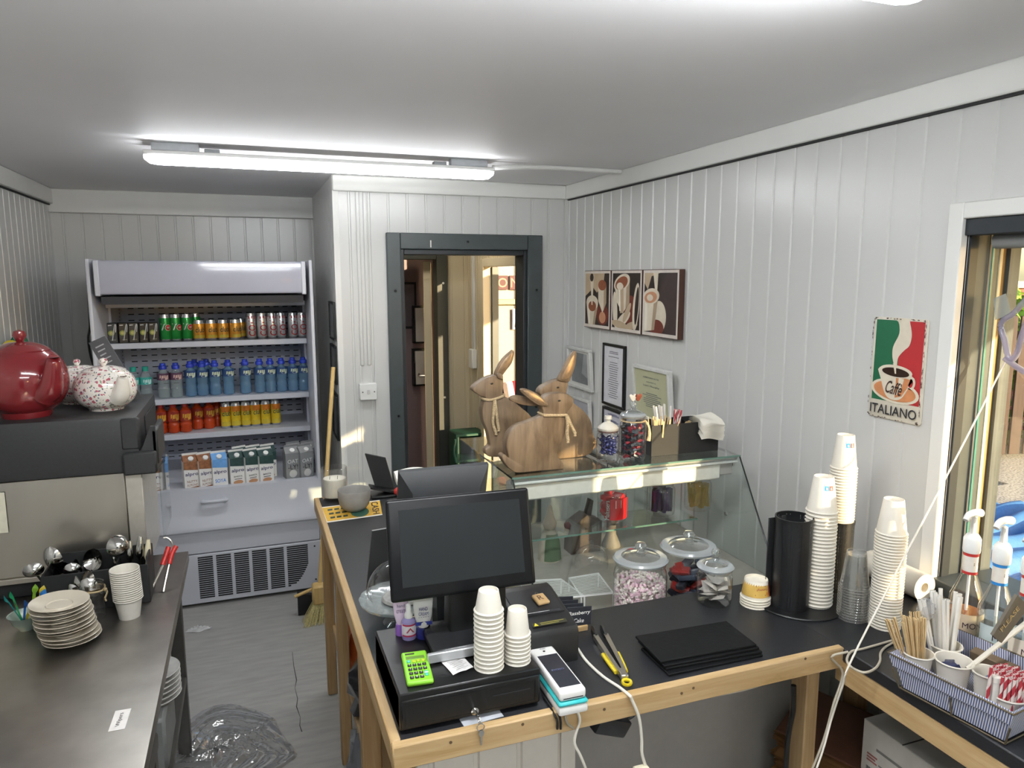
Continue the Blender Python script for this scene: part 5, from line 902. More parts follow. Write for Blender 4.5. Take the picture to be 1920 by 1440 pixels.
# ------------------------------------------------------------------ glass display case
KX0, KX1, KYL, KYF, KYT, KYB, KZ0, KZT = .798, 1.705, 1.765, 1.952, 2.198, 2.82, .742, 1.141
kc = thing('display_case', 'slant-fronted glass display case standing behind the till counter', 'display case', (0, 0, 0)); CASEW = M('a9a59f', .4, name='case grey white', var=.03); ALU = M('b9bab8', .3, .85, name='aluminium profile')
b = B(); b.box(KX0, KX1, KYL, KYB, .14, KZ0-.02, CASEW, .003); b.box(KX0+.05, KX1-.05, KYL+.06, KYB-.05, 0, .14, BLACK); b.box(KX0, KX1, KYL-.004, KYB, KZ0-.02, KZ0, M('a9a49b', .35, .3, name='deck steel', var=.06), .002); b.build('base_cabinet', kc)
b = B(); b.box(KX0, KX1, KYT-.005, KYB, KZT-.006, KZT, glass('top sheet glass', 'eef3f1', .9, .01, 0, .5, .16)); b.box(KX0, KX1, KYT-.010, KYT-.005, KZT-.006, KZT, GREENED); b.build('top_glass', kc)
b = B(); b.prism([(KYF, KZ0), (KYF+.006, KZ0), (KYT+.002, KZT-.007), (KYT-.004, KZT-.007)], KX0+.006, KX1-.006, PANE, SW); b.build('front_glass', kc)
for x in (KX0, KX1-.006):
    b = B(); b.prism([(KYF, KZ0), (KYB, KZ0), (KYB, KZT-.007), (KYT-.004, KZT-.007)], x, x+.006, PANE, SW); b.build('side_glass', kc)
    b = B(); DK = M('1d2422', .3, name='dark glass edge'); b.tube([(x+.003, KYF-.003, KZ0), (x+.003, KYT-.007, KZT-.004), (x+.003, KYB, KZT-.004)], .003, DK, 6, 1); b.build('edge_seal', kc)
b = B(); b.box(KX0+.006, KX1-.006, KYT+.0, KYT+.018, KZT-.018, KZT-.0065, ALU, .002); b.box(KX0+.006, KX1-.006, KYT-.005, KYT+.03, KZT-.030, KZT-.020, M('d7d8d5', .35), .003); b.build('top_profile', kc)
b = B(); b.box(KX0+.01, KX1-.07, KYT+.012, KYT+.085, KZT-.092, KZT-.031, M('e6e4dc', .3, name='lamp housing white'), .006); b.box(KX1-.07, KX1-.01, KYT+.02, KYT+.06, KZT-.08, KZT-.031, CASEW, .004); b.build('light_housing', kc)
SY_ = 2.32; MSZ = Yp(1165, 990, SY_).z; b = B(); b.box(KX0+.012, KX1-.09, SY_, 2.74, MSZ-.006, MSZ, PANE); b.box(KX0+.012, KX1-.09, SY_-.004, SY_, MSZ-.006, MSZ, GREENED); b.build('glass_shelf', kc)
for x in (KX0+.012, KX1-.095): b = B(); b.cyl((x, SY_+.03, MSZ-.012), (x, SY_+.03, MSZ-.006), .009, CHROME, 10); b.build('shelf_bracket', kc)
b = B(); b.cyl((KX1-.012, KYT+.03, KZT-.04), (KX1-.006, KYT+.03, KZT-.04), .013, CHROME, 14); b.cyl((KX1-.012, 2.25, MSZ+.03), (KX1-.006, 2.25, MSZ+.03), .008, CHROME, 14); b.build('glass_clamp', kc)
b = B(); b.box(KX0+.01, KX1-.01, KYB-.02, KYB-.012, KZ0, KZT-.01, glass('sliding back glass', 'f0f4f2', .8, .01)); b.build('back_door', kc)
# wire racks on the deck
WIRE = M('e6e6e4', .35, name='white coated wire')
def rack(label, c, z):
    P_ = [Zp(*p, z) for p in c]; t = thing('wire_rack', label, 'rack', (0, 0, 0)); b = B(); F = lambda u, v: (P_[0]*(1-u)+P_[1]*u)*(1-v)+(P_[3]*(1-u)+P_[2]*u)*v
    b.tube([F(0, 0), F(1, 0), F(1, 1), F(0, 1)], .0028, WIRE, 6, 1, True)
    for k in range(1, 14): b.tube([F(0, k/14), F(1, k/14)], .0012, WIRE, 5, 1)
    b.build('grid', t)
    for u, v in ((0, 0), (1, 0), (1, 1), (0, 1)): b = B(); p = F(u, v); b.cyl((p.x, p.y, KZ0), p, .0028, WIRE, 6); b.build('leg', t)
rack('white wire rack on the case deck nearest the till screen', ((985, 1128), (1096, 1118), (1052, 1086), (975, 1090)), KZ0+.05)
rack('white wire rack on the case deck beside the marshmallow jar', ((1090, 1118), (1150, 1112), (1122, 1075), (1067, 1084)), KZ0+.05)
# ornaments in the bottom of the case
q = Zp(1033, 1087, KZ0); GY = 2.42; q = Yp(1030, 1080, GY); t = thing('gnome_ornament', 'little pale gnome ornament in green apron inside the case', 'ornament', (q.x, GY, KZ0)); t.scale = (1.25,)*3; STO = M('b8ad9c', .7, name='pale stone', var=.08)
b = B(); b.lathe([(0, 0), (.036, 0), (.034, .03), (.03, .06), (.022, .085), (.012, .095), (0, .097)], STO, 20); b.build('body', t); b = B(); b.sphere((0, 0, .108), .02, STO, 14); b.lathe([(.022, .112), (.012, .135), (.006, .165), (0, .17)], STO, 16); b.build('head', t)
b = B(); b.lathe([(.0375, .004), (.0355, .03), (.0315, .062), (.024, .083)], M('47603f', .8, name='green apron'), 14, Matrix.Rotation(-2.4, 4, 'Z'), True, 1.7); b.build('apron', t)
b = B(); b.tube([(.026, 0, .078), (.045, -.01, .074), (.052, -.012, .09)], .008, STO, 8); b.sphere((.053, -.012, .103), .011, M('6b3e3c', .6), 10); b.build('arm', t)
q = Yp(1092, 1085, 2.46); t = thing('bird_house', 'dark brown wooden birdhouse ornament inside the display case', 'ornament', (q.x, 2.46, KZ0)); t.scale = (1.2,)*3; b = B(); b.prism([(-.055, 0), (.05, 0), (.055, .10), (.0, .125), (-.05, .095)], -.03, .03, M('4a3d33', .8, name='old brown wood', var=.2), None, .002); b.build('house', t); b = B(); b.prism([(.0, .10), (.02, .10), (.03, .165), (.02, .17), (.012, .14)], -.012, .012, M('40352d', .8)); b.build('roof_finial', t)
q = Yp(1146, 1075, 2.46); t = thing('bell_ornament', 'dark grey bell shaped ornament behind the marshmallow jar', 'ornament', (q.x-.004, 2.46, KZ0)); b = B(); b.lathe([(0, 0), (.038, 0), (.036, .01), (.02, .05), (.018, .1), (.026, .12), (.024, .15), (.01, .16), (.012, .175), (0, .185)], M('7c746c', .6, name='grey glazed stone', var=.1), 20); b.build('body', t)
q = Yp(1108, 1085, 2.30); t = thing('glass_cloche', 'small clear glass dome on the case deck behind racks', 'dome', (q.x, 2.30, KZ0)); b = B(); b.lathe([(.062, 0), (.063, .02)]+[(.063*math.cos(x), .02+.062*math.sin(x)) for x in [PI/2*k/8 for k in range(1, 8)]]+[(.008, .082), (.008, .088), (.011, .095), (0, .1)], CLEAR, 28); b.build('dome', t)
# ---- jars
CLEARB = glass('bright lid glass', 'f2f6f5', 1.0, .06, .05, .6, .12)
def jar(name, label, loc, r, h, nr, lid='glass', lid_r=None, ribs=0):
    t = thing(name, label, 'jar', loc); b = B(); pr = [(0, .005), (r*.86, 0), (r*.97, .006), (r, .018), (r, h*.78), (r*.97, h*.86), (nr, h*.92), (nr, h*.95), (nr+.004, h*.96), (nr+.004, h), (nr-.002, h), (nr-.003, h*.93)]
    b.lathe(pr, CLEAR, 40); 
    if ribs:
        for k in range(ribs): a_ = 2*PI*k/ribs; b.tube([((r+.0005)*math.cos(a_), (r+.0005)*math.sin(a_), .02), ((r+.0005)*math.cos(a_), (r+.0005)*math.sin(a_), h*.78)], .0012, CLEAR, 5, 1)
    b.build('jar_body', t); R = lid_r or nr+.008; LG = glass('thick lid glass', 'd3d9dc', 1.0, .08, .42) if lid == 'glass' else M('ddd8cb', .3, name='cream ceramic lid')
    if lid == 'glass':
        b = B(); b.lathe([(nr-.004, h+.002), (R, h+.003), (R+.003, h+.009), (R-.002, h+.015), (R*.72, h+.017)], LG, 40); b.lathe([(R*.72, h+.017), (R*.6, h+.024), (R*.3, h+.029), (.012, h+.030)], CLEARB, 40); b.build('lid', t)
        k = max(.012, R*.2); b = B(); b.lathe([(k*.9, h+.029), (k*.62, h+.034), (k, h+.042), (k*1.12, h+.05), (k*.8, h+.058), (0, h+.060)], CLEARB, 20); b.build('knob', t)
    else:
        b = B(); b.lathe([(0, h+.001), (R, h+.001), (R+.002, h+.008), (R*.9, h+.016), (R*.5, h+.026), (.009, h+.03), (.008, h+.034), (.014, h+.042), (.012, h+.052), (0, h+.055)], LG, 32); b.build('lid', t); b = B(); b.lathe([(R-.003, h-.006), (R-.001, h-.003), (R-.003, h+.001)], M('7c5f56', .6, name='rubber seal'), 30); b.build('seal', t)
    return t
def fill(name, fmt, group, cat, n, c, r, z0, z1, sz, mats, seed, shape='box'):
    """n separate sweets or packets settled inside a jar; each is its own object."""
    rnd = random.Random(seed); protos = []
    for m in mats:
        b = B()
        if shape in ('box', 'tall'): b.box(-sz[0], sz[0], -sz[1], sz[1], -sz[2], sz[2], m, min(sz)*.5, None, 2)
        elif shape == 'bag': b.grid(lambda u, v: ((u-.5)*2*sz[0], (v-.5)*2*sz[1], sz[2]*math.sin(PI*u)*math.sin(PI*v)), 6, 6, m); b.grid(lambda u, v: ((u-.5)*2*sz[0], (v-.5)*2*sz[1], -sz[2]*math.sin(PI*u)*math.sin(PI*v)), 6, 6, m)
        else: b.sphere((0, 0, 0), sz[0], m, 12, (1, sz[1]/sz[0], sz[2]/sz[0])); b.add([(-sz[0]*1.9, -sz[1]*.7, 0), (-sz[0]*1.9, sz[1]*.7, .002), (-sz[0]*.7, 0, 0), (sz[0]*1.9, -sz[1]*.7, 0), (sz[0]*1.9, sz[1]*.7, .002), (sz[0]*.7, 0, 0)], [(0, 1, 2), (3, 4, 5)], m)
        protos.append(b)
    roots = [None]*len(mats)
    for i in range(n):
        k = i % len(mats); a_ = i*2.4; rr = r*math.sqrt((i % 7+.5)/7); loc = (c[0]+rr*math.cos(a_), c[1]+rr*math.sin(a_), z0+(z1-z0)*(i+.5)/n); rot = (rnd.uniform(-.6, .6), rnd.uniform(-.6, .6), rnd.uniform(0, 6)) if shape != 'tall' else (rnd.uniform(-.1, .1), rnd.uniform(-.1, .1), rnd.uniform(0, 6))
        lab = fmt[k] if isinstance(fmt, list) else fmt; gp = group+(' %d' % k if isinstance(fmt, list) else '')
        if roots[k] is None: roots[k] = tag(protos[k].build(name, None, loc, rot), lab, cat, gp)
        else: dup(roots[k], loc, rot, lab, gp)
jr = .081; q = Yp(1200, 1090, 1.845); jc = (q.x, 1.845); JZ = KZ0+.0005; jh = Yp(1200, 1052, jc[1]).z-JZ
jar('storage_jar', 'big glass jar half full of pink and white mini marshmallows', (jc[0], jc[1], JZ), jr, jh, .073, 'glass', .081)
b = B(); rnd = random.Random(21); MW = M('e6dfd6', .8, name='white marshmallow'); MP = M('dfbfca', .8, name='pink marshmallow')
zt_ = jh*.70
for i in range(1300):
    a_ = rnd.uniform(0, 2*PI); rr = (jr-.008)*(1 if rnd.random() < .62 else math.sqrt(rnd.random())); z = rnd.uniform(.010, zt_) if rr > jr-.02 else rnd.uniform(zt_-.03, zt_+.006)
    T = Matrix.Translation((rr*math.cos(a_), rr*math.sin(a_), z)) @ Matrix.Rotation(rnd.uniform(0, 6), 4, Vector((rnd.random(), rnd.random(), rnd.random()+.1))); b.lathe([(0, -.005), (.0036, -.005), (.0045, 0), (.0036, .005), (0, .005)], MP if rnd.random() < .42 else MW, 7, T)
b.lathe([(0, .006), (jr-.02, .008), (jr-.018, zt_-.02), (0, zt_-.015)], MW, 20)
o = b.build('marshmallows', None, (jc[0], jc[1], JZ)); tag(o, 'pink and white mini marshmallows filling the big glass jar', 'marshmallows', kind='stuff')
jc2 = Yp(1291, 1030, 1.855); jc2 = (jc2.x, 1.855); h2 = Yp(1291, 1030, 1.855).z-JZ
jar('storage_jar', 'wide lidded glass jar of dark wrapped bars behind the teabag jar', (jc2[0], jc2[1], JZ), .083, h2, .076, 'glass', .086)
DKM = [M('23252e', .3, name='dark wrapper'), M('8f2a26', .3, name='red wrapper'), M('3a4250', .25, name='blue grey wrapper')]
fill('wrapped_bar', ['dark wrapped snack bars packed in the wide glass jar', 'red wrapped snack bars packed in the wide glass jar', 'blue grey wrapped snack bars packed in the wide glass jar'], 'bars in the wide jar', 'snack bar', 48, jc2, .048, JZ+.022, JZ+h2*.74, (.028, .013, .008), DKM, 4, 'box')
q = Zp(1338, 1140, CZ); jc3 = ctr(1338, 1140, CZ, .042); jc3 = (jc3.x, jc3.y); h3 = Yp(1338, 1067, jc3[1]).z-CZ
jar('storage_jar', 'small lidded glass jar of white teabags beside the ice cream tubs', (jc3[0], jc3[1], CZ), .0495, h3, .044, 'glass', .050)
fill('teabag', 'white teabags heaped in the small glass jar', 'teabags in the small jar', 'teabag', 16, jc3, .026, CZ+.012, CZ+h3*.72, (.021, .019, .006), [M('b5b1a9', .8, name='teabag paper', var=.1)], 6, 'bag')
# jars on the middle shelf
for px, r, h, lab, mats, nm, cat in ((1147, .057, .128, 'clear jar full of shiny red sweet packets on the glass shelf', [M('c02326', .25, name='red shiny wrapper')], 'red shiny sweet packets in the jar on the glass shelf', 'sweet packet'), (1238, .056, .125, 'clear jar of purple wrapped bars on the glass shelf', [M('3b2a5c', .3, name='purple wrapper'), M('2a2230', .3, name='dark purple wrapper')], None, 'snack bar'), (1307, .054, .130, 'clear jar of yellow wrapped bars at the end of the glass shelf', [M('b99a35', .3, name='yellow wrapper', var=.2)], 'yellow wrapped bars in the jar on the glass shelf', 'snack bar')):
    q = Yp(px, 965, 2.42); t = jar('sweet_jar', lab, (q.x, 2.42, MSZ), r, h, r*.82, 'glass')
    up = 'tall' if px > 1200 else 'box'; zz = (MSZ+.05, MSZ+h*.56) if px > 1200 else (MSZ+.018, MSZ+h*.8); sz = (.013, .007, .043) if px > 1200 else (.024, .014, .010); nn = 22 if px > 1200 else 20; rr_ = r*.66 if px > 1200 else r*.55
    if nm: fill('sweet_packet' if cat == 'sweet packet' else 'snack_bar', nm, nm, cat, nn, (q.x, 2.42), rr_, zz[0], zz[1], sz, mats, px, up)
    else: fill('snack_bar', ['purple wrapped bars in the middle jar on the glass shelf', 'dark purple wrapped bars in the middle jar on the glass shelf'], 'purple bars on the glass shelf', cat, nn, (q.x, 2.42), rr_, zz[0], zz[1], sz, mats, px, up)
    if px == 1147:
        b = B(); fn = wrap(r+.0006); R2 = M('c8252a', .3, name='red label'); band(b, fn, -.035, .065, h*.12, h*.76, R2, 1, 14); b.text('Maltesers', fn, -.046, h*.42, .018, WPR, 2, width=.075, rot=PI/2); b.flat(fn, [(-.014, h*.48), (.010, h*.48), (.010, h*.72), (-.014, h*.72)], WPR, 2); o = b.build('label', t)
# ice cream tubs
q = Zp(1415, 1143, CZ); b0 = tuple(ctr(1415, 1143, CZ, .037))
def tubart(b):
    r0 = lambda v: .040-.0082*v/.056; fn = wrap(r0); YLW = M('d9b25c', .5, name='tub yellow', var=.15, scale=30); band(b, fn, -.10, .10, .012, .050, YLW, 1, 30); band(b, fn, .020, .032, .010, .051, M('a8343a', .5), 2, 6); RD = M('a5352e', .5)
    b.text('Yummy!', fn, -.004, .036, .009, RD, 2, width=.034, rot=PI); b.flat(fn, [(-.026, .018), (.004, .018), (.004, .021), (-.026, .021)], INK, 2); b.flat(fn, [(-.022, .043), (.004, .043), (.004, .046), (-.022, .046)], INK, 2); b.flat(fn, ell(.010, .022, .004, .006, 12), M('d08a2a', .5), 2); b.flat(fn, [(.016, .018), (.018, .018), (.018, .044), (.016, .044)], RD, 2)
TP = M('e9e2d2', .6, name='tub card'); stack('ice_cream_tub', 4, .0075, b0, cup(.040, .032, .056, TP, up=False), 'topmost printed yellow ice cream tub upside down beside the small jar', '%s card ice cream tub down the upside-down pile by the small jar', 'upside-down ice cream tubs', 'tub', top=cup(.040, .032, .056, TP, tubart, up=False))
# ------------------------------------------------------------------ wooden rabbits on the case
RW_ = wood('rabbit mango wood', '8a745a', '5f4b37', .5, 3.5, (9, 9, 1.3), False); GOLD = M('9c8468', .35, .6, name='gilt ear', var=.25, scale=50); RIB = M('c2ab85', .8, name='gingham ribbon', var=.35, scale=220)
def rpx(p): return (860+p[0]*.22222, 640+p[1]*.22222)
def smooth(pts, k=5):
    N = len(pts); R = []
    for i in range(N):
        a, b_, c, d = [Vector(pts[(i+j) % N]) for j in (-1, 0, 1, 2)]
        for q in range(k): t = q/k; R.append(tuple(.5*((2*b_)+(c-a)*t+(2*a-5*b_+4*c-d)*t*t+(3*b_-a-3*c+d)*t**3)))
    return R
def rabbit(label, y, body, ears, eye, ribbon, tassels, th=.044):
    base = min(Yp(*rpx(p), y).z for p in body); x0 = Yp(*rpx(body[0]), y).x; t = thing('wooden_rabbit', label, 'rabbit ornament', (x0, y, KZT+.0005)); L = lambda p, dy=0: (lambda q: (q.x-x0, q.z-base))(Yp(*rpx(p), y+dy))
    b = B(); b.prism(smooth([L(p) for p in body]), 0, th, RW_, None, .0032, True); b.build('body', t)
    for k, (pts, dy, inner) in enumerate(ears):
        b = B(); b.prism(smooth([L(p) for p in pts]), dy, dy+.014, RW_, None, .0025, True)
        if inner: b.prism(smooth([L(p) for p in inner]), dy-.0012, dy+.002, GOLD, None, .0004)
        b.build('ear', t)
    e = L(eye); b = B(); b.sphere((e[0], .0, e[1]), .0042, M('1c1612', .3), 10, (1.3, .4, .8)); b.build('eye', t)
    if ribbon:
        P_ = [L(p) for p in ribbon]; b = B(); b.tube([(P_[0][0], th+.001, P_[0][1]), (P_[0][0]-.002, th/2, P_[0][1]), (P_[0][0], -.003, P_[0][1])]+[(x, -.004, z) for x, z in P_[1:-1]]+[(P_[-1][0], -.003, P_[-1][1]), (P_[-1][0]+.002, th/2, P_[-1][1]), (P_[-1][0], th+.001, P_[-1][1])], .0050, RIB, 6, 3)
        for tl_ in tassels: b.tube([(*[L(p)[0]], -.006, L(p)[1]) if False else (L(p)[0], -.006-.002*(k % 2), L(p)[1]) for k, p in enumerate(tl_)], .0058, RIB, 6, 3); q = L(tl_[-1]); b.lathe([(.003, .012), (.0055, 0), (0, 0)], RIB, 8, Matrix.Translation((q[0], -.007, q[1]-.008)))
        b.build('ribbon', t)
    return t
FYR = Zp(1005, 885, KZT).y; LYR = Zp(930, 864, KZT).y; RYR = Zp(1080, 858, KZT).y
rabbit('carved wooden rabbit in front with ears laid back and ribbon bow', FYR, [(365, 985), (390, 965), (412, 985), (424, 988), (416, 955), (405, 900), (410, 840), (440, 775), (500, 725), (580, 695), (650, 668), (705, 640), (715, 600), (705, 560), (722, 495), (770, 460), (850, 447), (920, 455), (962, 485), (972, 515), (955, 560), (920, 600), (905, 640), (905, 740), (885, 830), (845, 895), (832, 950), (850, 1005), (880, 1035), (885, 1085), (800, 1095), (700, 1102), (600, 1112), (490, 1118), (430, 1085), (385, 1030)],
    [([(735, 552), (660, 540), (590, 495), (530, 445), (515, 412), (560, 406), (640, 440), (705, 490), (742, 530)], -.010, [(722, 538), (660, 524), (600, 484), (550, 440), (540, 422), (580, 424), (640, 452), (695, 496)]), ([(700, 566), (620, 566), (545, 552), (480, 528), (455, 503), (490, 478), (560, 482), (640, 510), (700, 545)], .030, None)], (850, 510), [(715, 628), (760, 630), (830, 630), (905, 628)], [[(905, 632), (912, 700), (908, 770), (915, 840)], [(908, 632), (930, 690), (955, 740), (975, 785)]])
rabbit('carved wooden rabbit nearest the doorway with one upright ear', LYR, [(122, 440), (160, 395), (240, 345), (330, 322), (374, 345), (378, 420), (378, 490), (440, 525), (520, 585), (600, 655), (660, 740), (690, 850), (680, 950), (640, 1010), (540, 1010), (400, 1010), (270, 1008), (232, 985), (235, 950), (268, 915), (262, 860), (245, 790), (212, 710), (200, 620), (215, 545), (228, 512), (190, 498), (145, 470)],
    [([(315, 322), (335, 260), (380, 185), (440, 128), (468, 112), (478, 140), (462, 215), (415, 280), (370, 332)], .012, [(335, 312), (352, 262), (392, 195), (445, 142), (462, 132), (464, 160), (448, 212), (404, 272), (365, 318)]), ([(330, 345), (318, 320), (330, 303), (352, 303), (368, 322), (370, 360), (352, 352)], -.008, None)], (280, 392), [(215, 522), (260, 528), (320, 515), (380, 490)], [[(300, 525), (290, 620), (285, 720), (310, 800)], [(300, 525), (310, 610), (322, 700), (332, 770)]])
rabbit('carved wooden rabbit at the back with tall ear beside framed photo', RYR, [(686, 410), (722, 368), (820, 322), (895, 310), (925, 340), (915, 440), (985, 520), (1060, 580), (1118, 665), (1136, 770), (1165, 830), (1166, 870), (1140, 905), (1100, 945), (1000, 968), (850, 982), (760, 985), (720, 960), (760, 880), (790, 780), (780, 680), (760, 600), (770, 520), (790, 480), (730, 465), (692, 440)],
    [([(832, 312), (870, 230), (920, 130), (968, 72), (990, 88), (978, 195), (945, 290), (918, 332)], -.006, [(860, 305), (895, 225), (935, 145), (966, 100), (972, 130), (955, 215), (925, 290)])], (838, 378), None, [])
# jars and organiser on the case top
q = Zp(1145, 868, KZT); c = (q.x, q.y+.025); h = Yp(1145, 806, c[1]).z-KZT; t = jar('storage_jar', 'squat jar of dark blue sweets with cream lid on the case', (c[0], c[1], KZT+.0005), .040, h, .034, 'ceramic', .036, 22)
fill('wrapped_sweet', 'dark blue foil sweets in the squat jar with cream lid', 'blue foil sweets in the squat jar', 'sweet', 64, c, .028, KZT+h*.26, KZT+h*.78, (.009, .006, .006), [M('2c3468', .25, .4, name='blue foil', var=.4)], 9, 'ball')
q = Zp(1193, 865, KZT); c = (q.x, q.y+.03); h = Yp(1193, 782, c[1]).z-KZT; t = jar('storage_jar', 'taller ribbed jar of dark and red sweets on the case', (c[0], c[1], KZT+.0005), .0485, h, .040, 'glass', .045, 26)
fill('wrapped_sweet', ['dark foil sweets in the taller ribbed jar', 'red foil sweets in the taller ribbed jar', 'slate coloured foil sweets in the taller ribbed jar'], 'sweets in the ribbed jar', 'sweet', 96, c, .034, KZT+.014, KZT+h*.80, (.013, .008, .005), [M('1c1f28', .3, .2, name='dark foil', var=.4), M('7a2230', .3, .2, name='red foil', var=.3), M('333c48', .3, .2, name='slate foil', var=.4)], 10, 'box')
t = thing('gift_tag', 'beige cord with heart tags tied round the taller ribbed jar', 'tag', (c[0], c[1], KZT)); b = B(); b.tube([(.042*math.cos(a_), .042*math.sin(a_), h*.93) for a_ in [2*PI*k/12 for k in range(12)]], .003, RIB, 6, 3, True); b.tube([(.040, -.015, h*.93), (.052, -.02, h*.8), (.056, -.022, h*.6), (.052, -.022, h*.45)], lambda u: .003+.005*u, RIB, 6, 4); b.build('ribbon', t)
HRT = [(0, 0), (.012, .014), (.014, .022), (.008, .027), (0, .022), (-.008, .027), (-.014, .022), (-.012, .014)]
for dx, m_, nm in ((-.003, M('e6dfd2', .5), 'cream heart'), (.018, M('a0523a', .5), 'terracotta heart')): b = B(); b.prism([(dx+x, h+.058+z) for x, z in smooth(HRT, 3)], -.004, .004, m_, None, .001); b.build('heart', t)
oq0, oq1 = Zp(1222, 858, KZT), Zp(1346, 843, KZT); oy = (oq0.y+oq1.y)/2; ox0, ox1 = Yp(1221, 858, oy).x, Yp(1346, 843, oy).x; oh = Yp(1222, 799, oy).z-KZT; od = .115
t = thing('condiment_organiser', 'black stirrer and napkin organiser on the glass case top', 'organiser', (0, 0, KZT+.0005)); b = B(); nx = ox0+(ox1-ox0)*.70; b.prism([(ox0, 0), (ox1, 0), (ox1, oh*.70), (nx+.012, oh*.70), (nx-.004, oh*.84), (nx-.006, oh), (ox0, oh)], oy, oy+.005, MATTB)
for bx in ((ox0, ox0+.005, oy+.005, oy+od, 0, oh), (ox1-.005, ox1, oy+.005, oy+od, 0, oh*.7), (ox0, ox1, oy+od, oy+od+.005, 0, oh), (ox0+.005, ox1-.005, oy+.005, oy+od, 0, .005)): b.box(*bx, MATTB)
for k in (.38, .56, .70): xx = ox0+(ox1-ox0)*k; b.box(xx, xx+.003, oy+.005, oy+od, .005, oh*.9, MATTB)
b.build('tray', t)
STW = M('cbb184', .7, name='birch stirrer', var=.1, scale=30); STRW = M('e9e6df', .6, name='wrapped straw paper', var=.03); REDW = None
def stick(L, w, th, mat): b = B(); b.box(-w/2, w/2, -th/2, th/2, 0, L, mat, th*.3); return b
def straw(L, r, mat, stripe=False):
    b = B(); n = 10
    if not stripe: b.lathe([(r*.8, 0), (r, 0), (r, L), (r*.8, L)], mat, n); return b
    RD = M('b3343f', .6, name='red stripe'); WH = M('e6d6d0', .6, name='straw white'); k = 14; vs = []
    for j in range(k*2+1): vs += [(r*math.cos(2*PI*i/n+j*.55), r*math.sin(2*PI*i/n+j*.55), L*j/(2*k)) for i in range(n)]
    for m_, par in ((RD, 0), (WH, 1)): b.add(vs, [(j*n+i, j*n+(i+1) % n, (j+1)*n+(i+1) % n, (j+1)*n+i) for j in range(2*k) for i in range(n) if (i//5) % 2 == par], m_, True)
    return b
def bunch(name, builder, label, group, cat, n, c, r, z0, lean, spread, seed, yaw=None, rows=None):
    """n separate sticks standing in a holder, fanned out by spread round the direction lean."""
    rnd = random.Random(seed); o = None; out = []
    for i in range(n):
        u, v = (rnd.uniform(-1, 1), rnd.uniform(-1, 1)) if rows is None else (-1+2*(i % rows)/(rows-1)+rnd.uniform(-.06, .06), (-1+2*(i//rows)/max(1, (n-1)//rows)) if n > rows else 0); loc = Vector((c[0]+u*r[0], c[1]+v*r[1], z0+rnd.uniform(-.002, .002)))
        d = Vector((lean[0]+u*spread[0]+rnd.uniform(-.02, .02), lean[1]+v*spread[1]+rnd.uniform(-.02, .02), 1)); R = (d.to_track_quat('Z', 'Y').to_matrix() @ Matrix.Rotation(yaw if yaw is not None else rnd.uniform(0, 6), 3, 'Z')).to_euler()
        if o is None: o = tag(builder.build(name, None, loc, R), label, cat, group)
        else: dup(o, loc, tuple(R), label, group)
w = ox1-ox0; zo = KZT+.0065; ym = oy+od*.35
bunch('wooden_stirrer', stick(.128, .006, .0018, STW), 'flat wooden stirrers fanned in the organiser on the glass case', 'stirrers in the organiser', 'stirrer', 22, (ox0+w*.2, ym), (w*.11, .03), zo, (.02, .0), (.16, .15), 31, .2)
bunch('wrapped_straw', straw(.165, .0042, STRW), 'white paper wrapped straws at the back of the organiser', 'wrapped straws in the organiser', 'straw', 9, (ox0+w*.36, oy+od*.75), (w*.06, .015), zo, (-.05, .1), (.12, .05), 32)
bunch('striped_straw', straw(.15, .0035, None, True), 'red and white striped straws in the organiser', 'striped straws in the organiser', 'straw', 6, (ox0+w*.46, oy+od*.6), (w*.03, .015), zo, (.05, 0), (.08, .05), 33)
for k, dx in enumerate((.575, .625)):
    b = B(); b.prism(smooth([(-.004, 0), (.004, 0), (.004, .05), (.012, .075), (.013, .095), (.006, .108), (-.006, .108), (-.013, .095), (-.012, .075), (-.004, .05)], 3), -.001, .001, STW); tag(b.build('wooden_spoon', None, (ox0+w*dx, oy+.03+.012*k, zo), (0, .05*k, .25)), ['pale wooden spoon nearer the stirrers in the organiser', 'pale wooden spoon nearer the napkins in the organiser'][k], 'spoon', 'wooden spoons in the organiser')
root = None; NAP = M('e6e2d6', .85, name='paper napkin', var=.02)
for i in range(9):
    loc = (ox0+w*.845+.0015*(i % 3), oy+.028, KZT+oh*.62+.0068*i); rot = (.10, .06-.008*i, -.05+.03*(i % 4)); lab = ('topmost white napkin in the organiser' if i == 8 else '%s white napkin from the bottom of the organiser pile' % ORD[i+1])
    if root is None: b = B(); b.grid(lambda u, v: ((u-.5)*.095, (v-.62)*.10, .004*math.sin(u*5+v*3)-.016*max(0, .25-v)**1.2*4+.0), 8, 8, NAP); b.grid(lambda u, v: ((u-.5)*.095, (v-.62)*.10, .0035+.004*math.sin(u*5+v*3)-.016*max(0, .25-v)**1.2*4), 8, 8, NAP); root = tag(b.build('paper_napkin', None, loc, rot), lab, 'napkin', 'napkins in the organiser')
    else: dup(root, loc, rot, lab)
t = thing('napkin_rest', 'black block under the napkins in the organiser', 'block', (0, 0, KZT)); b = B(); b.box(nx+.008, ox1-.008, oy+.008, oy+od-.004, .006, oh*.55, MATTB); b.build('block', t)
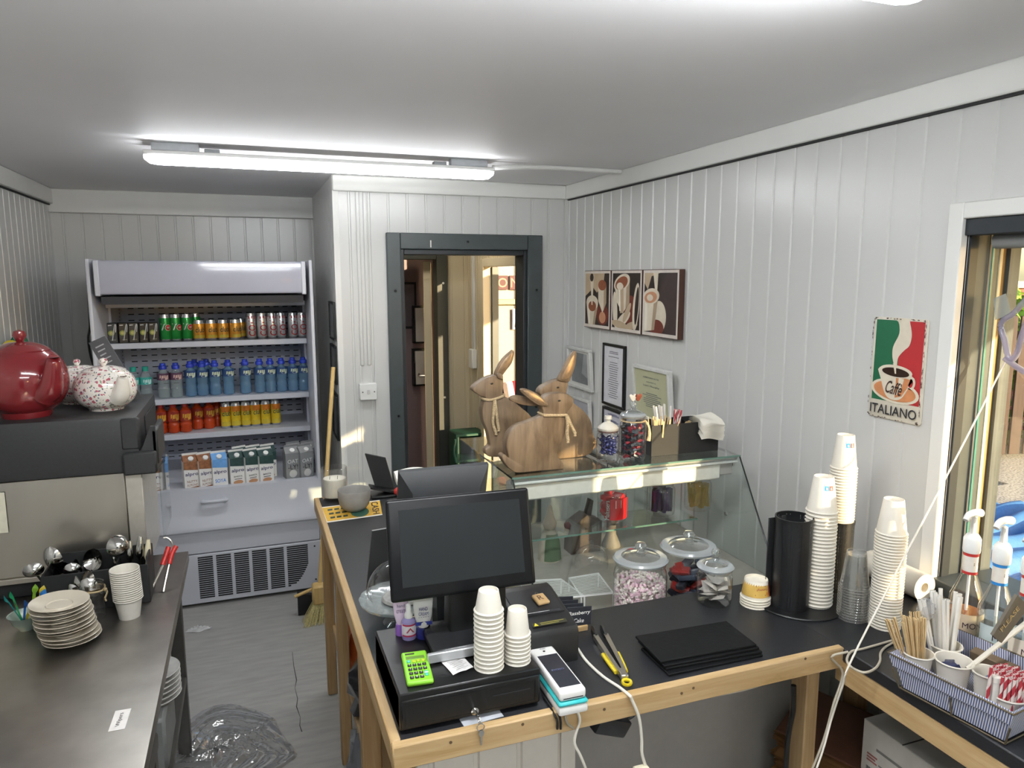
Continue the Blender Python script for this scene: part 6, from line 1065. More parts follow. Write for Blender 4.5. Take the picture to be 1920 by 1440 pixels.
# ------------------------------------------------------------------ pictures and notices on the right wall
def wall_uv(px, py, x=XR): q = Xp(px, py, x); return q.y, q.z
y0, z1 = wall_uv(1105, 508); y1, z0 = wall_uv(1281, 636); zt_ = (z1+wall_uv(1285, 504)[1])/2; zb_ = (wall_uv(1104, 613)[1]+z0)/2; H = zt_-zb_; W_ = (y0-y1)/3-.006
CRM = M('d9cdb8', .6, name='printed cream', var=.08, scale=14); CR2 = M('b9a488', .6, name='printed shade', var=.08, scale=14); DB = M('2d2320', .5, name='printed dark brown', var=.1, scale=6); COF = M('8a4f33', .6, name='printed coffee'); CO2 = M('c08a68', .6, name='printed milk coffee'); RBR = M('6e3326', .6, name='printed russet')
for k in range(3):
    t = thing('canvas_picture', ['canvas print with two tall cups nearest the doorway corner', 'middle canvas print with a poured jug and white petals', 'canvas print with one big cream mug nearest the sign'][k], 'picture', (XR, y0-(W_+.009)*(k+.5)+.004, zb_), 0, 'three brown coffee canvases'); b = B(); b.box(-.030, 0, -W_/2, W_/2, 0, H, M('4a2c22', .5, name='brown canvas side'), .002); b.build('canvas', t)
    fn = plane((-.0302, W_/2, 0), (0, -1, 0), (0, 0, 1), .00012); b = B(); s = W_; cl = lambda x, lo, hi: min(hi, max(lo, x)); R = lambda pts: [(cl(u, .01, .99)*s, v*H) for u, v in pts]; E_ = lambda u, v, a, c, **kw: [(cl(x, .05, .95)*s, cl(z, .06, .95)*H) for x, z in ell(u, v, a, c, **kw)]
    b.flat(fn, R([(.01, .01), (.99, .01), (.99, .99), (.01, .99)]), M('d9d0c6', .6), 1); b.flat(fn, R([(.05, .06), (.95, .06), (.95, .95), (.05, .95)]), DB, 2)
    SH = M('a8947a', .6, name='printed cup shade', var=.08, scale=14); HI = M('ebe3d3', .6, name='printed highlight', var=.05, scale=14)
    if k == 0:
        b.flat(fn, R([(.76, .72), (.85, .74), (.86, .45), (.76, .32)]), SH, 4.5); b.flat(fn, R([(.44, .41), (.55, .42), (.44, .06), (.36, .06)]), SH, 5.5); b.flat(fn, R([(.16, .40), (.22, .40), (.25, .08), (.21, .08)]), HI, 5.6); b.flat(fn, E_(.72, .20, .12, .10), CO2, 3.5)
        b.flat(fn, R([(.05, .55), (.05, .95), (.78, .95), (.74, .75), (.5, .62), (.36, .70)]), CR2, 3); b.flat(fn, E_(.72, .25, .22, .18), RBR, 3); b.flat(fn, R([(.55, .75), (.85, .75), (.86, .45), (.72, .28), (.56, .48)]), CRM, 4); b.flat(fn, E_(.70, .75, .15, .09), COF, 5)
        b.flat(fn, R([(.10, .42), (.55, .42), (.44, .06), (.18, .06)]), CRM, 5); b.flat(fn, E_(.325, .44, .23, .13), CRM, 6); b.flat(fn, E_(.33, .38, .15, .09), COF, 7); b.flat(fn, R([(.30, .40), (.34, .40), (.38, .92), (.24, .92)]), CRM, 8); b.flat(fn, E_(.30, .88, .07, .07), DB, 9)
    elif k == 1:
        b.flat(fn, R([(.52, .84), (.62, .85), (.62, .48), (.50, .38)]), SH, 4.5); b.flat(fn, R([(.25, .72), (.31, .73), (.34, .34), (.30, .34)]), HI, 7.5)
        b.flat(fn, E_(.66, .35, .2, .25), RBR, 3); b.flat(fn, R([(.12, .78), (.62, .85), (.62, .48), (.40, .30), (.18, .5)]), CRM, 4); b.flat(fn, E_(.36, .80, .27, .13, rot=.25), CRM, 5); b.flat(fn, E_(.35, .79, .21, .10, rot=.25), COF, 6); b.flat(fn, R([(.22, .74), (.42, .76), (.44, .32), (.32, .30)]), CR2, 7); b.flat(fn, E_(.3, .74, .11, .06), CRM, 8)
        for (u, v, a, c, r) in ((.15, .35, .08, .30, .1), (.42, .20, .27, .09, .5), (.30, .12, .27, .06, -.1), (.70, .12, .2, .06, .2), (.55, .32, .2, .06, .9)): lay = 9+.4*len(b.f) % 3+.3*u+v; b.flat(fn, E_(u, v, a, c, rot=r), CRM if c != .06 else CR2, lay)
        b.flat(fn, E_(.84, .42, .10, .38, rot=-.12), CRM, 14); b.flat(fn, E_(.86, .44, .055, .30, rot=-.12), DB, 15)
    else:
        b.flat(fn, R([(.34, .58), (.45, .60), (.36, .10), (.28, .09)]), SH, 5.4); b.flat(fn, R([(.08, .58), (.15, .58), (.15, .09), (.08, .08)]), HI, 5.5); b.flat(fn, E_(.80, .5, .35, .45), M('3c2f2c', .6, name='printed warm dark', var=.1), 2.5)
        b.flat(fn, R([(.5, .95), (.05, .95), (.05, .8), (.15, .7), (.25, .9)]), CR2, 3); b.flat(fn, R([(.30, .95), (.36, .68), (.42, .68), (.44, .95)]), CRM, 4); b.flat(fn, E_(.48, .30, .20, .24), CRM, 3); b.flat(fn, E_(.42, .14, .2, .12), RBR, 4); b.flat(fn, R([(.05, .60), (.45, .60), (.36, .10), (.05, .06)]), CRM, 5); b.flat(fn, E_(.25, .60, .235, .12, rot=.1), CRM, 6); b.flat(fn, E_(.24, .585, .18, .085, rot=.1), CO2, 7); b.flat(fn, E_(.22, .58, .09, .05), CRM, 8)
    b.build('print', t)
def notice(name, label, c, fm, fw, pm, lines, lean=0.0, depth=.016, title=(), bars=M('6f6f76', .7), extra=None):
    """Framed notice on the right wall; c = pixel corners of the frame, clockwise from the corner nearest the doorway top."""
    P_ = [Xp(*p, XR-depth) for p in c]; ya = (P_[0].y+P_[3].y)/2; yb = (P_[1].y+P_[2].y)/2; za = (P_[2].z+P_[3].z)/2; zb = (P_[0].z+P_[1].z)/2; w, h = ya-yb, zb-za
    t = thing(name, label, 'notice', (XR-.003, (ya+yb)/2, za), (0, -lean, 0)); b = B()
    for (p, q, r, s) in ((-w/2, w/2, 0, fw), (-w/2, w/2, h-fw, h), (-w/2, -w/2+fw, fw, h-fw), (w/2-fw, w/2, fw, h-fw)): b.box(-depth, 0, p, q, r, s, fm, .0015)
    b.build('frame', t); b = B(); b.box(-depth*.6, 0, -w/2+fw, w/2-fw, fw, h-fw, pm); fn = plane((-depth*.6, w/2, 0), (0, -1, 0), (0, 0, 1)); rnd = random.Random(len(label))
    if extra: extra(b, fn, w, h)
    for s, v, hh, ww in title: b.text(s, fn, w*.5, h*v, h*hh, bars, 2, width=w*ww)
    for v in lines: a_ = rnd.uniform(.14, .26)*w; b.flat(fn, [(w*.5-a_, h*v), (w*.5+a_, h*v), (w*.5+a_, h*(v+.011)), (w*.5-a_, h*(v+.011))], bars, 2)
    b.build('print', t); return t
notice('framed_notice', 'tall black framed notice with printed lines on the white wall', ((1130, 643), (1170, 648), (1170, 769), (1129, 757)), BLACK, .014, M('d9d9de', .5), [.87, .845, .79]+[.70-.035*k for k in range(17)], title=())
notice('framed_notice', 'lower black framed notice half hidden behind the ribbed jar', ((1129, 761), (1170, 774), (1170, 850), (1129, 835)), BLACK, .014, M('c9c9d2', .5), [.86, .84, .82, .7, .68, .66]+[.5-.05*k for k in range(6)], title=(), bars=M('4a4a78', .6))
def grey(b, fn, w, h): b.flat(fn, [(w*.16, h*.14), (w*.84, h*.14), (w*.84, h*.88), (w*.16, h*.88)], M('7d8183', .3, name='grey photo', var=.2, scale=9), 1); b.flat(fn, [(w*.60, h*.4), (w*.84, h*.3), (w*.84, h*.88), (w*.72, h*.88)], M('a5a9ab', .3, var=.2, scale=9), 2)
WF = M('dcdcd8', .4, name='white frame'); notice('framed_photo', 'white framed grey photo leaning off wall behind the rabbit ear', ((1064, 648), (1107, 655), (1111, 737), (1067, 722)), WF, .016, WF, [], .06, .022, extra=grey)
notice('framed_photo', 'second white framed photo below it mostly hidden by the rabbit', ((1066, 738), (1106, 750), (1108, 830), (1068, 815)), WF, .016, M('b9bac2', .4), [], .05, .022)
notice('framed_certificate', 'white framed pale green certificate behind the stirrers', ((1190, 679), (1259, 696), (1261, 800), (1192, 782)), WF, .016, M('c2c3a0', .5, name='pale green paper', var=.05, scale=6), [.5-.035*k for k in range(8)], .09, .024, title=(('CERTIFICATE', .80, .028, .42), ('awarded to', .72, .022, .26), ('Liam Murphy', .645, .04, .44)))
# ------------------------------------------------------------------ tin coffee sign
c = [Xp(*p, XR-.006) for p in ((1639, 594), (1741, 598.5), (1727, 798.7), (1629, 779))]; ya = (c[0].y+c[3].y)/2; yb = (c[1].y+c[2].y)/2; zb = (c[0].z+c[1].z)/2; za = (c[2].z+c[3].z)/2; w, h = ya-yb, zb-za
t = thing('tin_sign', 'tin sign of a steaming coffee cup reading ITALIANO on white wall', 'sign', (XR-.001, (ya+yb)/2, za)); b = B(); r = .010; out = []
for cx_, cz_, a0 in ((w/2-r, r, -PI/2), (w/2-r, h-r, 0), (-w/2+r, h-r, PI/2), (-w/2+r, r, PI)): out += [(cx_+r*math.cos(a0+PI/2*k/6), cz_+r*math.sin(a0+PI/2*k/6)) for k in range(7)]
RUST = M('d9d2c2', .45, name='cream enamel', var=.05)
b.prism(out, -.005, 0, RUST, Matrix(((0, 1, 0, 0), (1, 0, 0, 0), (0, 0, 1, 0), (0, 0, 0, 1))), .0012); b.build('plate', t)
fn = plane((-.0052, w/2, 0), (0, -1, 0), (0, 0, 1)); S = lambda pts: [((x-95)/635*w*.97+w*.015, h-(z-85)/1170*h) for x, z in pts]   # flattened drawing grid
b = B(); GRS = M('14603f', .5, name='sign green', var=.04); RDS = M('b02a2e', .5, name='sign red', var=.04); CRS = M('ddd3bf', .5, name='sign cream', var=.04); ORS = M('c98557', .5, name='sign orange', var=.12, scale=25)
b.flat(fn, S([(118, 115), (420, 115), (420, 1045), (118, 1045)]), GRS, 1); b.flat(fn, S([(420, 115), (705, 115), (705, 1045), (420, 1045)]), RDS, 1)
st = [(330, 90), (390, 130), (412, 220), (402, 290), (360, 380), (343, 450), (350, 540), (375, 620), (405, 700)]; st2 = [(420, 700), (412, 600), (425, 520), (490, 440), (540, 390), (560, 310), (558, 240), (535, 150), (500, 90)]
b.flat(fn, S(smooth(st+st2, 3)), CRS, 2)
b.flat(fn, S(ell(405, 920, 300, 135, rot=.10)), CRS, 3); b.flat(fn, S(ell(405, 920, 262, 108, rot=.10)), ORS, 4); b.flat(fn, S(ell(600, 800, 50, 75, rot=.1)), CRS, 4); b.flat(fn, S(ell(596, 800, 28, 50, rot=.1)), RDS, 5)
b.flat(fn, S(smooth([(210, 660), (230, 800), (285, 950), (350, 1010), (450, 1015), (520, 960), (580, 840), (610, 720)], 3)), CRS, 5); b.flat(fn, S([(420, 740), (590, 760), (560, 860), (500, 960), (420, 990)]), ORS, 6); b.flat(fn, S([(455, 760), (520, 765), (490, 900), (440, 960)]), CRS, 7)
b.flat(fn, S(ell(410, 690, 203, 72, rot=.05)), CRS, 7); b.flat(fn, S(ell(410, 700, 168, 50, rot=.05)), M('2f1d16', .3, name='sign coffee'), 8); b.flat(fn, S([(375, 600), (412, 600), (422, 715), (405, 715)]), CRS, 9)
q = S([(395, 880)])[0]; b.text('Caffè', fn, q[0], q[1], .040, M('3a251c', .5), 9, width=.060, shear=.18, rot=-.10); q = S([(410, 1145)])[0]; b.text('ITALIANO', fn, q[0], q[1], .030, INK, 9, width=w*.88)
rnd = random.Random(77); CHIP = M('4a322c', .7, name='rusty chip', var=.2)
for k in range(90):
    e = rnd.random(); u, v = ((rnd.choice((.003, w-.003))+rnd.uniform(-.002, .002), rnd.uniform(.006, h-.006)) if e < .6 else (rnd.uniform(.006, w-.006), rnd.choice((.003, h-.003))+rnd.uniform(-.002, .002))); r_ = rnd.uniform(.0012, .0042)
    if k < 16: u, v = rnd.choice((.008, w-.008))+rnd.uniform(-.004, .004), rnd.choice((.008, h-.008))+rnd.uniform(-.004, .004)
    b.flat(fn, [(min(w-.001, max(.001, u+r_*rnd.uniform(.4, 1)*math.cos(a_*.9)*(.6 if e < .6 else 1.5))), min(h-.001, max(.001, v+r_*rnd.uniform(.4, 1)*math.sin(a_*.9)*(2 if e < .6 else .6)))) for a_ in range(7)], CHIP, 10)
b.build('print', t)
# ------------------------------------------------------------------ cup tower and organiser on the counter corner
def mesh_mat():
    m = bpy.data.materials.new('black punched metal'); m.use_nodes = True; nt = m.node_tree; p = nt.nodes['Principled BSDF']; p.inputs['Base Color'].default_value = lin('17181a'); p.inputs['Roughness'].default_value = .4
    tc = nt.nodes.new('ShaderNodeTexCoord'); v = nt.nodes.new('ShaderNodeTexVoronoi'); v.inputs['Scale'].default_value = 210; v.inputs['Randomness'].default_value = .15; nt.links.new(tc.outputs['Object'], v.inputs['Vector'])
    l = nt.nodes.new('ShaderNodeMath'); l.operation = 'LESS_THAN'; l.inputs[1].default_value = .22; nt.links.new(v.outputs['Distance'], l.inputs[0]); tr = nt.nodes.new('ShaderNodeBsdfTransparent'); mx = nt.nodes.new('ShaderNodeMixShader'); nt.links.new(l.outputs[0], mx.inputs[0]); nt.links.new(p.outputs[0], mx.inputs[1]); nt.links.new(tr.outputs[0], mx.inputs[2]); nt.links.new(mx.outputs[0], nt.nodes['Material Output'].inputs[0]); return m
MESH = mesh_mat(); q = ctr(1479, 1152, CZ, .05); mx0 = q.x; my0 = q.y; mh = Yp(1462, 972, my0).z-CZ
q2 = Zp(1568, 1150, CZ); bx0, by0 = Yp(1567, 1100, my0+.055).x, my0+.055
t = thing('cup_organiser', 'black punched metal cup organiser with round compartments beside cups', 'organiser', (mx0, my0, CZ)); 
for (dx, dy, r, h) in ((0, 0, .050, mh), (.055, -.012, .044, mh*.80), (bx0-mx0, by0-my0, .040, mh*.80)):
    b = B(); b.lathe([(0, .003), (r, .003)], MATTB, 28); b.lathe([(r, 0), (r, h)], MESH, 32); b.lathe([(r-.002, h-.008), (r+.0015, h-.008), (r+.0015, h), (r-.002, h), (r-.002, h-.008)], BLACK, 32); b.lathe([(r+.001, 0), (r+.001, .012)], BLACK, 32)
    if dx > .02 and dy < 0: pass
    b.build('compartment', t, (dx, dy, 0))
b = B(); b.lathe([(0, 0), (.125, 0), (.127, .003), (.125, .006), (0, .006)], BLACK, 40, Matrix.Translation((.045, .02, -.0))); 
for (dx, dy) in ((.02, .05), (-.03, .045)): b.box(dx-.02, dx+.02, dy-.002, dy+.002, .006, mh*.95, MATTB, .001)
b.build('turntable', t)
def logo(z, rt=.041, rb=.026, h=.1):
    def f(b):
        r0 = lambda v: rt-(rt-rb)*v/h; fn = wrap(r0, -PI/2-.25); b.flat(fn, [(-.012, z), (.012, z), (.012, z+.020), (-.012, z+.020)], M('2e3038', .5), 1); b.flat(fn, [(-.012, z), (0, z), (0, z+.013), (-.012, z+.013)], M('3c8fd0', .5), 2); b.flat(fn, [(0, z), (.012, z), (.012, z+.013), (0, z+.013)], M('c7322f', .5), 2); b.text('a', fn, -.006, z+.006, .006, WPR, 3); b.text('6', fn, .006, z+.006, .007, WPR, 3)
    return f
CUPM = M('ddd7ca', .6, name='cup card white', var=.015)
def fit(base, toppx, h): return Yp(*toppx, base.y).z-base.z-h
qm = ctr(1529, 1146, CZ, .041); n = 28; stack('coffee_cup', n, fit(qm, (1541, 893), .100)/(n-1), qm, cup(.041, .026, .100, CUPM, up=False), 'logo marked top coffee cup of the stack in front of the organiser', '%s coffee cup down the stack in front of the organiser', 'coffee cups in front of the organiser', top=cup(.041, .026, .1, CUPM, logo(.066), up=False))
for c_ in [o for o in t.children if o.name.startswith('compartment')]:
    if c_.location.y < 0: c_.location = (qm.x-mx0+.004, qm.y-my0+.09, 0)
qb = Vector((bx0, by0, CZ+.004)); n = 44; stack('coffee_cup', n, fit(qb, (1582, 815), .1)/(n-1), qb, cup(.036, .0235, .1, CUPM, up=False), 'logo marked top cup of the tallest stack inside the organiser', '%s coffee cup down the tallest stack inside the organiser', 'coffee cups in the tallest stack', top=cup(.036, .0235, .1, CUPM, logo(.066, .036, .0235), up=False))
qr = ctr(1657, 1184, CZ, .0375); n = 33; stack('coffee_cup', n, fit(qr, (1664, 937), .093)/(n-1), qr, cup(.0375, .0245, .093, CUPM, up=False), 'top coffee cup of the stack standing alone by the basket', '%s coffee cup down the lone stack by the basket', 'coffee cups in the lone stack')
qc = ctr(1597, 1169, CZ, .039); pl = cup(.0385, .025, .10, glass('clear plastic cup', 'f6f6f4', 1.0, .08, .05, .45, .08), up=False); n = 13
stack('plastic_cup', n, (Yp(1600, 1035, qc.y).z-CZ-.10)/(n-1), qc, pl, 'topmost clear plastic cup of the upside-down stack between paper cups', '%s clear plastic cup down the stack between paper cups', 'clear plastic cups')
t = thing('paper_towel_roll', 'white paper roll lying by the wall behind the lone cup stack', 'paper roll', (1.80, 1.56, CZ+.04), (PI/2, 0, 0)); b = B(); b.lathe([(.014, -.10), (.04, -.10), (.04, .10), (.014, .10), (.014, -.10)], M('e3ddd0', .85, name='tissue'), 28); b.build('roll', t)
# ------------------------------------------------------------------ syrup bottles by the window
def syrup(label, base, px, pys, liquid, lev, ring_c, lab_c, txt, px_r):
    """pys: pixel heights of pump top, pump arm, cap top, cap bottom, neck label bottom, shoulder, label top, label bottom."""
    Y = base.y; z = [Yp(px, p, Y).z-CZ for p in pys]; r = px_r; t = thing('syrup_bottle', label, 'bottle', (base.x, base.y, CZ)); b = B(); nr = .0155
    prof = [(0, .004), (r*.85, 0), (r, .006), (r, z[6]-.0), (r*.97, z[5]-.012), (r*.72, z[5]+.012), (nr*1.1, z[4]-.004), (nr, z[4]), (nr, z[3])]
    b.lathe(prof, CLEAR, 30); b.build('glass_body', t); b = B(); lv = lev; b.lathe([(0, .006), (r*.93, .006), (r*.93, lv), (0, lv)], liquid, 26); b.build('syrup', t)
    b = B(); b.lathe([(nr+.001, z[4]), (nr+.001, z[3]-.002)], M('e3ddd3', .5, name='neck label'), 22); b.lathe([(nr+.0015, z[4]), (nr+.0015, z[4]+.007)], ring_c, 22); b.lathe([(nr+.0015, z[3]-.010), (nr+.0015, z[3]-.003)], ring_c, 22); fn = wrap(nr+.0016); [b.flat(fn, [(-.008, (z[4]+z[3])/2+v), (.008, (z[4]+z[3])/2+v), (.008, (z[4]+z[3])/2+v+.002), (-.008, (z[4]+z[3])/2+v+.002)], INK, 1) for v in (-.004, 0)]; b.build('neck_label', t)
    b = B(); fn = wrap(r+.0006, -PI/2-.25); band(b, fn, -.06, .06, max(.02, z[7]), z[6], lab_c, 1, 16); hh = z[6]-max(.02, z[7]); b.text(txt, fn, .0, z[6]-hh*.28, .014, M('3d2430', .5), 3, width=.062); b.flat(fn, ell(.0, z[6]-hh*.78, .035, .018, 16), M('8d4a36' if 'amber' in label else '9fb6bc', .6, var=.3, scale=60), 2); b.flat(fn, [(-.012, z[6]-hh*.5), (.016, z[6]-hh*.5), (.016, z[6]-hh*.5+.003), (-.012, z[6]-hh*.5+.003)], M('6b5f66', .5), 3); b.build('label', t)
    b = B(); b.lathe([(nr+.003, z[3]-.002), (nr+.004, z[3]+.004), (nr+.004, z[2]-.006), (nr+.001, z[2]), (nr-.003, z[2]+.006), (.008, z[2]+.008), (.0065, z[1]-.004), (0, z[1])], PLASTW, 24); b.build('pump_cap', t)
    b = B(); b.tube([(.020, 0, z[0]-.008), (.0, 0, z[0]-.005), (-.025, -.004, z[0]-.007), (-.037, -.006, z[0]-.018)], lambda u: .010-.003*u, PLASTW, 12); b.build('pump_head', t); b = B(); b.cyl((0, 0, .02), (0, 0, z[3]), .0035, PLASTW, 8); b.build('dip_tube', t)
AMB = glass('amber syrup', 'c8783a', .6, .05, .45, .4); CLS = glass('clear syrup', 'e8efef', .6, .05, .12, .4); RDR = M('b63030', .45, name='label red'); BLR = M('2a7fc4', .45, name='label blue')
q = Zp(1824, 1236, CZ); syrup('amber syrup bottle with red neck bands and white pump by window', Vector((q.x, q.y+.03, 0)), 1826, (958, 968, 1005, 1032, 1072, 1105, 1138, 1213), AMB, .115, RDR, M('d8c3a8', .5, name='pale brown label', var=.08, scale=20), 'MONIN', .0385)
q = Zp(1880, 1262, CZ); syrup('clear syrup bottle with blue neck bands in the middle of the row', Vector((q.x, q.y+.03, 0)), 1884, (972, 985, 1022, 1052, 1092, 1125, 1160, 1238), CLS, .13, BLR, M('c9d6d6', .5, name='pale blue label', var=.05, scale=20), 'MONIN', .0385)
q = Zp(1935, 1290, CZ); syrup('syrup bottle with red neck bands behind the dark wooden tag', Vector((q.x, q.y+.03, 0)), 1936, (998, 1010, 1045, 1075, 1115, 1148, 1185, 1265), CLS, .12, RDR, M('ddd2c2', .5, name='cream label', var=.05, scale=20), 'MONIN', .0385)
# ------------------------------------------------------------------ striped basket and its contents
A_, B_ = Zp(1694, 1290, CZ+.004), Zp(1882, 1390, CZ+.004); dv = (B_-A_); Lb = dv.length; th = math.atan2(dv.y, dv.x)
def stripe_mat():
    m = bpy.data.materials.new('blue ticking fabric'); m.use_nodes = True; nt = m.node_tree; p = nt.nodes['Principled BSDF']; p.inputs['Roughness'].default_value = .85; tc = nt.nodes.new('ShaderNodeTexCoord'); sx = nt.nodes.new('ShaderNodeSeparateXYZ'); nt.links.new(tc.outputs['Object'], sx.inputs[0])
    ad = nt.nodes.new('ShaderNodeMath'); ad.operation = 'ADD'; nt.links.new(sx.outputs[0], ad.inputs[0]); nt.links.new(sx.outputs[1], ad.inputs[1]); mu = nt.nodes.new('ShaderNodeMath'); mu.operation = 'MULTIPLY'; mu.inputs[1].default_value = 1250; nt.links.new(ad.outputs[0], mu.inputs[0]); si = nt.nodes.new('ShaderNodeMath'); si.operation = 'SINE'; nt.links.new(mu.outputs[0], si.inputs[0])
    rp = nt.nodes.new('ShaderNodeValToRGB'); rp.color_ramp.elements[0].position = .40; rp.color_ramp.elements[1].position = .60; rp.color_ramp.elements[0].color = lin('47547f'); rp.color_ramp.elements[1].color = lin('c9c8cc'); mp = nt.nodes.new('ShaderNodeMapRange'); mp.inputs[1].default_value = -1; nt.links.new(si.outputs[0], mp.inputs[0]); nt.links.new(mp.outputs[0], rp.inputs[0]); nt.links.new(rp.outputs[0], p.inputs['Base Color']); return m
TICK = stripe_mat(); BWd = .21; hB = .082; fl = .026
t = thing('basket', 'blue and white striped fabric basket of stirrers and straws on window counter', 'basket', (A_.x, A_.y, CZ+.001), th)
b = B(); c0 = [(0, 0), (Lb, 0), (Lb, BWd), (0, BWd)]; c1 = [(-fl, -fl*.6), (Lb+fl*.7, -fl*.6), (Lb+fl*.7, BWd+fl*.6), (-fl, BWd+fl*.6)]
def ringpts(cs, z, dz=0, nseg=14):
    R = []
    for i in range(4):
        p, q_ = Vector(cs[i]), Vector(cs[(i+1) % 4])
        for k in range(nseg): u = k/nseg; e = p*(1-u)+q_*u; R.append((e.x, e.y, z+dz*math.sin(u*PI*3)*.4))
    return R
layers = [ringpts(c0, .004), ringpts(c1, hB, .003), ringpts([(x*1.0+(-.004 if x < .05 else .004), y+(-.004 if y < .05 else .004)) for x, y in c1], hB-.004), ringpts([(a[0]*.62+c[0]*.38+(-.004 if a[0] < .05 else .004), a[1]*.62+c[1]*.38+(-.005 if a[1] < .05 else .005)) for a, c in zip(c1, c0)], hB*.62, .004)]
for i, (la, lb) in enumerate(zip(layers, layers[1:])): N = len(la); b.add(la+lb, [(k, (k+1) % N, N+(k+1) % N, N+k) for k in range(N)], TICK, True)
b.add([(x, y, .004) for x, y in c0], [(0, 1, 2, 3)], TICK); b.build('lining', t)
b = B(); WR = M('6a5f4c', .5, .6, name='rusty wire')
for cs, z in ((c0, .002), (c1, hB-.002)): b.tube([(x+(-.005 if x < .05 else .005), y+(-.005 if y < .05 else .005), z) for x, y in cs], .0022, WR, 6, 1, True)
for i in range(4):
    for u in ((0, .5) if i % 2 == 0 else (0,)): p, q_ = Vector(c0[i])*(1-u)+Vector(c0[(i+1) % 4])*u, Vector(c1[i])*(1-u)+Vector(c1[(i+1) % 4])*u; q_ = p*.45+q_*.55; e = -.006; b.tube([(p.x+(e if p.x < .1 else -e), p.y+(e if p.y < .1 else -e), .002), (q_.x+(e if q_.x < .1 else -e), q_.y+(e if q_.y < .1 else -e), hB*.55)], .002, WR, 6, 1)
b.build('wire_frame', t)
RT = Matrix.Translation((A_.x, A_.y, CZ+.001)) @ Matrix.Rotation(th, 4, 'Z'); loc = lambda u, v, z=.006: RT @ Vector((u*Lb, v*BWd, z))
def at_rim(px, py, z): return Zp(px, py, z)
zr = CZ+.085
def bcup(label, px, py, rt, h, z0=None):
    top = Zp(px, py, CZ+.006+h); o = cup(rt, rt*.70, h, CUPM).build('paper_cup', None, (top.x, top.y, CZ+.006)); tag(o, label, 'cup'); return top
k1 = bcup('paper cup full of wooden stirrers at the basket corner', 1722, 1222, .032, .072); k2 = bcup('paper cup holding white wrapped straws at the back of the basket', 1772, 1206, .035, .074); k3 = bcup('open paper cup with dark blue sachets at the front of basket', 1789, 1236, .0375, .074); k4 = bcup('open paper cup beside the red striped straws in the basket', 1853, 1258, .030, .070)
z0 = CZ+.013
bunch('wooden_stirrer', stick(.150, .0075, .0016, STW), 'flat wooden stirrers leaning outward from the cup at the basket corner', 'outer stirrers in the basket', 'stirrer', 18, (k1.x-.006, k1.y+.004), (.012, .010), z0, (-.27, .10), (.14, .10), 41, .3)
bunch('wooden_stirrer', stick(.150, .0075, .0016, STW), 'flat wooden stirrers standing nearer the wrapped straws in the basket cup', 'inner stirrers in the basket', 'stirrer', 15, (k1.x+.006, k1.y+.002), (.012, .010), z0, (-.07, .10), (.10, .08), 42, .3)
bunch('wrapped_straw', straw(.185, .0046, STRW), 'white paper wrapped straws standing in the basket cup', 'wrapped straws in the basket', 'straw', 15, (k2.x, k2.y), (.018, .012), z0, (-.08, .06), (.22, .08), 43)
packet('plastic_sleeve', 'crinkled clear sleeve round the wrapped straws in the basket', 'plastic sleeve', (k2.x-.045, k2.y+.02, z0+.13), .018, glass('sleeve film', 'f2f2f2', 1, .1, .2), 12, (1, 1, 1.4))
fill('sugar_sachet', 'dark blue sachets in the open paper cup of the basket', 'blue sachets in the basket cup', 'sachet', 5, (k3.x-.004, k3.y+.004), .012, CZ+.045, CZ+.07, (.016, .010, .0035), [M('2a3050', .25, .2, name='navy foil', var=.3)], 51, 'box')
fill('sugar_sachet', 'grey sachets in the open paper cup beside the striped straws', 'grey sachets in the basket cup', 'sachet', 3, (k4.x-.004, k4.y+.004), .010, CZ+.04, CZ+.06, (.013, .008, .003), [M('5a6070', .3, name='grey foil')], 52, 'box')
q = Zp(1893, 1275, CZ+.095); sx_, sy_ = q.x, q.y; o = cup(.036, .030, .06, CUPM).build('paper_cup', None, (sx_, sy_, CZ+.006)); tag(o, 'paper cup holding the bundle of red striped straws in the basket', 'cup')
ss = straw(.098, .0032, None, True); o = None; cnt = 0
for i in range(-5, 6):
    for j in range(-5, 6):
        x, y = (i+.5*(j % 2))*.0068, j*.0059
        if math.hypot(x, y) > .0325: continue
        if o is None: o = tag(ss.build('striped_straw', None, (sx_+x, sy_+y, CZ+.013)), 'red and white striped paper straws bundled upright in the basket', 'straw', 'striped straws in the basket')
        else: dup(o, (sx_+x, sy_+y, CZ+.013+.002*((i*3+j*5) % 3)), (0, 0, (i*7+j*3) % 6))
q = Zp(1852, 1300, CZ+.07); tag(straw(.125, .0034, None, True).build('striped_straw', None, (q.x, q.y, CZ+.006), (.03, -.02, 0)), 'single red striped straw standing apart at the front of basket', 'straw')
q = Zp(1864, 1300, CZ+.07); b = B(); b.lathe([(0, 0), (.008, 0), (.008, .09), (.0095, .091), (.0095, .102), (0, .103)], M('ddd8cf', .4, name='white tube'), 16); tag(b.build('lip_balm_tube', None, (q.x, q.y, CZ+.006)), 'small white plastic tube beside the single striped straw', 'tube')
q0, q1 = Zp(1833, 1232, CZ+.09), Yp(1925, 1160, k4.y+.02); t = thing('plant_label', 'dark wooden tag with carved capitals on a pale stick above basket', 'tag', (q0.x, q0.y, q0.z-.01)); d = q1-q0; b = B(); b.tube([(-d.x*.2, -d.y*.2, -d.z*.2), (0, 0, 0), tuple(d)], .0055, M('d9d3c6', .5, name='pale stick'), 8, 2); b.build('stick', t)
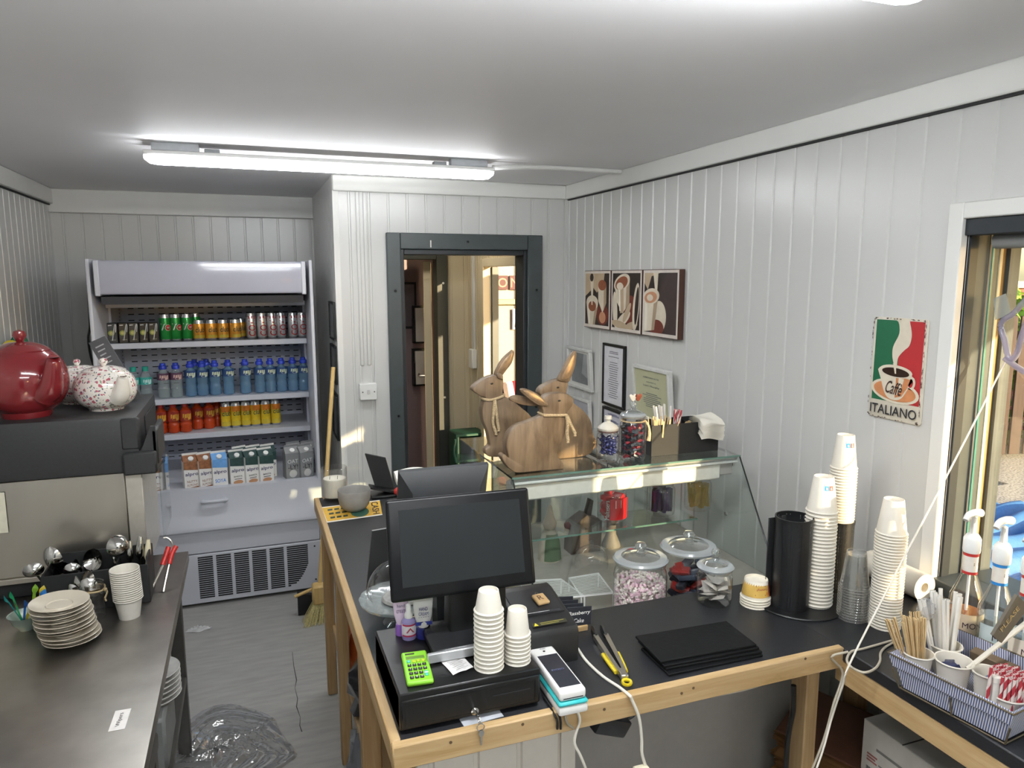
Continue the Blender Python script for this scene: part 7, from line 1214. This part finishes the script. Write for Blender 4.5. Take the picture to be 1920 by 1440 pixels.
tb = [Yp(*p, k4.y-.005)-Vector((q0.x, q0.y, q0.z-.01)) for p in ((1862, 1192), (1878, 1206), (1930, 1138), (1908, 1116))]; b = B(); b.add([tuple(p) for p in tb]+[tuple(p+Vector((.002, .008, 0))) for p in tb], [(0, 1, 2, 3), (4, 5, 6, 7), (0, 4, 5, 1), (1, 5, 6, 2), (2, 6, 7, 3), (3, 7, 4, 0)], M('5d564b', .7, name='weathered tag', var=.1)); ux = (tb[2]-tb[1]).normalized(); uy = (tb[3]-tb[2]).normalized(); uy = (uy-ux*uy.dot(ux)).normalized(); nn = ux.cross(uy); oo = (tb[0]+tb[1]+tb[2]+tb[3])/4; sg = -1 if nn.y > 0 else 1
f2 = lambda u, v, l=1: tuple(oo+ux*u+uy*v+Vector((0, -.0008*l, 0))); b.text('PLEASE', f2, 0, .006, .012, M('b19a6c', .6), 2, width=.066); b.build('board', t)
q = Zp(1883, 1250, CZ+.06); b = B(); b.box(-.05, .05, -.012, .012, 0, .035, M('6b5a46', .8, name='brown card', var=.15), .002); tag(b.build('tea_packet', None, (q.x+.015, q.y+.03, CZ+.03), (.2, 0, th)), 'small brown ribbed packet at the back edge of the basket', 'packet')
# ------------------------------------------------------------------ window decoration and its lead
GX = XR+.094; N_ = lambda px, py, x=GX: Xp(px, py, x); NEO = glass('clear light tube', 'd8d4e6', 1.0, .1, .3, .5)
t = thing('neon_tube_sign', 'unlit clear tube light sign stuck on the window pane', 'sign', (0, 0, 0)); b = B(); b.tube([N_(1925, 560), N_(1900, 588), N_(1884, 598), N_(1876, 612), N_(1884, 640), N_(1890, 668), N_(1898, 674), N_(1907, 662), N_(1916, 630), N_(1930, 590)], .008, NEO, 10, 4); b.build('upper_tube', t); b = B(); b.tube([N_(1884, 672), N_(1900, 684), N_(1915, 694), N_(1945, 712)], .008, NEO, 10, 4); b.build('lower_tube', t)
c = [N_(*p, GX-.004) for p in ((1862, 560), (1886, 550), (1896, 588), (1866, 600))]; b = B(); b.add([tuple(p) for p in c]+[tuple(p+Vector((.001, 0, 0))) for p in c], [(0, 1, 2, 3), (4, 5, 6, 7)], glass('adhesive tape', 'dfe2dc', .8, .2, .35)); tag(b.build('adhesive_tape'), 'piece of cloudy sticky tape holding the tube sign on window', 'tape')
WC = M('e4dfd2', .45, name='white cord', var=.02); p0 = N_(1886, 676); pe = Zp(1596, 1232, CZ+.03)
b = B(); b.tube([p0, p0*.66+pe*.34+Vector((0, 0, -.006)), p0*.33+pe*.67+Vector((0, 0, -.006)), Vector((pe.x, pe.y-.004, pe.z)), Zp(1580, 1275, CZ-.04)+Vector((-.02, -.02, 0)), Yp(1560, 1345, 1.27), Yp(1545, 1400, 1.26), Yp(1528, 1450, 1.25)], .0024, WC, 6, 6); tag(b.build('sign_lead'), 'thin white lead stretched from the window sign to the counter corner', 'cable')
ZW = CZ+.004; gp = lambda px, py, z=ZW: Zp(px, py, z)
b = B(); b.tube([gp(1690, 1196), gp(1655, 1206), gp(1620, 1216), gp(1596, 1222), gp(1588, 1238, CZ+.003), gp(1598, 1252, CZ+.0), gp(1620, 1261, CZ+.006), gp(1640, 1254), gp(1650, 1240), gp(1651, 1225), gp(1662, 1212), gp(1690, 1198)], .003, M('b9b09e', .5, name='beige cable', var=.04), 7, 6); tag(b.build('loose_cable'), 'beige cable looping over the worktop edge beside the basket', 'cable')
b = B(); b.tube([gp(1590, 1222), Vector((gp(1583, 1232).x-.01, CY0-.008, CZ-.01)), Yp(1580, 1262, CY0-.012), Yp(1563, 1320, CY0-.01), Yp(1545, 1385, CY0-.01), Yp(1520, 1450, CY0-.01)], .003, M('b9b09e', .5, name='beige cable', var=.04), 7, 6); tag(b.build('hanging_cable'), 'beige cable hanging from the counter corner past the pine post', 'cable')
# ------------------------------------------------------------------ cables at the till and things under the counters
b = B(); zc = CZ+.003; b.tube([Zp(1083, 1216, zc), Zp(1100, 1240, zc), Zp(1130, 1268, zc), Zp(1160, 1288, zc), Zp(1180, 1304, zc+.002), Vector((Zp(1188, 1312, CZ).x, CY0-.006, CZ-.004)), Yp(1198, 1345, CY0-.008), Yp(1203, 1385, CY0-.006), Yp(1204, 1415, CY0-.006), Yp(1216, 1450, CY0-.006)], .0036, WC, 8, 6); tag(b.build('charger_cable'), 'thick white cable running from the printer over the front rail', 'cable')
b = B(); b.tube([Zp(1063, 1312, zc), Zp(1072, 1322, zc), Vector((Zp(1082, 1330, CZ).x, CY0-.005, CZ-.004)), Yp(1087, 1352, CY0-.008), Yp(1079, 1378, CY0-.006), Yp(1078, 1396, CY0-.006), Yp(1088, 1416, CY0-.006), Yp(1100, 1445, CY0-.006)], .0030, WC, 8, 6); tag(b.build('reader_cable'), 'white cable hanging from the card reader dock over the rail', 'cable')
for k, dx in enumerate((0, 9)):
    b = B(); b.tube([Zp(1020+dx, 1308, zc), Zp(1030+dx, 1322, zc+.001), Vector((Zp(1038+dx, 1336, CZ).x, CY0-.004, CZ-.003)), Yp(1045+dx*.7, 1352, CY0-.005), Yp(1045+dx*.7, 1367, CY0-.004)], .0026, BLACK, 7, 5); tag(b.build('black_cable'), ['black cable over the rail on the drawer side of the pair', 'black cable over the rail on the reader side of the pair'][k], 'cable', 'pair of black cables over the rail')
b = B(); b.tube([Zp(1030, 1290, zc), Zp(1045, 1318, zc), Vector((Zp(1058, 1334, CZ).x, CY0-.004, CZ-.004)), Yp(1063, 1355, CY0-.006), Yp(1075, 1365, CY0-.002)], .003, M('a79f8c', .5, name='grey beige cable'), 7, 5); tag(b.build('beige_cable'), 'short beige cable hooked over the rail beside the black pair', 'cable')
c = Yp(1148, 1362, 1.40); t = thing('power_adapter', 'black power adapter hanging by its leads under the worktop', 'adapter', (c.x, 1.42, c.z), (.2, .45, .2)); b = B(); b.box(-.05, .05, -.025, .025, -.022, .022, M('25272b', .3, name='adapter black'), .006, None, 2); b.build('adapter_body', t); b = B(); b.tube([(.05, 0, .01), (.07, 0, .03), (.06, 0, .06)], .004, BLACK, 7); b.tube([(-.05, 0, 0), (-.075, 0, .03), (-.05, 0, .07), (0, 0, .055)], .004, BLACK, 7); b.build('lead', t)
c = Yp(1203, 1440, CY0-.01); t = thing('plug_adapter', 'cream plug at end of the thick white cable below the rail', 'plug', (c.x, CY0-.012, c.z-.01)); b = B(); b.box(-.018, .018, -.014, .014, -.03, .012, M('e4dcc2', .4, name='cream plug'), .003); b.build('plug_body', t)
b = B(); b.tube([Yp(1488, 1285, 1.42), Yp(1487, 1330, 1.42), Yp(1478, 1380, 1.42), Yp(1473, 1450, 1.42)], .007, BLACK, 8, 5); tag(b.build('power_lead'), 'thick black lead hanging beside the pine post under the worktop', 'cable')
b = B(); b.tube([Yp(1150, 1325, 1.36), Yp(1250, 1318, 1.36), Yp(1380, 1296, 1.36), Yp(1455, 1275, 1.36), Yp(1500, 1262, 1.36)], .0035, M('cfc8b8', .5, name='white lead under rail'), 7, 6); tag(b.build('slung_cable'), 'white cable slung loosely under the pine front rail', 'cable')
q = Zp(1620, 1346, .56); bxl = .40; t = thing('cardboard_box', 'white cardboard box with printed text below the window counter', 'box', (q.x, q.y, .12)); b = B(); WB = M('d6d2cb', .75, name='white cardboard', var=.03); b.box(0, .30, -bxl, 0, 0, .44, WB, .002); b.box(0, .30, -.132, -.128, .4395, .441, M('4a463f', .9)); b.build('carton', t)
b = B(); fn = plane((-.0003, 0, 0), (0, -1, 0), (0, 0, 1)); GRT = M('8a8782', .7)
for k in range(7): b.flat(fn, [(.06, .33-.012*k), (.06+.10-.01*(k % 3), .33-.012*k), (.06+.10-.01*(k % 3), .335-.012*k), (.06, .335-.012*k)], GRT)
[b.flat(fn, [(.02, .345-.009*k), (.055-.006*(k % 2), .345-.009*k), (.055-.006*(k % 2), .350-.009*k), (.02, .350-.009*k)], M('a8635c', .7)) for k in range(3)]; b.flat(fn, [(.05, .37), (.18, .37), (.18, .378), (.05, .378)], GRT)
for k in range(12): b.flat(fn, [(.02+.003*k, .27), (.0215+.003*k+.0008*(k % 2), .27), (.0215+.003*k+.0008*(k % 2), .31), (.02+.003*k, .31)], INK)
b.build('printing', t)
BRN = M('9a7446', .85, name='kraft paper', var=.12, scale=18); root = None; q = Zp(1560, 1400, .45)
for i in range(16):
    loc_ = (1.64+.006*math.sin(i*2.1), 1.58+.006*math.cos(i*1.7), .121+.017*i); rot = (.05*math.sin(i), .04*math.cos(i*1.3), .35+.12*math.sin(i*2.7)); lab = ('topmost brown kraft paper bag' if i == 15 else '%s brown kraft paper bag from the bottom' % ORD[i+1])+' of the pile under the counters'
    if root is None: b = B(); b.grid(lambda u, v: ((u-.5)*.22, (v-.5)*.30, .006*math.sin(u*7)*math.sin(v*5)), 8, 8, BRN); b.grid(lambda u, v: ((u-.5)*.22, (v-.5)*.30, .010+.006*math.sin(u*6+1)*math.sin(v*5+1)), 8, 8, BRN); root = tag(b.build('paper_bag', None, loc_, rot), lab, 'paper bag', 'pile of brown paper bags')
    else: dup(root, loc_, rot, lab)
t = thing('cardboard_sheet', 'dark brown flattened cardboard on top of the paper bag pile', 'cardboard', (1.64, 1.60, .42), (.08, -.10, .5)); b = B(); b.box(-.13, .13, -.13, .13, 0, .008, M('5e3c28', .85, name='dark cardboard', var=.1), .001); b.build('sheet', t)
# ------------------------------------------------------------------ finish
PAIRS = {'knob': 'lid', 'pump_head': 'pump_cap', 'apron_handle': 'front_apron', 'screen': ('display_housing', 'terminal_body'), 'camera': 'terminal_body', 'dock_rim': 'dock', 'rocker': 'plate', 'screw': 'plate', 'screw_cap': 'carton_box', 'ring_pull': 'can_body', 'door_handle': 'door_leaf', 'hinge': 'door_leaf', 'paper_slot': 'lid', 'cap': ('bottle_body', 'tube'), 'nozzle': 'bottle_body', 'seal': 'lid', 'straw': 'carton', 'dip_tube': 'pump_cap', 'neck_label': 'glass_body', 'wick': 'wax', 'spare_key': 'ring'}
for o in list(C.objects):
    w_ = PAIRS.get(o.name.split('.')[0])
    if w_ and o.parent and o.parent.parent is None and o.location.length < 1e-9:
        for s_ in o.parent.children:
            if s_ is not o and s_.name.split('.')[0] in (w_ if isinstance(w_, tuple) else (w_,)) and s_.location.length < 1e-9 and s_.type == 'MESH': o.parent = s_; break
bpy.context.view_layer.update()
